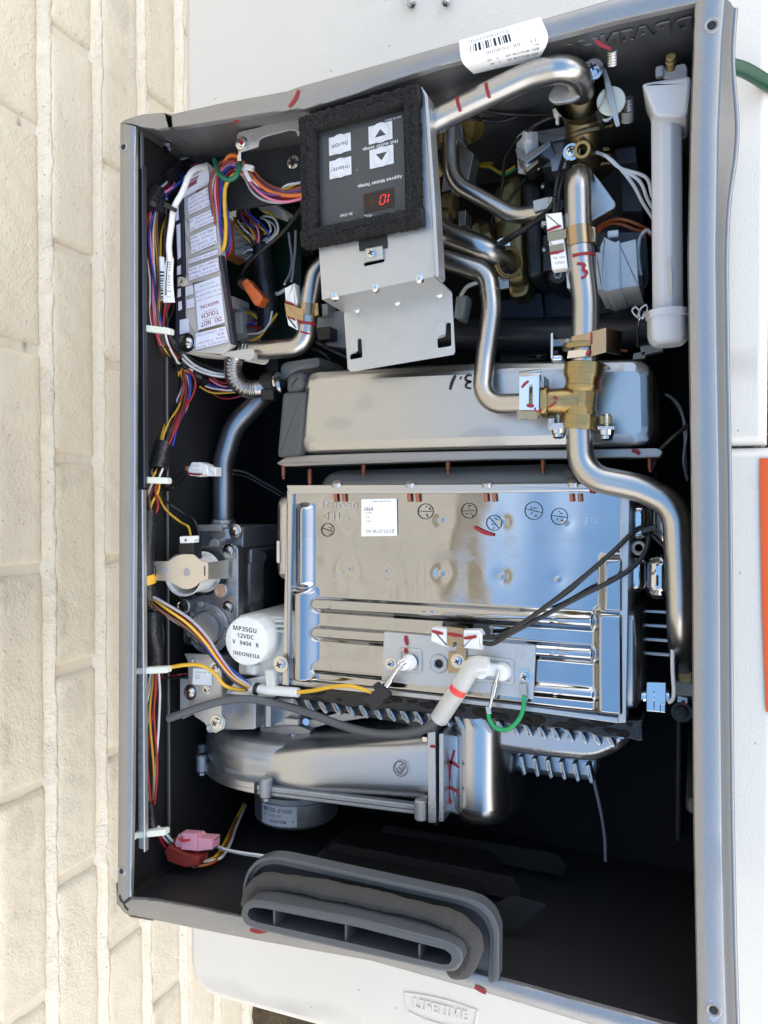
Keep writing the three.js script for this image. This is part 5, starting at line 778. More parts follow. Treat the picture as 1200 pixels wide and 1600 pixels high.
{
  // brass tee
  const g = group('brass_tee', heater, 'brass tee fitting joining three stainless pipes'), h = 0.2, a = P(913, 575, h), b = P(905, 668, h), d = b.clone().sub(a);
  mesh('tee_body', [lathe(a, d, [[0.0105, -0.004], [0.0142, -0.003], [0.0145, 0.001], [0.0145, 0.0055], [0.0128, 0.0085], [0.0124, 0.0125], [0.0132, 0.0135], [0.0128, 0.0155], [0.0108, 0.0175], [0.0108, 0.0285], [0.0115, 0.0300], [0.0122, 0.0312], [0.0122, 0.0335], [0.0130, 0.0345], [0.0132, 0.0425], [0.0125, 0.0445], [0.009, 0.0445]], 40), sweep(pipePath([[906, 629, h], [852, 628, h]], 0.01), (t) => 0.0092 + 0.0022 * Math.pow(1 - t, 6), 28), lathe(P(856, 628, h), new THREE.Vector3(-1, 0, 0), [[0.009, -0.002], [0.0115, -0.0005], [0.0122, 0.0012], [0.0122, 0.0035], [0.0108, 0.005], [0.0108, 0.0072], [0.0118, 0.0085], [0.0118, 0.0125], [0.0085, 0.0135]], 32)], M.brass, g);
  mesh('tee_ring', rod(P(909, 537, 0.2), P(909, 546, 0.2), 0.0143, 0.0143, 0.001), M.brass, g);
  mesh('tee_ear', [box(P(947, 657, 0.197), 0.008, 0.010, 0.0065, 0.05), box(P(872, 657, 0.196), 0.013, 0.009, 0.005, 0.15)], M.brass, g);
  mesh('retainer_plate', [prism([[857, 668], [865, 661], [902, 660], [902, 665], [866, 671], [858, 673]], 0.208, 0.19, { bevel: 0.0004 }), prism([[856, 654], [866, 653], [866, 660], [861, 672], [856, 671]], 0.205, 0.195), prism([[933, 666], [960, 666], [960, 671], [934, 671]], 0.206, 0.19, { bevel: 0.0004 })], M.zinc, g);
  for (const [x, y0, y1, y2] of [[873, 645, 666, 679], [948, 647, 670, 682]]) { const s = P(x, y1, 0.2), e = P(x, y2, 0.2); mesh('bolt', [rod(s, e, 0.0056, 0.0052, 0.001), lathe(e, Zp, screwProf(0.0046), 14), sweep(wirePath([[x, y0, 0.2], [x, (y0 + y1) / 2, 0.2], [x, y1, 0.2]], 30), Object.assign((t, L) => 0.0027 + 0.0004 * Math.sin(L * 4200), { bumpy: true }), 12)], M.chrome, g); }
  redMark(g, [[864, 621, 0.2094], [869, 621, 0.2094], [869, 627, 0.2094], [863, 633, 0.2094], [857, 637, 0.2094]], 0.0017, 0.0006); mesh('ink_mark', [band([a.clone().addScaledVector(d.clone().normalize(), 0.006), a.clone().addScaledVector(d.clone().normalize(), 0.02)], 0.0129, 0.1, 0.9, -1.25, -1.1)], M.marker, g);
  // spring clips
  const c = group('pipe_clip', heater, 'large folded bronze clip round the top of the brass tee'), hc = 0.212;
  mesh('clip_face', [plate([P(893, 526, 0.2105), P(925, 518, hc), P(924, 534, hc), P(892, 538, 0.2105)], 0.0007, 4, 1), plate([P(925, 518, hc), P(947, 512, hc + 0.001), P(947, 550, hc + 0.001), P(923, 557, hc)], 0.0007, 2, 1)], M.bronze, c);
  mesh('clip_side', plate([P(947, 512, hc + 0.001), P(972, 518, 0.186), P(970, 555, 0.186), P(947, 550, hc + 0.001)], 0.0007, 2, 1), M.bronze, c);
  mesh('clip_wing', [plate([P(866, 530, 0.198), P(892, 529, 0.209), P(890, 540, 0.209), P(866, 541, 0.198)], 0.0007, 3, 1), plate([P(888, 548, 0.2085), P(922, 546, 0.213), P(920, 556, 0.213), P(886, 560, 0.2085)], 0.0007, 3, 1), box(P(865, 543, 0.199), 0.002, 0.016, 0.019, 0, 0.0009), box(P(872, 561, 0.199), 0.009, 0.012, 0.0045, 0, 0.002)], M.chrome, c);
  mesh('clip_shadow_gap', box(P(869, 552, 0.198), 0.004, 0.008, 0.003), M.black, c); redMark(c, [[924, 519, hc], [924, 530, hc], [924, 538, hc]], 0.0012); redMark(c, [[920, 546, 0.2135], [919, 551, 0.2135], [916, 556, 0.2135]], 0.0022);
  mesh('clip_tail', rod(P(948, 571, 0.196), P(943, 578, 0.196), 0.004, 0.0025, 0.001), M.cast, c);
  const e = group('pipe_clip', heater, 'slotted silver clip on the side branch of the brass tee');
  mesh('clip_face', prism([[811, 587], [843, 584], [842, 641], [811, 641]], 0.2135, 0.2125, { bevel: 0.0003, holes: [[[826, 600], [833, 599], [833, 636], [825, 637]]] }), M.chrome, e);
  mesh('clip_curl', [sweep(wirePath([[812, 586, 0.212], [830, 583, 0.213], [845, 582, 0.2125]], 8), 0.0022, 10), prism([[843, 584], [850, 587], [850, 606], [843, 604]], 0.211, 0.19)], M.pipeDark, e);
  mesh('clip_foot', prism([[807, 642], [835, 640], [840, 646], [840, 655], [826, 656], [823, 653], [809, 657]], 0.2105, 0.2095, { r: 0.0012, bevel: 0.0003 }), M.bronze, e); redMark(e, [[815, 606, 0.2135], [820, 600, 0.2135], [826, 595, 0.2135]], 0.0016); redMark(e, [[823, 633, 0.2135], [828, 634, 0.2135], [834, 634, 0.2135]], 0.0022, 0.0008); redMark(e, [[835, 639, 0.213], [843, 641, 0.211], [847, 641, 0.209]], 0.0026, 0.0012);
}
{
  let g = group('branch_pipe', heater, 'bright stainless pipe bending down and across to the tee');
  let q = pipe(g, [[650, 398, 0.175], [688, 404, 0.178], [762, 427, 0.18], [769, 480, 0.182], [758, 560, 0.184], [752, 632, 0.194], [845, 630, 0.2]], [0.05, 0.018, 0.06, 0.08, 0.019], 0.0078);
  mesh('weld_seam', band(q.path, 0.0078, 0.375, 0.38, -1.4, 1.4, 0.0003), M.zinc, g);
  g = group('feed_pipe', heater, 'thick dark stainless pipe curling into a brass ring'); q = pipe(g, [[640, 330, 0.15], [700, 368, 0.153], [765, 392, 0.155], [796, 413, 0.128]], [0.06, 0.03], 0.0100);
  mesh('ring', lathe(P(794, 410, 0.142), new THREE.Vector3(0.55, 0.75, 0.2), [[0.0098, -0.003], [0.0125, -0.003], [0.0132, 0], [0.0125, 0.002], [0.0112, 0.0022], [0.0108, 0.004], [0.0098, 0.004]], 32), M.brass, g); mesh('ear_plate', [prism([[766, 379], [784, 374], [793, 378], [794, 397], [780, 400]], 0.14, 0.137, { r: 0.003 }), prism([[778, 430], [795, 427], [795, 450], [779, 452]], 0.138, 0.134)], M.zinc, g); screw(g, P(785, 384, 0.1405), 0.0042);
  g = group('bypass_pipe', heater, 'thin dark stainless pipe bending across the brass pump'); q = pipe(g, [[704, 196, 0.165], [706, 284, 0.165], [805, 338, 0.163], [858, 330, 0.168]], [0.026, 0.03], 0.0066);
  mesh('clip', [box(P(847, 321, 0.176), 0.0125, 0.006, 0.009, 0.12), box(P(862, 315, 0.178), 0.003, 0.005, 0.006, 0.1)], M.zinc, g);
  const b = group('brass_elbow', heater, 'brass elbow hidden under the outlet pipe'); mesh('elbow_body', [rod(P(700, 202, 0.158), P(702, 226, 0.158), 0.0105), lathe(P(724, 200, 0.15), new THREE.Vector3(0.8, 0.5, 0.2), [[0.0, 0], [0.012, 0], [0.013, 0.003], [0.012, 0.012]], 26)], M.brassDull, b); mesh('elbow_ring', [rod(P(701, 210, 0.16), P(701, 215, 0.16), 0.0112)], M.brass, b); mesh('clip', [prism([[713, 194], [722, 196], [724, 222], [714, 218]], 0.168, 0.155), prism([[682, 222], [728, 214], [716, 226], [684, 234]], 0.158, 0.157)], M.pipeDark, b); redMark(b, [[694, 222, 0.166], [697, 222, 0.166], [700, 222, 0.166]], 0.003);
  // drain and lower return pipe
  g = group('return_pipe', heater, 'long stainless pipe from the tee along the burner box'); q = pipe(g, [[905, 664, 0.2], [908, 744, 0.2], [1000, 762, 0.2], [1056, 790, 0.198], [1062, 900, 0.192], [1064, 990, 0.185], [1068, 1035, 0.12]], [0.028, 0.06, 0.03, 0.1, 0.1, 0.016], (t) => 0.0098);
  // gas inlet pipe
  g = group('gas_pipe', heater, 'grey steel gas pipe rising from the gas valve'); q = pipe(g, [[349, 824, 0.114], [349, 720, 0.114], [366, 665, 0.11], [408, 622, 0.1], [436, 592, 0.09]], [0.05, 0.05, 0.05], 0.0104, std({ rgb: [0.36, 0.365, 0.38], metalness: 0.95, roughness: 0.36 }));
  mesh('pin_hole', lathe(P(340, 796, 0.1215), UP, [[0, 0.0002], [0.0015, 0]], 10), M.black, g);
  // corrugated pipe under the control bracket
  g = group('corrugated_pipe', heater, 'stainless pipe with a crimped hairpin bend near the circuit board');
  const path = pipePath([[515, 405, 0.165], [492, 428, 0.172], [484, 470, 0.174], [477, 541, 0.172], [420, 547, 0.170], [362, 548, 0.166], [366, 612, 0.152], [440, 602, 0.140]], [0.02, 0.03, 0.017, 0.05, 0.0185, 0.02]);
  let tot = 0; for (let i = 1; i < path.length; i++) tot += path[i].distanceTo(path[i - 1]);
  const fine = new THREE.CatmullRomCurve3(path, false, 'centripetal', 0.5).getSpacedPoints(420), Fn = frames(fine);
  let bend0 = 0, bend1 = 0; fine.forEach((p, i) => { const u = P(392, 548, 0.168), w = P(398, 608, 0.148); if (!bend0 && p.distanceTo(u) < 0.002) bend0 = i / 420; if (p.distanceTo(w) < 0.004) bend1 = i / 420; });
  if (!bend0) bend0 = 0.6; if (bend1 <= bend0) bend1 = 0.9;
  mesh('pipe_run', sweep(fine, Object.assign((t, L, a) => { const k = sstep(bend0 - 0.01, bend0 + 0.03, t) * sstep(bend1 + 0.01, bend1 - 0.03, t); const i = Math.round(t * 420), d = Fn.N[i].clone().multiplyScalar(Math.cos(a)).addScaledVector(Fn.B[i], Math.sin(a)), inn = clamp(d.dot(new THREE.Vector3(0.85, 0.4, 0)) * 1.8 - 0.15); return 0.0082 + k * inn * 0.0009 * Math.sin(L * 2 * Math.PI / 0.0036); }, { bumpy: true }), 40), M.pipe, g);
  ring(g, fine, 0.0082, 0.27, 0.282, -1.4, 1.3); mesh('pipe_band', [band(fine, 0.0083, 0.20, 0.245, -1.2, 1.2, 0.0007)], M.bronze, g); mesh('band_lip', prism([[489, 474], [497, 473], [498, 492], [491, 494]], 0.178, 0.17), M.brass, g);
  const f = group('pipe_fuse', heater, 'white fuse blocks clipped beside the hairpin pipe'); mesh('ceramic_block', [prism([[444, 450], [460, 442], [464, 470], [462, 478], [446, 472]], 0.182, 0.172, { bevel: 0.001 }), prism([[447, 492], [463, 497], [465, 516], [450, 508]], 0.18, 0.17, { bevel: 0.001 })], M.ceramic, f); mesh('clip', prism([[444, 473], [462, 479], [475, 484], [474, 502], [462, 498], [447, 493]], 0.183, 0.171, { bevel: 0.0004 }), M.bronze, f); redMark(f, [[446, 471, 0.182], [455, 474, 0.182], [462, 478, 0.182]], 0.0014); redMark(f, [[449, 494, 0.181], [456, 497, 0.181], [462, 501, 0.181]], 0.0014); redMark(f, [[469, 518, 0.183], [476, 520, 0.183], [484, 522, 0.183]], 0.0014, 0.0004);
  const cp = group('rubber_coupling', heater, 'black coupling between the hairpin pipe and the pan'); mesh('coupling_body', [rod(P(414, 604, 0.140), P(434, 600, 0.140), 0.0125, 0.0125, 0.001), box(P(421, 617, 0.150), 0.014, 0.010, 0.011, 0, 0.002), prism([[415, 560], [432, 556], [436, 600], [420, 606]], 0.13, 0.11)], M.black, cp); mesh('coupling_ring', rod(P(434, 600, 0.140), P(438, 599, 0.140), 0.011), M.chrome, cp); mesh('dark_bracket', prism([[434, 566], [500, 556], [500, 575], [460, 580], [438, 600]], 0.135, 0.08, { r: 0.01, bevel: 0.004 }), M.duct, cp);
}
{
  // condensate trap
  const g = group('condensate_trap', heater, 'milky white plastic trap tube beside the table-side flange');
  const a = P(1041, 121, 0.19), b = P(1044, 540, 0.19), L = a.distanceTo(b), k = L / 419, d = b.clone().sub(a);
  const cup = [[1003, 131], [1010, 128], [1078, 117], [1080, 128], [1074, 176], [1066, 182], [1030, 182], [1022, 178]];
  mesh('cup', prism(cup, 0.208, 0.168, { r: 0.004, bevel: 0.0022, seg: 3 }), M.milk, g);
  mesh('tube', lathe(a, d, [[0.010, 40 * k], [0.0104, 70 * k], [0.0104, 372 * k], [0.0096, 376 * k]], 40), M.milk, g);
  mesh('end_cap', lathe(a, d, [[0.0095, 364 * k], [0.0148, 365 * k], [0.0152, 368 * k], [0.0152, 376 * k], [0.0142, 377 * k], [0.0140, 404 * k], [0.0128, 413 * k], [0.010, 419 * k], [0.005, 420 * k], [0, 420 * k]], 40), M.milk, g);
  mesh('window_mark', stroke([[1044, 402, 0.2006], [1046, 432, 0.2008], [1047, 465, 0.2006]], 0.0026, 0.0002), M.ash, g);
  mesh('spigot', [rod(PH(1048, 88, 0.222), PH(1048, 108, 0.212), 0.0031), rod(PH(1048, 94, 0.219), PH(1048, 98, 0.217), 0.0035)], M.brass, g); mesh('top_bracket', [prism([[1036, 106], [1070, 98], [1074, 104], [1074, 122], [1036, 124]], 0.182, 0.172, { r: 0.003, bevel: 0.001 }), box(P(1031, 113, 0.182), 0.006, 0.006, 0.008, 0, 0.002)], M.milk, g);
  const pin = group('cotter_pin', heater, 'looped steel cotter pin below the condensate trap'); mesh('pin_wire', sweep(wirePath([[1008, 487, 0.15], [1002, 497, 0.15], [998, 494, 0.15], [1003, 480, 0.152], [1010, 477, 0.153], [1012, 484, 0.152], [1003, 498, 0.15], [994, 494, 0.149], [988, 485, 0.149], [992, 480, 0.15], [998, 484, 0.15], [999, 497, 0.15], [996, 520, 0.14], [997, 541, 0.13]], 90), 0.0011, 8), M.chrome, pin);
  // studs on the pipe end
  const s = group('threaded_stud', heater, 'threaded steel stud on the pipe-end panel'); mesh('stud_thread', sweep(wirePath([[957, 78, 0.226], [957, 90, 0.222], [957, 101, 0.218]], 40), Object.assign((t, L) => 0.0034 + 0.0005 * Math.sin(L * 3600), { bumpy: true }), 14), M.chrome, s); redMark(s, [[930, 63, 0.233], [940, 71, 0.231], [955, 77, 0.229]], 0.0022);
  const s2 = group('threaded_stud', heater, 'threaded steel stud deep beside the grommet'); mesh('stud_thread', [sweep(wirePath([[982, 153, 0.18], [982, 164, 0.176], [982, 172, 0.172]], 30), Object.assign((t, L) => 0.0036 + 0.0005 * Math.sin(L * 3600), { bumpy: true }), 12), rod(P(980, 172, 0.172), P(980, 190, 0.166), 0.005)], M.cast, s2);
  // small screw with red dash at the notched corner
  const s3 = group('corner_screw', heater, 'small screw with a red dash in the notched corner'); mesh('screw_tip', [rod(P(262, 229, 0.19), P(262, 237, 0.187), 0.0026), hex(P(262, 227, 0.191), new THREE.Vector3(0, 0.2, 1), 0.0042, 0.003)], M.chrome, s3); redMark(s3, [[254, 222, 0.196], [260, 228, 0.194], [266, 231, 0.193]], 0.0014);
}
{
  // pump, flow parts and hoses in the deep middle
  const g = group('circulation_pump', heater, 'dark pump with brass body deep between the pipes');
  mesh('pump_body', [prism([[766, 300], [790, 272], [815, 270], [822, 438], [800, 446], [776, 430]], 0.105, 0.02, { r: 0.006, bevel: 0.008, seg: 4 }), prism([[790, 425], [830, 420], [826, 462], [796, 468]], 0.09, 0.03, { r: 0.008, bevel: 0.004 })], M.brassDull, g);
  mesh('pump_motor', [prism([[814, 280], [842, 284], [848, 430], [824, 436]], 0.115, 0.03, { r: 0.004, bevel: 0.006, seg: 4 }), prism([[842, 296], [884, 300], [892, 444], [852, 446]], 0.105, 0.03, { r: 0.006, bevel: 0.008 }), box(P(868, 395, 0.115), 0.02, 0.006, 0.03)], std({ rgb: [0.03, 0.032, 0.036], roughness: 0.4 }), g);
  for (const [x, y] of [[846, 291], [848, 390], [846, 352]]) mesh('bolt', rod(P(x, y, 0.117), P(x + 6, y, 0.117), 0.003), M.pipeDark, g);
  mesh('steel_bracket', [prism([[830, 206], [890, 196], [892, 214], [846, 224]], 0.125, 0.122), prism([[845, 224], [885, 216], [885, 256], [846, 262]], 0.12, 0.05), prism([[700, 205], [740, 240], [730, 290], [690, 300]], 0.05, 0.03)], M.castDark, g);
  mesh('rear_panel', prism([[850, 262], [985, 226], [1000, 300], [1010, 500], [850, 500]], 0.04, 0.03), std({ rgb: [0.045, 0.05, 0.06], metalness: 0.3, roughness: 0.5 }), g);
  mesh('relay', [prism([[960, 236], [993, 228], [995, 252], [966, 256]], 0.12, 0.08), prism([[970, 270], [1002, 268], [1004, 330], [972, 330]], 0.1, 0.05)], std({ rgb: [0.05, 0.06, 0.075], roughness: 0.4 }), g);
  mesh('brass_nut', [rod(P(694, 322, 0.135), P(712, 322, 0.135), 0.0105), hex(P(690, 345, 0.12), new THREE.Vector3(1, 0.3, 0), 0.011, 0.012), rod(P(690, 262, 0.12), P(700, 280, 0.12), 0.012)], M.brassDull, g); mesh('nut_ring', rod(P(690, 340, 0.140), P(704, 339, 0.140), 0.008), M.brass, g); mesh('nut_ring', rod(P(756, 372, 0.11), P(770, 366, 0.11), 0.012), M.brass, g);
  mesh('disc', lathe(P(716, 292, 0.135), new THREE.Vector3(0.3, 1, 0.2), [[0, 0.001], [0.006, 0.001], [0.007, 0]], 20), M.ash, g); mesh('steel_bracket', prism([[716, 330], [728, 328], [727, 352], [716, 354]], 0.13, 0.11), M.castDark, g); mesh('steel_bracket', prism([[858, 240], [884, 234], [886, 262], [862, 268]], 0.14, 0.125), M.castDark, g);
  mesh('brass_nut', [rod(P(742, 366, 0.10), P(770, 372, 0.10), 0.013), rod(P(776, 340, 0.112), P(786, 340, 0.112), 0.006)], M.brassDull, g);
  for (const [x, y, r_] of [[870, 320, 0.006], [884, 352, 0.004], [858, 356, 0.005], [872, 430, 0.007]]) { mesh('motor_cap', rod(P(x, y, 0.108).setY(0.09), P(x, y, 0.114), r_), M.black, g); screw(g, P(x, y, 0.1145), r_ * 0.55, UP, false, M.cast); }
  mesh('pump_rib', [0, 1, 2, 3, 4].map((i) => box(P(868 + i * 1.5, 318 + i * 24, 0.108), 0.018, 0.006, 0.002)), M.duct, g);
  const h = group('drain_hose', heater, 'black hose crossing above the stainless pan'); mesh('hose_run', sweep(wirePath([[640, 520, 0.08], [760, 524, 0.085], [880, 524, 0.09], [980, 516, 0.095], [1040, 505, 0.1]], 40), 0.016, 24), std({ rgb: [0.018, 0.02, 0.026], roughness: 0.32 }), h);
  const b = group('small_board', heater, 'green circuit board edge glimpsed above the pan'); mesh('board_sheet', [prism([[782, 542], [852, 540], [855, 562], [782, 566]], 0.075, 0.073), box(P(838, 552, 0.08), 0.012, 0.006, 0.006)], M.board, b); mesh('board_plug', prism([[845, 545], [852, 545], [851, 552], [838, 558]], 0.086, 0.078), M.ash, b);
  mesh('board_plug', [prism([[1000, 540], [1034, 536], [1036, 548], [1002, 556]], 0.1, 0.09), prism([[990, 552], [1010, 548], [1008, 560], [988, 562]], 0.1, 0.09)], M.ash, b);
  const blue = group('cover_sheet', heater, 'dark blue plastic sheet below the pump'); mesh('sheet_panel', prism([[780, 470], [846, 456], [850, 496], [784, 500]], 0.065, 0.062), std({ rgb: [0.018, 0.028, 0.05], roughness: 0.3 }), blue);
  // white sensor plug in a dark clip
  const c = group('sensor_plug', heater, 'white hexagonal sensor plug in a dark clip'); const hex_ = (y0, y1, w) => [[825 - w, y0 + 4], [823, y0 + 12], [825 + w - 2, y0], [825 + w - 2, y1 - 6], [823, y1 + 7], [825 - w, y1 - 3]];
  const pc = P(825, 239, 0.149); mesh('plug_body', [box(pc, 0.0128, 0.0128, 0.030, 0.06, 0.0008, 0, Math.PI / 4), box(P(824, 215, 0.156), 0.006, 0.006, 0.008, 0.06, 0.0006, 0, Math.PI / 4)], M.white, c); mesh('clip', [prism([[805, 233], [810, 230], [822, 242], [860, 218], [861, 226], [841, 242], [823, 255], [808, 246]], 0.160, 0.137, { bevel: 0.0005 })], M.pipeDark, c); mesh('clip_lower', prism([[810, 250], [823, 262], [841, 248], [841, 254], [823, 269], [811, 258]], 0.1585, 0.138), M.bronze, c);
  // clear box with white valve inside
  const v = group('clear_relay_box', heater, 'clear plastic box holding white connectors beside the trap tube'), pl = (q) => plate(q.map((p) => P(...p)), 0.0008);
  mesh('white_block', [prism([[937, 386], [944, 370], [960, 378], [968, 375], [970, 450], [950, 455], [938, 450]], 0.165, 0.09, { bevel: 0.001 }), prism([[966, 380], [994, 373], [998, 446], [968, 450]], 0.160, 0.09, { bevel: 0.001 }), prism([[930, 394], [940, 393], [942, 452], [932, 452]], 0.168, 0.1, { bevel: 0.001 }), box(P(958, 366, 0.16), 0.008, 0.004, 0.005)], M.white, v);
  mesh('clear_cover', [pl([[930, 367, 0.175], [1000, 364, 0.175], [1004, 446, 0.175], [936, 456, 0.175]]), pl([[1000, 364, 0.175], [1012, 372, 0.15], [1014, 440, 0.15], [1004, 446, 0.175]]), pl([[936, 456, 0.175], [1004, 446, 0.175], [1012, 440, 0.14], [946, 448, 0.14]])], M.clear, v); mesh('dark_backing', prism([[932, 362], [1010, 362], [1014, 440], [1006, 456], [936, 466]], 0.09, 0.06), std({ rgb: [0.05, 0.052, 0.06], roughness: 0.3 }), v);
  // white cap with tube under the branch pipe
  const w = group('vent_cap', heater, 'white tapered cap with a thin tube below the control bracket'); mesh('cap_body', [prism([[712, 462], [730, 460], [722, 500], [708, 496]], 0.13, 0.11, { r: 0.002, bevel: 0.002 })], M.grey, w); mesh('thin_tube', sweep(wirePath([[720, 462, 0.135], [730, 448, 0.14], [750, 440, 0.14]], 16), 0.0018, 8), M.ash, w);
}
// ---------------------------------------------------------------- control panel on its bracket
{
  const h = 0.232, g = group('control_bracket', heater, 'folded zinc bracket stepping down below the control panel');
  mesh('upper_plate', prism([[476, 192], [656, 138], [664, 150], [674, 300], [680, 431], [503, 468], [498, 388], [478, 372]], h, h - 0.0013, { r: 0.001, bevel: 0.0003, holes: [[[569, 416], [600, 409], [601, 404], [568, 411]]] }), M.zinc, g);
  mesh('rim', [prism([[658, 134], [668, 148], [679, 300], [686, 431], [680, 434], [672, 300], [662, 152]], h + 0.004, h - 0.012, { r: 0.0015, bevel: 0.0008 })], M.zinc, g);
  const A1 = P(503, 468, h), A2 = P(678, 432, h), B1 = P(538, 489, 0.1996), B2 = P(706, 458, 0.1996);
  mesh('step_face', plate([A1, A2, B2, B1].map((p) => p.clone()), 0.0012), M.zinc, g);
  mesh('lower_tray', prism([[537, 488], [706, 457], [711, 549], [709, 554], [548, 581], [543, 576]], 0.2, 0.1987, { r: 0.0006, bevel: 0.0003, holes: [[[696, 504], [705, 503], [706, 541], [683, 545], [682, 528], [695, 525]], [[558, 529], [565, 528], [567, 559], [546, 563], [546, 553], [557, 550]]] }), M.zinc, g);
  for (const q of [[[546, 530], [558, 526], [559, 548], [546, 552]], [[682, 504], [696, 500], [696, 522], [682, 526]]]) mesh('tray_tab', prism(q, 0.2045, 0.2035, { r: 0.001, bevel: 0.0003 }), M.zinc, g);
  for (const [x, y, q] of [[521, 464, h], [585, 451, h], [654, 437, h], [557, 485, 0.2], [620, 473, 0.2], [686, 461, 0.2]]) mesh('gusset', lathe(P(x, y, q - 0.0002), new THREE.Vector3(0, 1, 0.5), [[0.0042, -0.0015], [0.0025, 0.0009], [0, 0.002]], 8), M.chrome, g);
  mesh('notch', prism([[560, 374], [604, 366], [605, 387], [561, 392]], h + 0.0012, h, { bevel: 0.0002 }), M.black, g);
  mesh('latch', prism([[570, 388], [597, 383], [598, 404], [570, 409]], h + 0.0035, h + 0.0006, { r: 0.001, bevel: 0.0008 }), M.zinc, g); screw(g, P(581, 396, h + 0.004), 0.0036, UP, false);
  // arm with an earth terminal
  const a = group('earth_arm', heater, 'notched zinc arm with an earth screw above the circuit board');
  mesh('arm_plate', prism([[370, 209], [377, 205], [404, 199], [418, 193], [455, 183], [459, 188], [484, 179], [484, 200], [470, 213], [464, 212], [463, 205], [454, 203], [412, 214], [405, 218], [404, 229], [374, 238], [370, 232]], 0.2175, 0.216, { r: 0.002, bevel: 0.0004 }), M.zinc, a);
  const ec = P(396, 217, 0.2178); mesh('earth_mark', [lathe(ec, UP, [[0.0042, 0], [0.0044, 0.0003], [0.0046, 0]], 24), stroke([[396, 211, 0.2175], [396, 218, 0.2175]], 0.0006), stroke([[391, 218, 0.2175], [401, 217, 0.2175]], 0.0006), stroke([[393, 221, 0.2175], [399, 220, 0.2175]], 0.0006)], M.cast, a);
  screw(a, P(377, 223, 0.2185), 0.0036); redMark(a, [[375, 219, 0.2215], [378, 222, 0.2215], [376, 226, 0.2215]], 0.0022, 0.0006);
  mesh('terminal', [box(P(375, 240, 0.2165), 0.003, 0.002, 0.012, -0.05), box(P(375, 247, 0.2155), 0.0042, 0.0035, 0.006)], M.chrome, a);
  mesh('lug_plate', [prism([[401, 252], [427, 245], [424, 270], [408, 275], [400, 266]], 0.16, 0.157, { r: 0.002 }), prism([[450, 234], [472, 226], [474, 260], [452, 266]], 0.17, 0.167)], M.cast, a); mesh('lug_eye', lathe(P(416, 259, 0.1602), UP, [[0.0040, 0], [0.0062, 0.0014], [0.0072, 0]], 22), M.cast, a); mesh('lug_hole', lathe(P(416, 259, 0.1606), UP, [[0, 0], [0.004, 0]], 16), M.black, a); screw(a, P(460, 255, 0.171), 0.0062, UP, false);
}
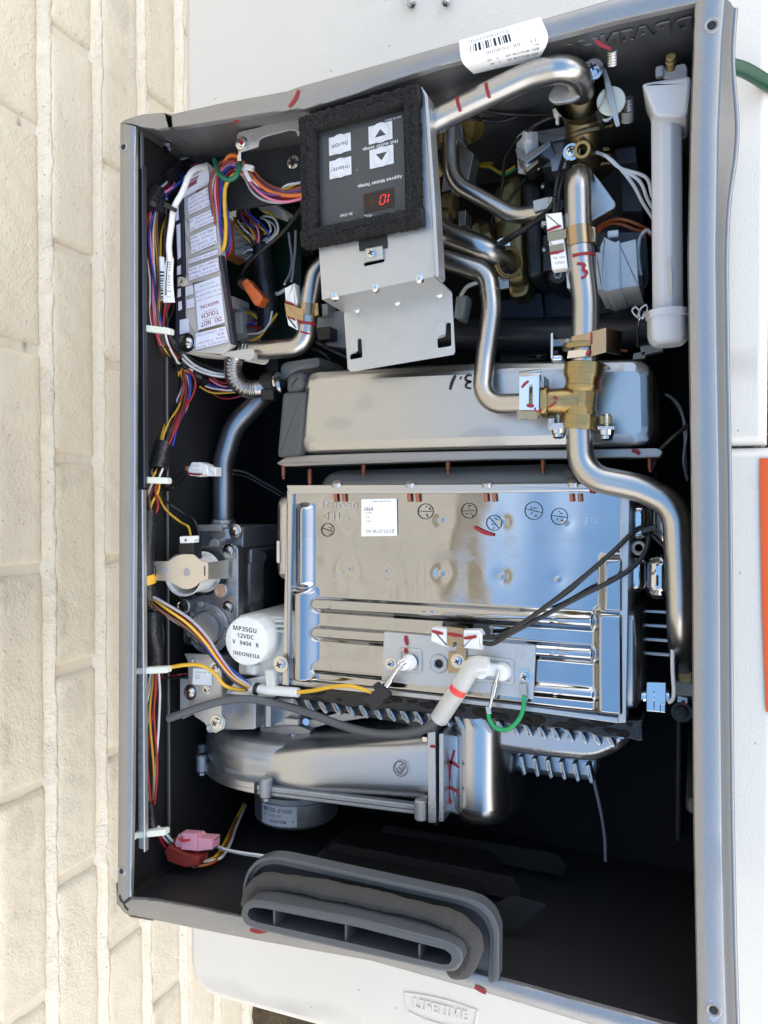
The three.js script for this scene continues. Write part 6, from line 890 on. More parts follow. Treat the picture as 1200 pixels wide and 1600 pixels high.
{
  const g = group('control_panel', heater, 'dark control panel with foam surround, pale buttons and red digits');
  const h = 0.234, c = [P(634, 331, h), P(501, 360, h), P(498, 208, h), P(630, 172, h)];        // reading order: the panel is upside down
  mesh('face', plate(c, 0.0012), std({ map: canvasTex(640, 760, (x, w, H) => {
    fillBg(x, w, H, '#3f4245'); x.fillStyle = '#393c3f'; x.fillRect(0, 0, w, 10);
    const big = (s, cx, cy, z = 36) => lines(x, [[s, cx, cy, z, '#d8dadb', 'bold', 'center']]);
    big('°F/C', 272, 44, 34); big('In Use', 440, 88, 32); big('Approx Water Temp.', 186, 282, 34); big('Hot water temp.', 176, 553, 34); lines(x, [['MC-91-2US-C', 78, 724, 20, '#d8dadb', 'bold', 'center']]);
    x.fillStyle = '#6c7a70'; x.beginPath(); x.arc(350, 400, 7, 0, 7); x.fill(); x.beginPath(); x.arc(362, 78, 6, 0, 7); x.fillStyle = '#5c6064'; x.fill();
  }), roughness: 0.3 }), g);
  const at2 = (u, v, up = 0) => { const p = c[0].clone().lerp(c[1], u).lerp(c[3].clone().lerp(c[2], u), v); p.y += up; return p; };
  const pad = (u0, u1, v0, v1, nm, draw) => { const o = [at2(u0, v0, 0.0009), at2(u1, v0, 0.0009), at2(u1, v1, 0.0009), at2(u0, v1, 0.0009)]; mesh(nm, plate(o, 0.0008), std({ map: canvasTex(192, 168, draw), roughness: 0.35 }), g); const m = at2((u0 + u1) / 2, (v0 + v1) / 2, 0.001); return m; };
  const dome = (x) => { x.strokeStyle = '#bfc3c9'; x.lineWidth = 3; x.beginPath(); x.arc(96, 84, 62, 0, 7); x.stroke(); };
  const bt = [[0.118, 0.392, 0.50, 0.685, 'up'], [0.125, 0.398, 0.745, 0.92, 'down'], [0.612, 0.872, 0.495, 0.675, 'Priority'], [0.612, 0.872, 0.737, 0.915, 'On/Off']];
  for (const [u0, u1, v0, v1, s] of bt) {
    const m = pad(u0, u1, v0, v1, 'button', (x, w, H) => { fillBg(x, w, H, '#d3d5d9'); dome(x); x.fillStyle = '#3b3f44'; if (s === 'up' || s === 'down') { const f = s === 'up' ? 1 : -1; x.beginPath(); x.moveTo(96, 84 - 34 * f); x.lineTo(142, 84 + 34 * f); x.lineTo(50, 84 + 34 * f); x.fill(); } else { x.font = 'bold 48px sans-serif'; x.textAlign = 'center'; x.fillText(s, 96, 98); } });
    mesh('button_rim', lathe(m, UP, [[0.0068, 0], [0.0070, 0.0004], [0.0073, 0.0004], [0.0076, 0]], 28), std({ rgb: [0.66, 0.67, 0.70], roughness: 0.3 }), g);
  }
  const dig = (x, segs, X, Y, w, H, on) => { const d = { a: [0, 0, 1, 0], b: [1, 0, 1, 1], c: [1, 1, 1, 2], d: [0, 2, 1, 2], e: [0, 1, 0, 2], f: [0, 0, 0, 1], g: [0, 1, 1, 1] }; x.lineWidth = 9; x.strokeStyle = on; x.lineCap = 'butt'; for (const s of segs) { const [a, b, e, f] = d[s]; const sk = (yy) => (1 - yy) * 7; x.beginPath(); const sx = e - a, sy = f - b; x.moveTo(X + a * w + sk(b) + sx * 6, Y + b * H / 2 + sy * 6); x.lineTo(X + e * w + sk(f) - sx * 6, Y + f * H / 2 - sy * 6); x.stroke(); } };
  const glow = canvasTex(256, 192, (x) => { fillBg(x, 256, 192, '#000'); dig(x, 'bc', 14, 50, 34, 92, '#ff2a34'); dig(x, 'abcdef', 74, 50, 42, 92, '#ff2a34'); dig(x, 'bcg', 150, 50, 40, 92, '#3a0808'); });
  mesh('display', plate([at2(0.125, 0.075, 0.0005), at2(0.475, 0.075, 0.0005), at2(0.475, 0.265, 0.0005), at2(0.125, 0.265, 0.0005)], 0.0004), std({ rgb: [0.012, 0.006, 0.006], roughness: 0.2, emissive: new THREE.Color(1, 1, 1), emissiveMap: glow, emissiveIntensity: 0.9 }), g, 'dark display with glowing red digits');
  // foam surround: four mitred bars
  const fb = [P(484, 197, h + 0.002), P(644, 152, h + 0.002), P(649, 342, h + 0.002), P(487, 374, h + 0.002)];
  for (let i = 0; i < 4; i++) {
    const a = fb[i], b = fb[(i + 1) % 4], d = b.clone().sub(a).normalize(), s = a.clone().addScaledVector(d, -0.0066 + (i % 2) * 0.0062), e = b.clone().addScaledVector(d, 0.0066 - (i % 2) * 0.0062), n = 170, path = []; for (let k = 0; k <= n; k++) path.push(s.clone().lerp(e, k / n));
    const wide = [0.0064, 0.0052, 0.0064, 0.0062][i];
    mesh('foam_strip', sweep(path, Object.assign((t, L, an) => { const c_ = Math.abs(Math.cos(an)), s_ = Math.abs(Math.sin(an)), r = 1 / Math.pow(Math.pow(c_ / 0.0066, 5) + Math.pow(s_ / wide, 5), 0.2), q = an / (2 * Math.PI); return r * (1 - 0.10 * Math.pow(2 * Math.abs(t - 0.5), 40)) + 0.0008 * noise(L * 300, Math.cos(an) * 3, i + Math.sin(an) * 3) + 0.0011 * noise(L * 700, Math.cos(an) * 7, i + Math.sin(an) * 7); }, { bumpy: true }), 56), M.foam, g);
  }
  mesh('foam_backing', prism([[474, 198], [650, 146], [658, 346], [500, 382], [476, 366]], h - 0.0012, h - 0.004, { r: 0.002 }), M.black, g);
  mesh('screen_cable', sweep(wirePath([[476, 318, 0.19], [464, 335, 0.18], [440, 365, 0.168], [405, 395, 0.16], [385, 415, 0.155], [374, 440, 0.15]], 40), 0.0018, 10), M.black, heater, 'black cable from the control panel to the orange connector');
}
// ---------------------------------------------------------------- controller with its paper label cover
{
  const h = 0.186, g = group('circuit_controller', heater, 'controller under a label sheet beside a green circuit board');
  const ph = h + 0.001, beige = std({ rgb: [0.50, 0.475, 0.42], roughness: 0.5 }), purple = '#6a3a66';
  mesh('board_tray', [prism([[286, 275], [322, 252], [333, 262], [345, 400], [362, 538], [346, 553], [290, 549], [285, 530], [290, 420]], h, h - 0.009, { r: 0.002, bevel: 0.001 }), prism([[284, 512], [302, 520], [306, 548], [350, 552], [392, 560], [396, 548], [330, 556], [288, 552]], h - 0.004, h - 0.03, { r: 0.004, bevel: 0.002 })], beige, g);
  mesh('tray_edge', prism([[272, 318], [286, 308], [288, 420], [291, 520], [286, 548], [278, 552], [273, 540], [276, 420]], h + 0.0005, h - 0.01, { r: 0.001 }), std({ rgb: [0.03, 0.03, 0.045], roughness: 0.35 }), g);
  mesh('board_edge', prism([[341, 400], [346, 398], [362, 510], [366, 536], [360, 538]], h + 0.0004, h - 0.006, { bevel: 0.0003 }), std({ rgb: [0.03, 0.03, 0.045], roughness: 0.35 }), g);
  const olive = std({ rgb: [0.16, 0.16, 0.07], roughness: 0.5 });
  for (const [x0, x1, y] of [[306, 330, 298], [306, 331, 340], [308, 334, 386], [312, 338, 398], [300, 342, 442], [310, 350, 516]]) mesh('cover_gap', prism([[x0, y], [x1, y - 9], [x1 + 1, y - 3], [x0 + 1, y + 6]], h + 0.0009, h), olive, g);
  const tagL = (q, rows, extra) => { 
    const [tl, tr, br, bl] = q; const wpx = Math.hypot(tr[0] - tl[0], tr[1] - tl[1]), hpx = Math.hypot(bl[0] - tl[0], bl[1] - tl[1]), cw = 288, chh = Math.min(640, Math.max(40, Math.round(288 * hpx / wpx)));
    label(g, [[br[0], br[1], ph], [bl[0], bl[1], ph], [tl[0], tl[1], ph], [tr[0], tr[1], ph]], cw, chh, (x, w, H) => { fillBg(x, w, H, '#dcdeea'); x.strokeStyle = '#a06a80'; x.lineWidth = 3; x.strokeRect(1, 1, w - 2, H - 2); if (extra) extra(x, w, H); else { const n = rows.length, lh = H / (n + 0.3); rows.forEach((s, i) => lines(x, [[s, 10, lh * (i + 0.85), Math.min(lh * 0.86, 46), purple, '', 'left', 'monospace']])); } }, { name: 'port_label', rough: 0.4 });
  };
  tagL([[296, 279], [326, 261], [329, 285], [283, 312]], [], (x, w, H) => { x.fillStyle = purple; lines(x, [['CONTROL', 20, 40, 24, '#9a4a5a', '', 'left', 'monospace']]); x.fillStyle = '#8a4a58'; x.fillRect(w * 0.42, H * 0.42, w * 0.5, H * 0.44); lines(x, [['WARNING', w * 0.45, H * 0.76, 30, '#dcdeea', 'bold']]); });
  tagL([[292.6, 310], [330, 289.4], [333.4, 318.4], [294.5, 337]], ['-See accessory', 'installation', 'instructions', 'for further details']);
  tagL([[295.5, 343], [334.4, 325], [336.7, 345.6], [296.9, 363]], ['Accessory Ports ▲', 'Additional', 'Controller (B)']);
  tagL([[297, 369.5], [337.7, 351.7], [340, 380], [298.3, 397.6]], ['Accessory Ports ▲', '-EZ Connect(Primary)', '-Freeze Protection', '-BMS/Air Handler']);
  tagL([[293.8, 406], [341, 389], [341.5, 397.5], [294.3, 413.4]], ['External Controller']);
  tagL([[293.8, 419.2], [341.6, 402.2], [343.2, 423], [295.4, 439.4]], ['Accessory Ports ▲', '-Cascade Communication', 'Commercial models only']);
  tagL([[303.4, 444.7], [344.3, 430.4], [352.3, 503.7], [309.8, 516.5]], [], (x, w, H) => { const c_ = '#7d2c3c'; lines(x, [['DO NOT', w / 2, 70, 62, c_, 'bold', 'center', 'monospace'], ['TOUCH', w / 2, 150, 62, c_, 'bold', 'center', 'monospace'], ['WARNING', w / 2, 238, 48, c_, 'bold', 'center', 'monospace'], ['This control unit', w / 2, 306, 27, purple, '', 'center', 'monospace'], ['to be adjusted by', w / 2, 352, 27, purple, '', 'center', 'monospace'], ['a properly trained', w / 2, 398, 26, purple, '', 'center', 'monospace'], ['technician', w / 2, 442, 27, purple, '', 'center', 'monospace']]); x.fillStyle = c_; x.fillRect(60, 82, w - 120, 4); x.fillRect(70, 164, w - 140, 4); });
  tagL([[305.5, 521.2], [353.3, 509], [358.6, 534.5], [305.5, 547.3]], ['Accessory Ports ▲', '-Data Transfer', '-MSB', '-EZ Connect(Secondary)']);
  tagL([[290, 449], [302, 445.5], [303, 459], [290.5, 463]], ['Dip SW', 'B']); tagL([[291, 469], [304, 465], [305, 479], [292, 483]], ['Dip SW', 'A']);
  const bare = (q) => tagL(q, [], (x, w, H) => { for (let i = 0; i < 4; i++) { x.fillStyle = '#9a8fb0'; x.fillRect(w * 0.82, H * (0.15 + i * 0.2), 14, 8); } });
  bare([[281, 500], [295, 497], [297, 519], [281, 523]]); bare([[276, 352], [282, 349], [283, 402], [278, 406]]); bare([[275, 324], [279, 321], [280, 343], [275, 346]]); bare([[277, 417], [283, 414], [283, 429], [277, 430]]); bare([[278, 434], [283, 432], [283, 446], [278, 448]]); bare([[278, 452], [283, 450], [283, 463], [278, 465]]); bare([[279, 472], [284, 470], [285, 483], [279, 486]]);
  mesh('boss', lathe(P(287, 441, h), UP, [[0.0042, -0.004], [0.004, 0.0035], [0.0018, 0.004], [0.0016, 0.001], [0, 0.001]], 20), beige, g); screw(g, P(291, 535, h + 0.004), 0.0055, UP, true);
  mesh('leader_line', [stroke([[287, 332, ph], [296, 352, ph]], 0.0003), stroke([[287, 358, ph], [297, 384, ph]], 0.0003), stroke([[288, 424, ph], [294, 430, ph]], 0.0003), stroke([[296, 506, ph], [305, 522, ph]], 0.0003)], M.ink, g);
  const clearv = group('clear_guard', heater, 'clear plastic edge over the controller'); mesh('guard_edge', [sweep(pp([[283, 552, 0.19], [367, 538, 0.19], [358, 470, 0.19], [343, 398, 0.19]]), 0.0006, 6), sweep(pp([[403, 305, 0.172], [401, 400, 0.168], [396, 462, 0.16]]), 0.0004, 6)], M.clear, clearv);
  mesh('circuit_board', prism([[336, 330], [400, 290], [470, 330], [470, 540], [372, 545], [352, 440]], 0.075, 0.072), M.board, g);
  for (let i = 0; i < 46; i++) { const x = 356 + rnd() * 110, y = 320 + rnd() * 205; if (x < 372 && y < 400) continue; const m = [M.black, M.duct, M.grey, M.ash, M.castDark, M.tan][Math.floor(rnd() * 6)], k = rnd(); mesh('component', k < 0.3 ? rod(P(x, y, 0.075).setY(0.075), P(x, y, 0.075).setY(0.084 + rnd() * 0.012), 0.002 + rnd() * 0.003) : box(P(x, y, 0.079), 0.003 + rnd() * 0.009, 0.006 + rnd() * 0.008, 0.003 + rnd() * 0.009, rnd() < 0.5 ? -0.25 : 1.3, 0.0004), k < 0.3 ? M.black : m, g); }
  // sockets and plugs
  const cn = group('board_connector', heater, 'row of pale sockets along the circuit board'); const so = (pts, hh, m) => mesh('socket', prism(pts, hh, hh - 0.03, { r: 0.0008, bevel: 0.0008 }), m, cn);
  so([[349, 346], [360, 344], [360, 396], [346, 402], [341, 398]], 0.135, M.tan); so([[364, 350], [379, 346], [382, 396], [366, 398]], 0.13, M.ash); so([[379, 366], [386, 365], [387, 380], [380, 381]], 0.133, M.grey); so([[352, 462], [363, 462], [365, 480], [353, 481]], 0.14, M.ash); so([[363, 480], [377, 478], [385, 490], [385, 528], [367, 531]], 0.13, M.grey); so([[366, 488], [376, 487], [377, 520], [368, 522]], 0.134, M.ash);
  for (let i = 0; i < 4; i++) mesh('socket_rib', box(P(373, 358 + i * 10, 0.1312), 0.008, 0.0015, 0.0016), M.grey, cn);
  mesh('relay', [prism([[446, 360], [468, 355], [468, 385], [448, 388]], 0.1, 0.07), prism([[426, 440], [448, 438], [452, 462], [428, 466]], 0.1, 0.07), prism([[400, 446], [412, 440], [416, 458], [402, 462]], 0.1, 0.07)], std({ rgb: [0.05, 0.055, 0.065], roughness: 0.4 }), cn);
  const wc = group('white_plug', heater, 'small white plug at the top of the circuit board'); mesh('plug_body', [box(P(359, 329, 0.15), 0.012, 0.008, 0.008, -0.35), box(P(357, 338, 0.145), 0.01, 0.008, 0.004, -0.35)], M.white, wc); mesh('plug_base', box(P(357, 343, 0.14), 0.008, 0.008, 0.005, -0.3), M.tan, wc);
  const oc = group('orange_connector', heater, 'loose orange plug and socket hanging over the circuit board'); const oY = 0.165;
  mesh('connector_shell', [prism([[377, 441], [386, 435], [397, 450], [391, 459], [386, 459]], oY, oY - 0.012, { bevel: 0.0008 }), prism([[386, 459], [398, 449], [411, 464], [404, 477], [398, 477]], oY - 0.001, oY - 0.013, { bevel: 0.0008 })], M.orange, oc); mesh('connector_latch', prism([[386, 446], [392, 442], [397, 449], [391, 453]], oY + 0.0012, oY, { bevel: 0.0004 }), M.orange, oc); mesh('connector_pins', prism([[369, 442], [375, 436], [384, 434], [379, 441], [384, 456], [378, 452]], oY - 0.002, oY - 0.012, { bevel: 0.0005 }), M.brown, oc);
  const iv = group('support_arm', heater, 'ivory plastic support arm behind the control panel'); mesh('arm_body', [prism([[351, 290], [358, 284], [398, 308], [414, 310], [445, 330], [443, 342], [410, 332], [396, 318]], 0.125, 0.115, { r: 0.002, bevel: 0.001 }), prism([[414, 309], [424, 312], [446, 328], [446, 336], [410, 324]], 0.118, 0.1)], M.ash, iv);
  const fr = group('rubber_ferrule', heater, 'white ring with a red mark on a black hose end'); mesh('hose_end', rod(P(420, 285, 0.14), P(476, 272, 0.14), 0.0068), M.black, fr); mesh('ring', rod(P(446, 278, 0.14), P(460, 275, 0.14), 0.0085, 0.0085, 0.001), M.white, fr); redMark(fr, [[450, 273, 0.1487], [453, 277, 0.1487], [453, 282, 0.147]], 0.0026);
  mesh('rear_sheet', prism([[340, 250], [480, 215], [480, 310], [340, 330]], 0.06, 0.055), std({ rgb: [0.02, 0.022, 0.025], roughness: 0.5 }), g);
}
// ---------------------------------------------------------------- wiring looms
{
  const g = group('main_loom', heater, 'coloured wiring loom clipped along the wall side');
  const wrap = (list, r, n = 24, lab) => mesh('tape_wrap', sweep(wirePath(list, n), Object.assign((t, L) => r * (1 + 0.05 * noise(L * 160, r * 900) - 0.06 * (((L * 90) % 1 + 1) % 1)), { bumpy: true }), 14), M.tape, g);
  const H = 0.16;
  // top: fan of wires round the corner
  wires(g, ['white', 'red', 'white', 'blue', 'crimson', 'blue'], [[330, 258, 0.13], [305, 262, 0.145], [285, 268, H], [270, 280, H]], (s) => 0.009, 0.0014);
  wrap([[286, 268, H], [272, 279, H + 0.004], [262, 289, H + 0.004]], 0.0105);
  wires(g, ['white', 'grey', 'blue', 'white', 'red', 'crimson', 'blue', 'pink', 'blue'], [[266, 284, H], [256, 293, H], [247, 303, H], [241, 314, H]], (s) => 0.012, 0.0014);
  wrap([[247, 304, H + 0.002], [240, 317, H + 0.004], [236, 333, H + 0.003]], 0.0105);
  wires(g, ['blue', 'white', 'blue', 'red', 'crimson', 'pink', 'white', 'blue', 'yellow', 'brown'], [[236, 328, H], [233, 360, H], [236, 400, H], [240, 440, H], [241, 480, H], [245, 510, H], [252, 540, H]], (s) => 0.0095 * (1 - 0.25 * Math.sin(s * 3.1)) - 0.003 * s, 0.0013);
  wires(g, ['black', 'black', 'yellow', 'black', 'red'], [[262, 335, H + 0.002], [254, 360, H + 0.004], [252, 400, H], [251, 440, H], [250, 480, H], [248, 512, H], [256, 545, H]], 0.005, 0.0014);
  wire(g, 'white', [[322, 260, 0.19], [306, 264, 0.205], [297, 272, 0.212], [285, 300, 0.218], [272, 325, 0.222], [268, 350, 0.222], [264, 385, 0.220], [266, 408, 0.218]], 0.0026, 60);
  wire(g, 'black', [[270, 322, 0.18], [262, 345, 0.175], [257, 370, 0.172], [258, 400, 0.170], [256, 440, 0.168], [250, 500, 0.165]], 0.002, 60);
  mesh('cable_tie', [box(P(269, 326, 0.2255), 0.009, 0.003, 0.0035, -0.5), box(P(262, 322, 0.224), 0.006, 0.004, 0.0045, -0.4)], M.black, g);
  // barcode sleeve and flag label
  const lb = (pts, w_, h_, draw, nm) => label(g, pts, w_, h_, draw, { name: nm, nx: 1, ny: 6, f: (p, s, t) => { p.y += 0.002 * Math.sin(t * 3); } });
  lb([[262, 470, 0.212], [257, 402, 0.214], [249, 402, 0.214], [252, 471, 0.212]].map((q) => q), 330, 80, (x, w, h) => { fillBg(x, w, h, '#e9e9e7'); bars(x, 10, 8, 200, 60, 60, 12); }, 'barcode_flag');
  lb([[261, 400, 0.216], [272, 404, 0.216], [274, 473, 0.214], [256, 473, 0.214]], 90, 330, (x, w, h) => { fillBg(x, w, h, '#f0f0ee'); x.save(); x.translate(58, 20); x.rotate(Math.PI / 2); lines(x, [['U334-0U32-3 | 13W', 0, 20, 36, '#333', '', 'left', 'monospace']]); x.restore(); bars(x, 6, 20, 18, 260, 6, 2); }, 'loom_label');
  wires(g, ['white', 'red', 'black'], [[266, 470, 0.17], [262, 490, 0.168], [256, 505, 0.166], [262, 535, 0.165], [278, 560, 0.162]], 0.004, 0.0016);
  // bend away to the lower left, tied
  wires(g, ['red', 'black', 'yellow', 'black', 'white', 'black', 'white'], [[246, 512, H], [252, 535, H], [266, 558, H], [284, 572, H], [302, 580, 0.16]], (s) => 0.0065 - 0.003 * s, 0.0014);
  wires(g, ['black', 'white', 'white', 'black'], [[264, 515, H], [276, 545, H], [300, 570, 0.16], [330, 582, 0.156], [360, 586, 0.15]], (s) => 0.004, 0.0016);
  mesh('cable_tie', [box(P(280, 573, 0.168), 0.012, 0.0035, 0.004, 0.3), box(P(276, 576, 0.168), 0.005, 0.005, 0.005, 0.3)], M.black, g);
  wires(g, ['yellow', 'white', 'blue', 'pink', 'crimson'], [[318, 594, 0.13], [335, 604, 0.125], [355, 606, 0.12], [385, 600, 0.11]], (s) => 0.006, 0.0014); wires(g, ['crimson', 'red'], [[318, 596, 0.125], [345, 616, 0.12], [390, 612, 0.11]], 0.003, 0.0013);
  wrap([[302, 580, 0.145], [312, 588, 0.14], [320, 596, 0.132]], 0.006);
  // middle fan going down to the next wrap
  wires(g, ['red', 'yellow', 'white', 'yellow', 'black', 'brown', 'crimson', 'red'], [[286, 578, 0.158], [290, 600, 0.158], [281, 630, 0.16], [266, 660, 0.162], [256, 695, 0.162]], (s) => 0.005 + 0.007 * Math.sin(s * 3), 0.0014);
  wires(g, ['white', 'red', 'white', 'blue'], [[287, 578, 0.16], [292, 605, 0.162], [285, 640, 0.164], [270, 668, 0.164], [257, 698, 0.164]], (s) => 0.003 + 0.005 * s, 0.0015);
  wrap([[258, 694, 0.164], [252, 714, 0.165], [247, 733, 0.166]], 0.0085); 
  wires(g, ['white', 'yellow', 'black', 'white'], [[249, 728, 0.166], [245, 742, 0.166], [243, 756, 0.166]], 0.005, 0.0014);
  wires(g, ['red', 'yellow', 'white', 'brown', 'yellow', 'red'], [[242, 750, 0.165], [238, 768, 0.165], [234, 785, 0.165], [232, 802, 0.165]], 0.007, 0.0014);
  wrap([[232, 798, 0.166], [230, 840, 0.167], [228, 880, 0.167], [231, 925, 0.167], [242, 955, 0.167]], 0.0085, 60);
  mesh('tape_mark', [sweep([P(227, 897, 0.168), P(229, 911, 0.168)], 0.0089, 14)], W.yellow, g); mesh('tape_gap', sweep([P(229, 896, 0.1687), P(229.4, 912, 0.1687)], 0.0086, 8), M.tape, g);
  wires(g, ['yellow', 'black'], [[243, 752, 0.17], [247, 768, 0.17], [262, 790, 0.174], [285, 808, 0.178], [299, 818, 0.18], [304, 838, 0.178]], (s) => 0.0018 + 0.0042 * s, 0.0015);
  wires(g, ['black', 'black'], [[246, 735, 0.168], [253, 750, 0.17], [265, 763, 0.172], [272, 756, 0.174], [290, 738, 0.178]], 0.0026, 0.0017);
  // white inline plug by the gas pipe
  const ip = group('inline_plug', heater, 'white inline plug with a red stripe beside the gas pipe'); const hh = 0.178;
  mesh('plug_body', [prism([[293, 733], [299, 722], [312, 722], [323, 726], [324, 740], [312, 745], [295, 743]], hh, hh - 0.012, { r: 0.001, bevel: 0.001 }), prism([[322, 728], [337, 730], [337, 744], [322, 744]], hh - 0.001, hh - 0.011, { bevel: 0.0008 }), prism([[297, 728], [312, 729], [312, 733], [297, 733]], hh + 0.0015, hh, { bevel: 0.0004 })], M.white, ip); mesh('plug_pins', prism([[289, 728], [299, 730], [299, 737], [290, 736]], hh - 0.002, hh - 0.008), M.tan, ip); redMark(ip, [[293, 739, hh], [304, 741, hh], [317, 741, hh]], 0.0016); wires(ip, ['black', 'black'], [[365, 738, 0.12], [385, 742, 0.11], [410, 755, 0.1], [440, 772, 0.09], [455, 784, 0.08]], 0.002, 0.0017);
  // fan of wires to the stepper motor
  wires(g, ['black', 'brown', 'blue', 'yellow', 'red', 'grey'], [[240, 938, 0.215], [262, 952, 0.215], [295, 974, 0.212], [320, 1000, 0.208], [340, 1030, 0.204], [362, 1058, 0.196], [390, 1076, 0.186]], (s) => 0.0032 + 0.0014 * Math.sin(s * 3.14), 0.0016);
  wires(g, ['white', 'black', 'crimson', 'blue'], [[246, 940, 0.212], [270, 958, 0.21], [302, 982, 0.207], [328, 1010, 0.203], [350, 1040, 0.198], [390, 1075, 0.184]], (s) => 0.0036, 0.0015);
  wires(g, ['red', 'blue', 'crimson'], [[243, 945, 0.172], [238, 950, 0.175], [244, 957, 0.174], [251, 950, 0.172], [256, 946, 0.17]], 0.003, 0.0014);
  wires(g, ['red', 'white', 'crimson'], [[238, 948, 0.168], [236, 960, 0.166]], 0.003, 0.0014);
  wrap([[238, 955, 0.167], [238, 985, 0.168], [243, 1015, 0.168], [243, 1040, 0.168]], 0.0085, 40); wires(g, ['red', 'black'], [[245, 955, 0.166], [251, 985, 0.164], [251, 1015, 0.163], [248, 1042, 0.164], [252, 1056, 0.162], [280, 1056, 0.155], [300, 1048, 0.14]], 0.0035, 0.0014);
  // yellow sensor wire crossing to the white sleeve
  wire(g, 'yellow', [[243, 1043, 0.215], [262, 1043, 0.212], [290, 1039, 0.208], [315, 1040, 0.206], [335, 1052, 0.203], [350, 1070, 0.198], [368, 1077, 0.19], [395, 1078, 0.184]], 0.0017, 60);
  const sv = group('wire_sleeve', heater, 'white sleeve with a black band on the yellow sensor wire'); mesh('sleeve_tube', [rod(P(391, 1076, 0.182), P(402, 1076, 0.183), 0.0052), rod(P(404, 1077, 0.183), P(466, 1082, 0.19), 0.0042)], M.white, sv); mesh('sleeve_band', rod(P(398, 1076, 0.183), P(405, 1077, 0.183), 0.0056, 0.0056, 0.001), M.black, sv); wire(sv, 'yellow', [[462, 1082, 0.19], [490, 1079, 0.196], [520, 1073, 0.202], [548, 1072, 0.206], [570, 1078, 0.207], [584, 1084, 0.206]], 0.0017, 40);
  // lower run
  wires(g, ['white', 'white', 'yellow', 'red'], [[243, 1042, 0.168], [240, 1070, 0.167], [232, 1120, 0.166], [229, 1165, 0.166], [232, 1215, 0.166], [236, 1255, 0.166]], (s) => 0.004 + 0.004 * Math.sin(s * 3), 0.0014);
  wires(g, ['white', 'red', 'white'], [[244, 1042, 0.168], [243, 1080, 0.167], [238, 1130, 0.166], [234, 1180, 0.166], [235, 1220, 0.166], [237, 1255, 0.166]], (s) => 0.003 + 0.003 * Math.sin(s * 3), 0.0014);
  wrap([[235, 1252, 0.167], [237, 1272, 0.167], [240, 1290, 0.168]], 0.0048); wires(g, ['red', 'white', 'white'], [[239, 1288, 0.168], [246, 1298, 0.168], [256, 1308, 0.165], [272, 1318, 0.16]], (s) => 0.003 + 0.004 * s, 0.0015);
  // white tie clips pushed into the panel
  for (const [x0, y0, x1, y1] of [[224, 512, 265, 517], [224, 750, 261, 751], [210, 1049, 261, 1047], [209, 1306, 258, 1301]]) { const c = group('wire_clip', heater, null); mesh('clip_body', [prism([[x0, y0 - 5], [x1 - 2, y1 - 5], [x1, y1 - 3], [x1, y1 + 4], [x1 - 2, y1 + 5], [x0, y0 + 5]], 0.2305, 0.2235, { r: 0.001, bevel: 0.0008 })], M.tie, c); mesh('clip_stem', rod(P(x0 - 9, y0, 0.184), P(x0 + 4, y0, 0.180), 0.003), M.tie, c); }
}
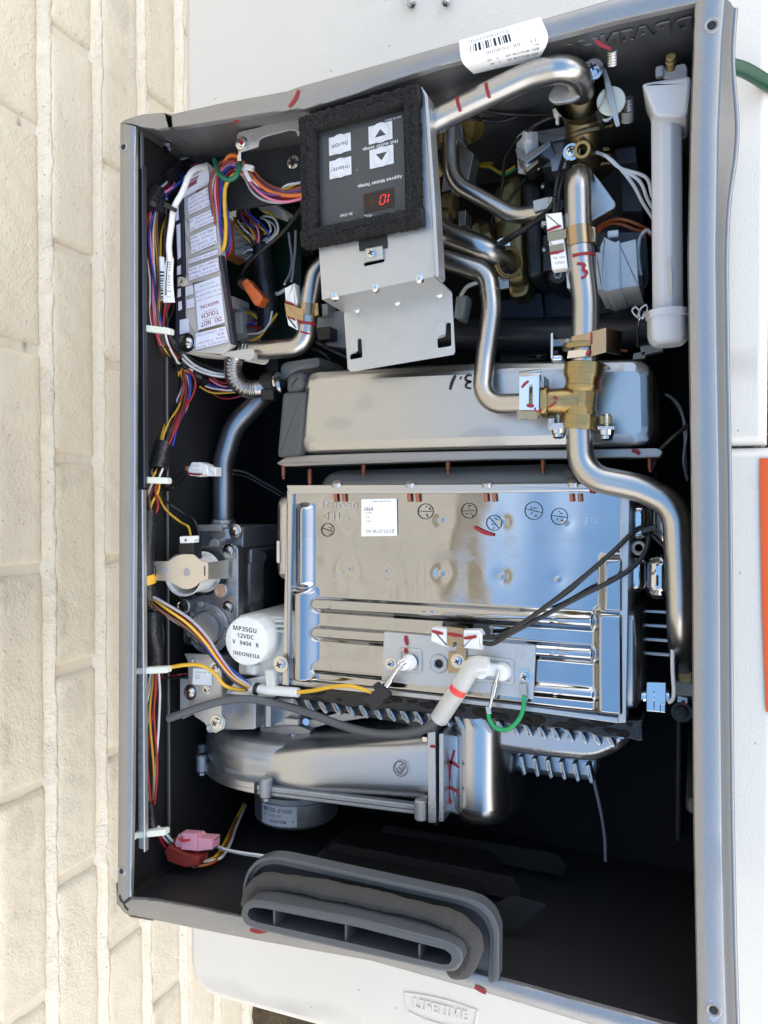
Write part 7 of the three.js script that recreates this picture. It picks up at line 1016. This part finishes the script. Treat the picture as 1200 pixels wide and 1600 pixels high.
{
  const g = group('panel_loom', heater, 'bundle of coloured wires from the control panel to the circuit board'), H = 0.19;
  wires(g, ['crimson', 'blue', 'purple', 'blue', 'pink', 'red', 'grey', 'rust', 'purple'], [[341, 402, 0.170], [350, 380, 0.178], [346, 350, 0.184], [342, 318, 0.187], [340, 290, H], [346, 268, H], [362, 256, H], [380, 262, H]], (s) => 0.0062 - 0.001 * s + 0.003 * Math.sin(s * 4), 0.0014);
  wire(g, 'yellow', [[338, 401, 0.174], [350, 386, 0.184], [353, 355, 0.188], [351, 320, 0.191], [353, 290, 0.193], [362, 276, 0.194], [376, 268, 0.193]], 0.0018, 60);
  wire(g, 'orange', [[349, 258, 0.19], [358, 244, 0.193], [372, 245, 0.194], [385, 262, 0.193], [400, 282, 0.192], [420, 298, 0.192], [445, 305, 0.192], [480, 304, 0.192]], 0.0019, 60);
  wires(g, ['grey', 'pink', 'crimson', 'purple', 'white', 'purple', 'orange'], [[372, 258, H], [388, 270, H], [402, 290, H], [420, 303, H], [445, 308, H], [482, 300, H]], (s) => 0.0055, 0.0015);
  wires(g, ['red', 'purple', 'crimson', 'yellow', 'white'], [[432, 302, 0.188], [452, 300, 0.188], [480, 292, 0.187]], (s) => 0.002 + 0.006 * s, 0.0015);
  mesh('cable_tie', [box(P(389, 262, 0.199), 0.009, 0.004, 0.0045, -0.3), box(P(386, 272, 0.197), 0.0035, 0.004, 0.014, 0.5)], M.white, g);
  wire(g, 'darkgreen', [[375, 250, 0.201], [374, 262, 0.204], [368, 276, 0.205], [357, 281, 0.205], [345, 274, 0.204], [339, 262, 0.2], [335, 250, 0.195]], 0.0022, 50);
  // dark loom over the board
  const d = group('board_loom', heater, 'dark taped loom and wire tails over the circuit board'); mesh('tape_wrap', [sweep(wirePath([[352, 304, 0.14], [365, 318, 0.14], [382, 335, 0.14]], 20), 0.009, 12), sweep(wirePath([[400, 358, 0.13], [408, 390, 0.13], [412, 430, 0.13], [418, 470, 0.13], [416, 510, 0.125]], 40), 0.0095, 12)], M.tape, d);
  wires(d, ['yellow', 'black', 'white', 'brown', 'yellow', 'red', 'grey', 'pink'], [[372, 322, 0.142], [382, 345, 0.142], [392, 365, 0.142], [399, 382, 0.138]], (s) => 0.010 * (1 - 0.6 * s), 0.0013); wires(d, ['blue', 'brown', 'blue'], [[370, 322, 0.145], [388, 340, 0.146], [400, 355, 0.144]], 0.004, 0.0013);
  wires(d, ['yellow', 'blue', 'white', 'grey', 'white', 'yellow'], [[408, 340, 0.135], [420, 348, 0.136], [426, 360, 0.136], [420, 372, 0.135], [408, 378, 0.132]], (s) => 0.005 + 0.003 * Math.sin(s * 3), 0.0013);
  wires(d, ['grey', 'white', 'grey'], [[380, 396, 0.135], [396, 392, 0.135], [404, 388, 0.132]], 0.004, 0.0014);
  wires(d, ['yellow', 'white', 'crimson', 'red', 'blue', 'pink', 'purple'], [[388, 516, 0.128], [402, 512, 0.13], [414, 500, 0.132], [421, 484, 0.132]], (s) => 0.008, 0.0014); wire(d, 'yellow', [[385, 487, 0.13], [396, 492, 0.132], [406, 502, 0.13]], 0.0014);
  wires(d, ['grey', 'grey'], [[456, 362, 0.12], [459, 400, 0.125], [456, 425, 0.135], [450, 442, 0.15]], 0.003, 0.0015); mesh('cable_tie', sweep(wirePath([[424, 454, 0.125], [434, 459, 0.13], [446, 452, 0.13]], 12), 0.0018, 8), M.ash, d);
}
{
  // sensor leads among the pipes
  const g = group('sensor_leads', heater, 'black and white sensor leads among the upper pipes');
  const L = (l, c = 'black', r = 0.0017) => wire(g, c, l, r, 60);
  L([[955, 152, 0.152], [930, 160, 0.164], [905, 172, 0.168], [885, 182, 0.168], [860, 184, 0.165], [835, 196, 0.163], [822, 206, 0.158]]); L([[958, 162, 0.152], [925, 170, 0.164], [890, 184, 0.17], [886, 210, 0.168], [882, 240, 0.172], [872, 275, 0.186], [868, 300, 0.19], [866, 335, 0.196]]); L([[880, 182, 0.168], [890, 200, 0.168], [892, 230, 0.168], [888, 258, 0.178], [876, 290, 0.188], [872, 318, 0.192], [870, 336, 0.196]]);
  L([[735, 181, 0.15], [755, 188, 0.148], [780, 190, 0.146], [810, 182, 0.146], [838, 178, 0.15]], 'black', 0.0015); L([[750, 173, 0.15], [790, 178, 0.148], [830, 180, 0.15], [870, 178, 0.155]], 'black', 0.0015);
  L([[826, 206, 0.157], [805, 222, 0.15], [790, 245, 0.14], [785, 290, 0.125], [776, 325, 0.12], [766, 352, 0.115], [760, 376, 0.11]], 'black', 0.0016); L([[823, 277, 0.14], [805, 300, 0.13], [790, 320, 0.125]], 'black', 0.0015); L([[772, 386, 0.145], [790, 374, 0.168], [820, 356, 0.176], [845, 338, 0.184], [860, 324, 0.19], [868, 308, 0.194]]); L([[776, 388, 0.145], [800, 372, 0.168], [830, 352, 0.178], [858, 332, 0.19]]);
  for (let i = 0; i < 3; i++) L([[898, 228, 0.168], [908, 234, 0.17], [922, 236, 0.168], [945, 243, 0.165], [968, 262, 0.16], [990 + i * 10, 290 - i * 6, 0.155], [1005 + i * 7, 318 - i * 6, 0.15], [1026 + i * 3, 350 - i * 10, 0.14]], 'white', 0.0014);
  mesh('tape_band', rod(P(916, 236, 0.17), P(926, 237, 0.17), 0.0036), M.black, g); mesh('cable_tie', [box(P(871, 176, 0.176), 0.006, 0.006, 0.0055, 0.2), box(P(871, 185, 0.174), 0.0025, 0.004, 0.009)], M.tie, g);
  L([[770, 256, 0.1], [760, 255, 0.1], [750, 258, 0.1], [765, 260, 0.105], [785, 270, 0.11], [805, 260, 0.115]], 'yellow', 0.0013); L([[752, 260, 0.1], [768, 264, 0.104], [788, 274, 0.11], [806, 263, 0.115]], 'green', 0.0010);
  L([[932, 358, 0.13], [945, 348, 0.14], [965, 342, 0.145], [990, 348, 0.145], [1015, 360, 0.14]], 'rust', 0.0014); L([[934, 362, 0.13], [950, 350, 0.138], [970, 350, 0.143], [990, 358, 0.142], [1018, 364, 0.138]], 'rust', 0.0014); L([[1002, 430, 0.15], [997, 400, 0.153], [1001, 370, 0.152], [1010, 360, 0.15], [1020, 366, 0.146]], 'white', 0.0014); L([[1000, 372, 0.146], [1006, 362, 0.148], [1020, 370, 0.142]], 'crimson', 0.0014);
  L([[1040, 616, 0.10], [1058, 630, 0.11], [1068, 655, 0.12], [1070, 690, 0.12], [1072, 745, 0.11]], 'grey', 0.0011); L([[1046, 618, 0.10], [1062, 640, 0.11], [1072, 675, 0.12], [1068, 720, 0.12], [1074, 750, 0.11]], 'grey', 0.0011); L([[1018, 738, 0.15], [1030, 705, 0.165], [1050, 685, 0.17], [1074, 665, 0.165]], 'black', 0.0017); L([[1028, 735, 0.14], [1018, 765, 0.16], [1014, 790, 0.165]], 'black', 0.002);
  mesh('label_flag', prism([[868, 700], [871, 699], [872, 714], [869, 715]], 0.1, 0.098), M.ash, g).visible = true;
  mesh('white_tag', prism([[1024, 637], [1028, 637], [1028, 652], [1024, 652]], 0.12, 0.118), M.white, g);
  L([[980, 548, 0.12], [960, 548, 0.122], [930, 546, 0.12]], 'rust', 0.0012); L([[495, 535, 0.14], [520, 548, 0.142], [545, 560, 0.14]], 'black', 0.0017); L([[488, 545, 0.13], [505, 552, 0.135], [515, 562, 0.13]], 'black', 0.0015);
  const v = group('water_valve', heater, 'clear and white valve body behind the hairpin pipe'); mesh('valve_case', [prism([[492, 490], [540, 484], [545, 545], [510, 540], [494, 515]], 0.11, 0.07, { r: 0.002, bevel: 0.001 }), prism([[496, 476], [512, 474], [512, 492], [496, 494]], 0.12, 0.1)], M.grey, v); mesh('valve_coil', prism([[494, 512], [516, 510], [516, 530], [496, 532]], 0.125, 0.1), M.black, v);
}
// pink and maroon plugs
{
  const g = group('pink_plug', heater, 'pink connector with a red tick in the exhaust end'), h = 0.19;
  mesh('plug_body', [prism([[272, 1318], [278, 1304], [306, 1306], [310, 1310], [332, 1312], [331, 1328], [306, 1331], [276, 1324]], h, h - 0.013, { r: 0.0008, bevel: 0.001 }), prism([[284, 1302], [307, 1304], [306, 1330], [282, 1328]], h + 0.003, h - 0.004, { r: 0.001, bevel: 0.001 })], M.pink, g); for (const q of [[[325, 1310], [334, 1312], [332, 1329], [324, 1329]], [[269, 1311], [276, 1309], [274, 1322], [268, 1320]]]) mesh('plug_tab', prism(q, h - 0.002, h - 0.012), M.brown, g);
  mesh('ink_mark', [stroke([[279, 1310, h + 0.003], [286, 1313, h + 0.003], [298, 1312, h + 0.003]].map((q) => q), 0.002, 0.0006), stroke([[284, 1306, h + 0.003], [286, 1311, h + 0.003], [285, 1315, h + 0.003]], 0.0018, 0.0008)], std({ rgb: [0.6, 0.03, 0.03], roughness: 0.5 }), g);
  const m = group('maroon_plug', heater, 'maroon connector tucked under the pink one'); mesh('plug_body', [prism([[256, 1330], [262, 1322], [288, 1334], [312, 1340], [310, 1352], [290, 1356], [262, 1346]], 0.183, 0.168, { r: 0.0008, bevel: 0.001 }), prism([[272, 1328], [290, 1336], [286, 1350], [268, 1342]], 0.186, 0.178, { bevel: 0.0008 })], M.maroon, m); mesh('plug_tab', prism([[300, 1344], [310, 1347], [304, 1358], [296, 1354]], 0.18, 0.17), M.brown, m);
  wire(m, 'crimson', [[246, 1300, 0.165], [252, 1314, 0.16], [260, 1326, 0.152]], 0.0013); wires(m, ['white', 'white'], [[330, 1320, 0.164], [345, 1325, 0.165], [370, 1330, 0.166], [415, 1338, 0.17]], 0.001, 0.0015);
}
// ---------------------------------------------------------------- exhaust collar
{
  const g = group('exhaust_collar', heater, 'grey plastic exhaust collar standing over the end flange');
  const bar = (outer, inner, h1, h0, o) => prism([...outer, ...[...inner].reverse()], h1, h0, { r: 0.004, bevel: 0.0012, seg: 3, curve: 8, ...o });
  const U = [[378, 1420], [379, 1385], [386, 1362], [401, 1346], [420, 1340], [440, 1341], [580, 1372], [722, 1403], [752, 1413], [770, 1430], [780, 1455], [779, 1535]], V = [[386, 1420], [387, 1390], [394, 1370], [408, 1356], [424, 1351], [440, 1353], [580, 1384], [718, 1415], [742, 1424], [757, 1440], [764, 1460], [762, 1538]];
  mesh('rim', bar(U, V, 0.247, 0.236), M.collar, g);
  const U2 = U.map(([x, y], i) => [lerp(x, V[i][0], 0.55) - 1, lerp(y, V[i][1], 0.55) - 1]); mesh('rim_step', bar(U.map(([x, y]) => [x, y - 2]), U2, 0.252, 0.24), M.collar, g);
  mesh('base_plate', prism([[382, 1422], [385, 1388], [404, 1353], [440, 1347], [720, 1410], [762, 1438], [768, 1530], [720, 1530], [400, 1450]], 0.2365, 0.231, { r: 0.006 }), M.collar, g);
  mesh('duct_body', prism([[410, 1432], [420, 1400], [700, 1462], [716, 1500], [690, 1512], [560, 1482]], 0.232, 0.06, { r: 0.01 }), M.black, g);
  const rt = wirePath([[388, 1414, 0.250], [394, 1392, 0.250], [412, 1379, 0.251], [440, 1378, 0.252], [520, 1392, 0.253], [600, 1409, 0.254], [680, 1429, 0.255], [715, 1443, 0.255], [739, 1467, 0.255], [738, 1490, 0.254], [727, 1509, 0.249], [710, 1514, 0.238]], 160);
  mesh('felt_seal', sweep(rt, Object.assign((t, L) => 0.0064 + 0.0009 * noise(L * 60, 3) + 0.0004 * noise(L * 240, 5), { bumpy: true }), 18), M.felt, g, 'fuzzy dark felt seal round the duct mouth');
  const rt2 = wirePath([[388, 1408, 0.246], [398, 1396, 0.246], [420, 1394, 0.247], [520, 1408, 0.248], [600, 1425, 0.249], [690, 1447, 0.25], [722, 1466, 0.25], [728, 1490, 0.248]], 100); mesh('inner_seal', sweep(rt2, 0.0036, 12), M.felt, g);
  const O = [[375, 1432], [378, 1416], [390, 1407], [412, 1408], [560, 1436], [700, 1472], [720, 1484], [724, 1502], [714, 1519], [694, 1520], [560, 1490], [400, 1454], [382, 1446]], I = [[382, 1429], [386, 1417], [396, 1413], [414, 1415], [560, 1444], [696, 1479], [709, 1489], [711, 1503], [704, 1512], [690, 1512], [560, 1481], [404, 1446], [388, 1440]];
  mesh('duct_mouth', prism(O, 0.272, 0.215, { r: 0.008, bevel: 0.0022, seg: 4, curve: 8, holes: [I] }), M.collar, g);
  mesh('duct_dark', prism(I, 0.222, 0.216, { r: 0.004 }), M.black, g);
  for (const [x, y] of [[428, 1434], [540, 1462], [655, 1492]]) mesh('divider', prism([[x - 1.5, y - 17], [x + 1.5, y - 17], [x + 1.5, y + 17], [x - 1.5, y + 17]], 0.270, 0.22, { bevel: 0.0003 }), M.collar, g);
}
// ---------------------------------------------------------------- render
const renderer = new THREE.WebGLRenderer({ antialias: true });
renderer.setSize(768, 1024); renderer.shadowMap.enabled = true; renderer.shadowMap.type = THREE.PCFSoftShadowMap;
renderer.toneMapping = THREE.LinearToneMapping; renderer.toneMappingExposure = EXPOSURE;
renderer.render(scene, camera);
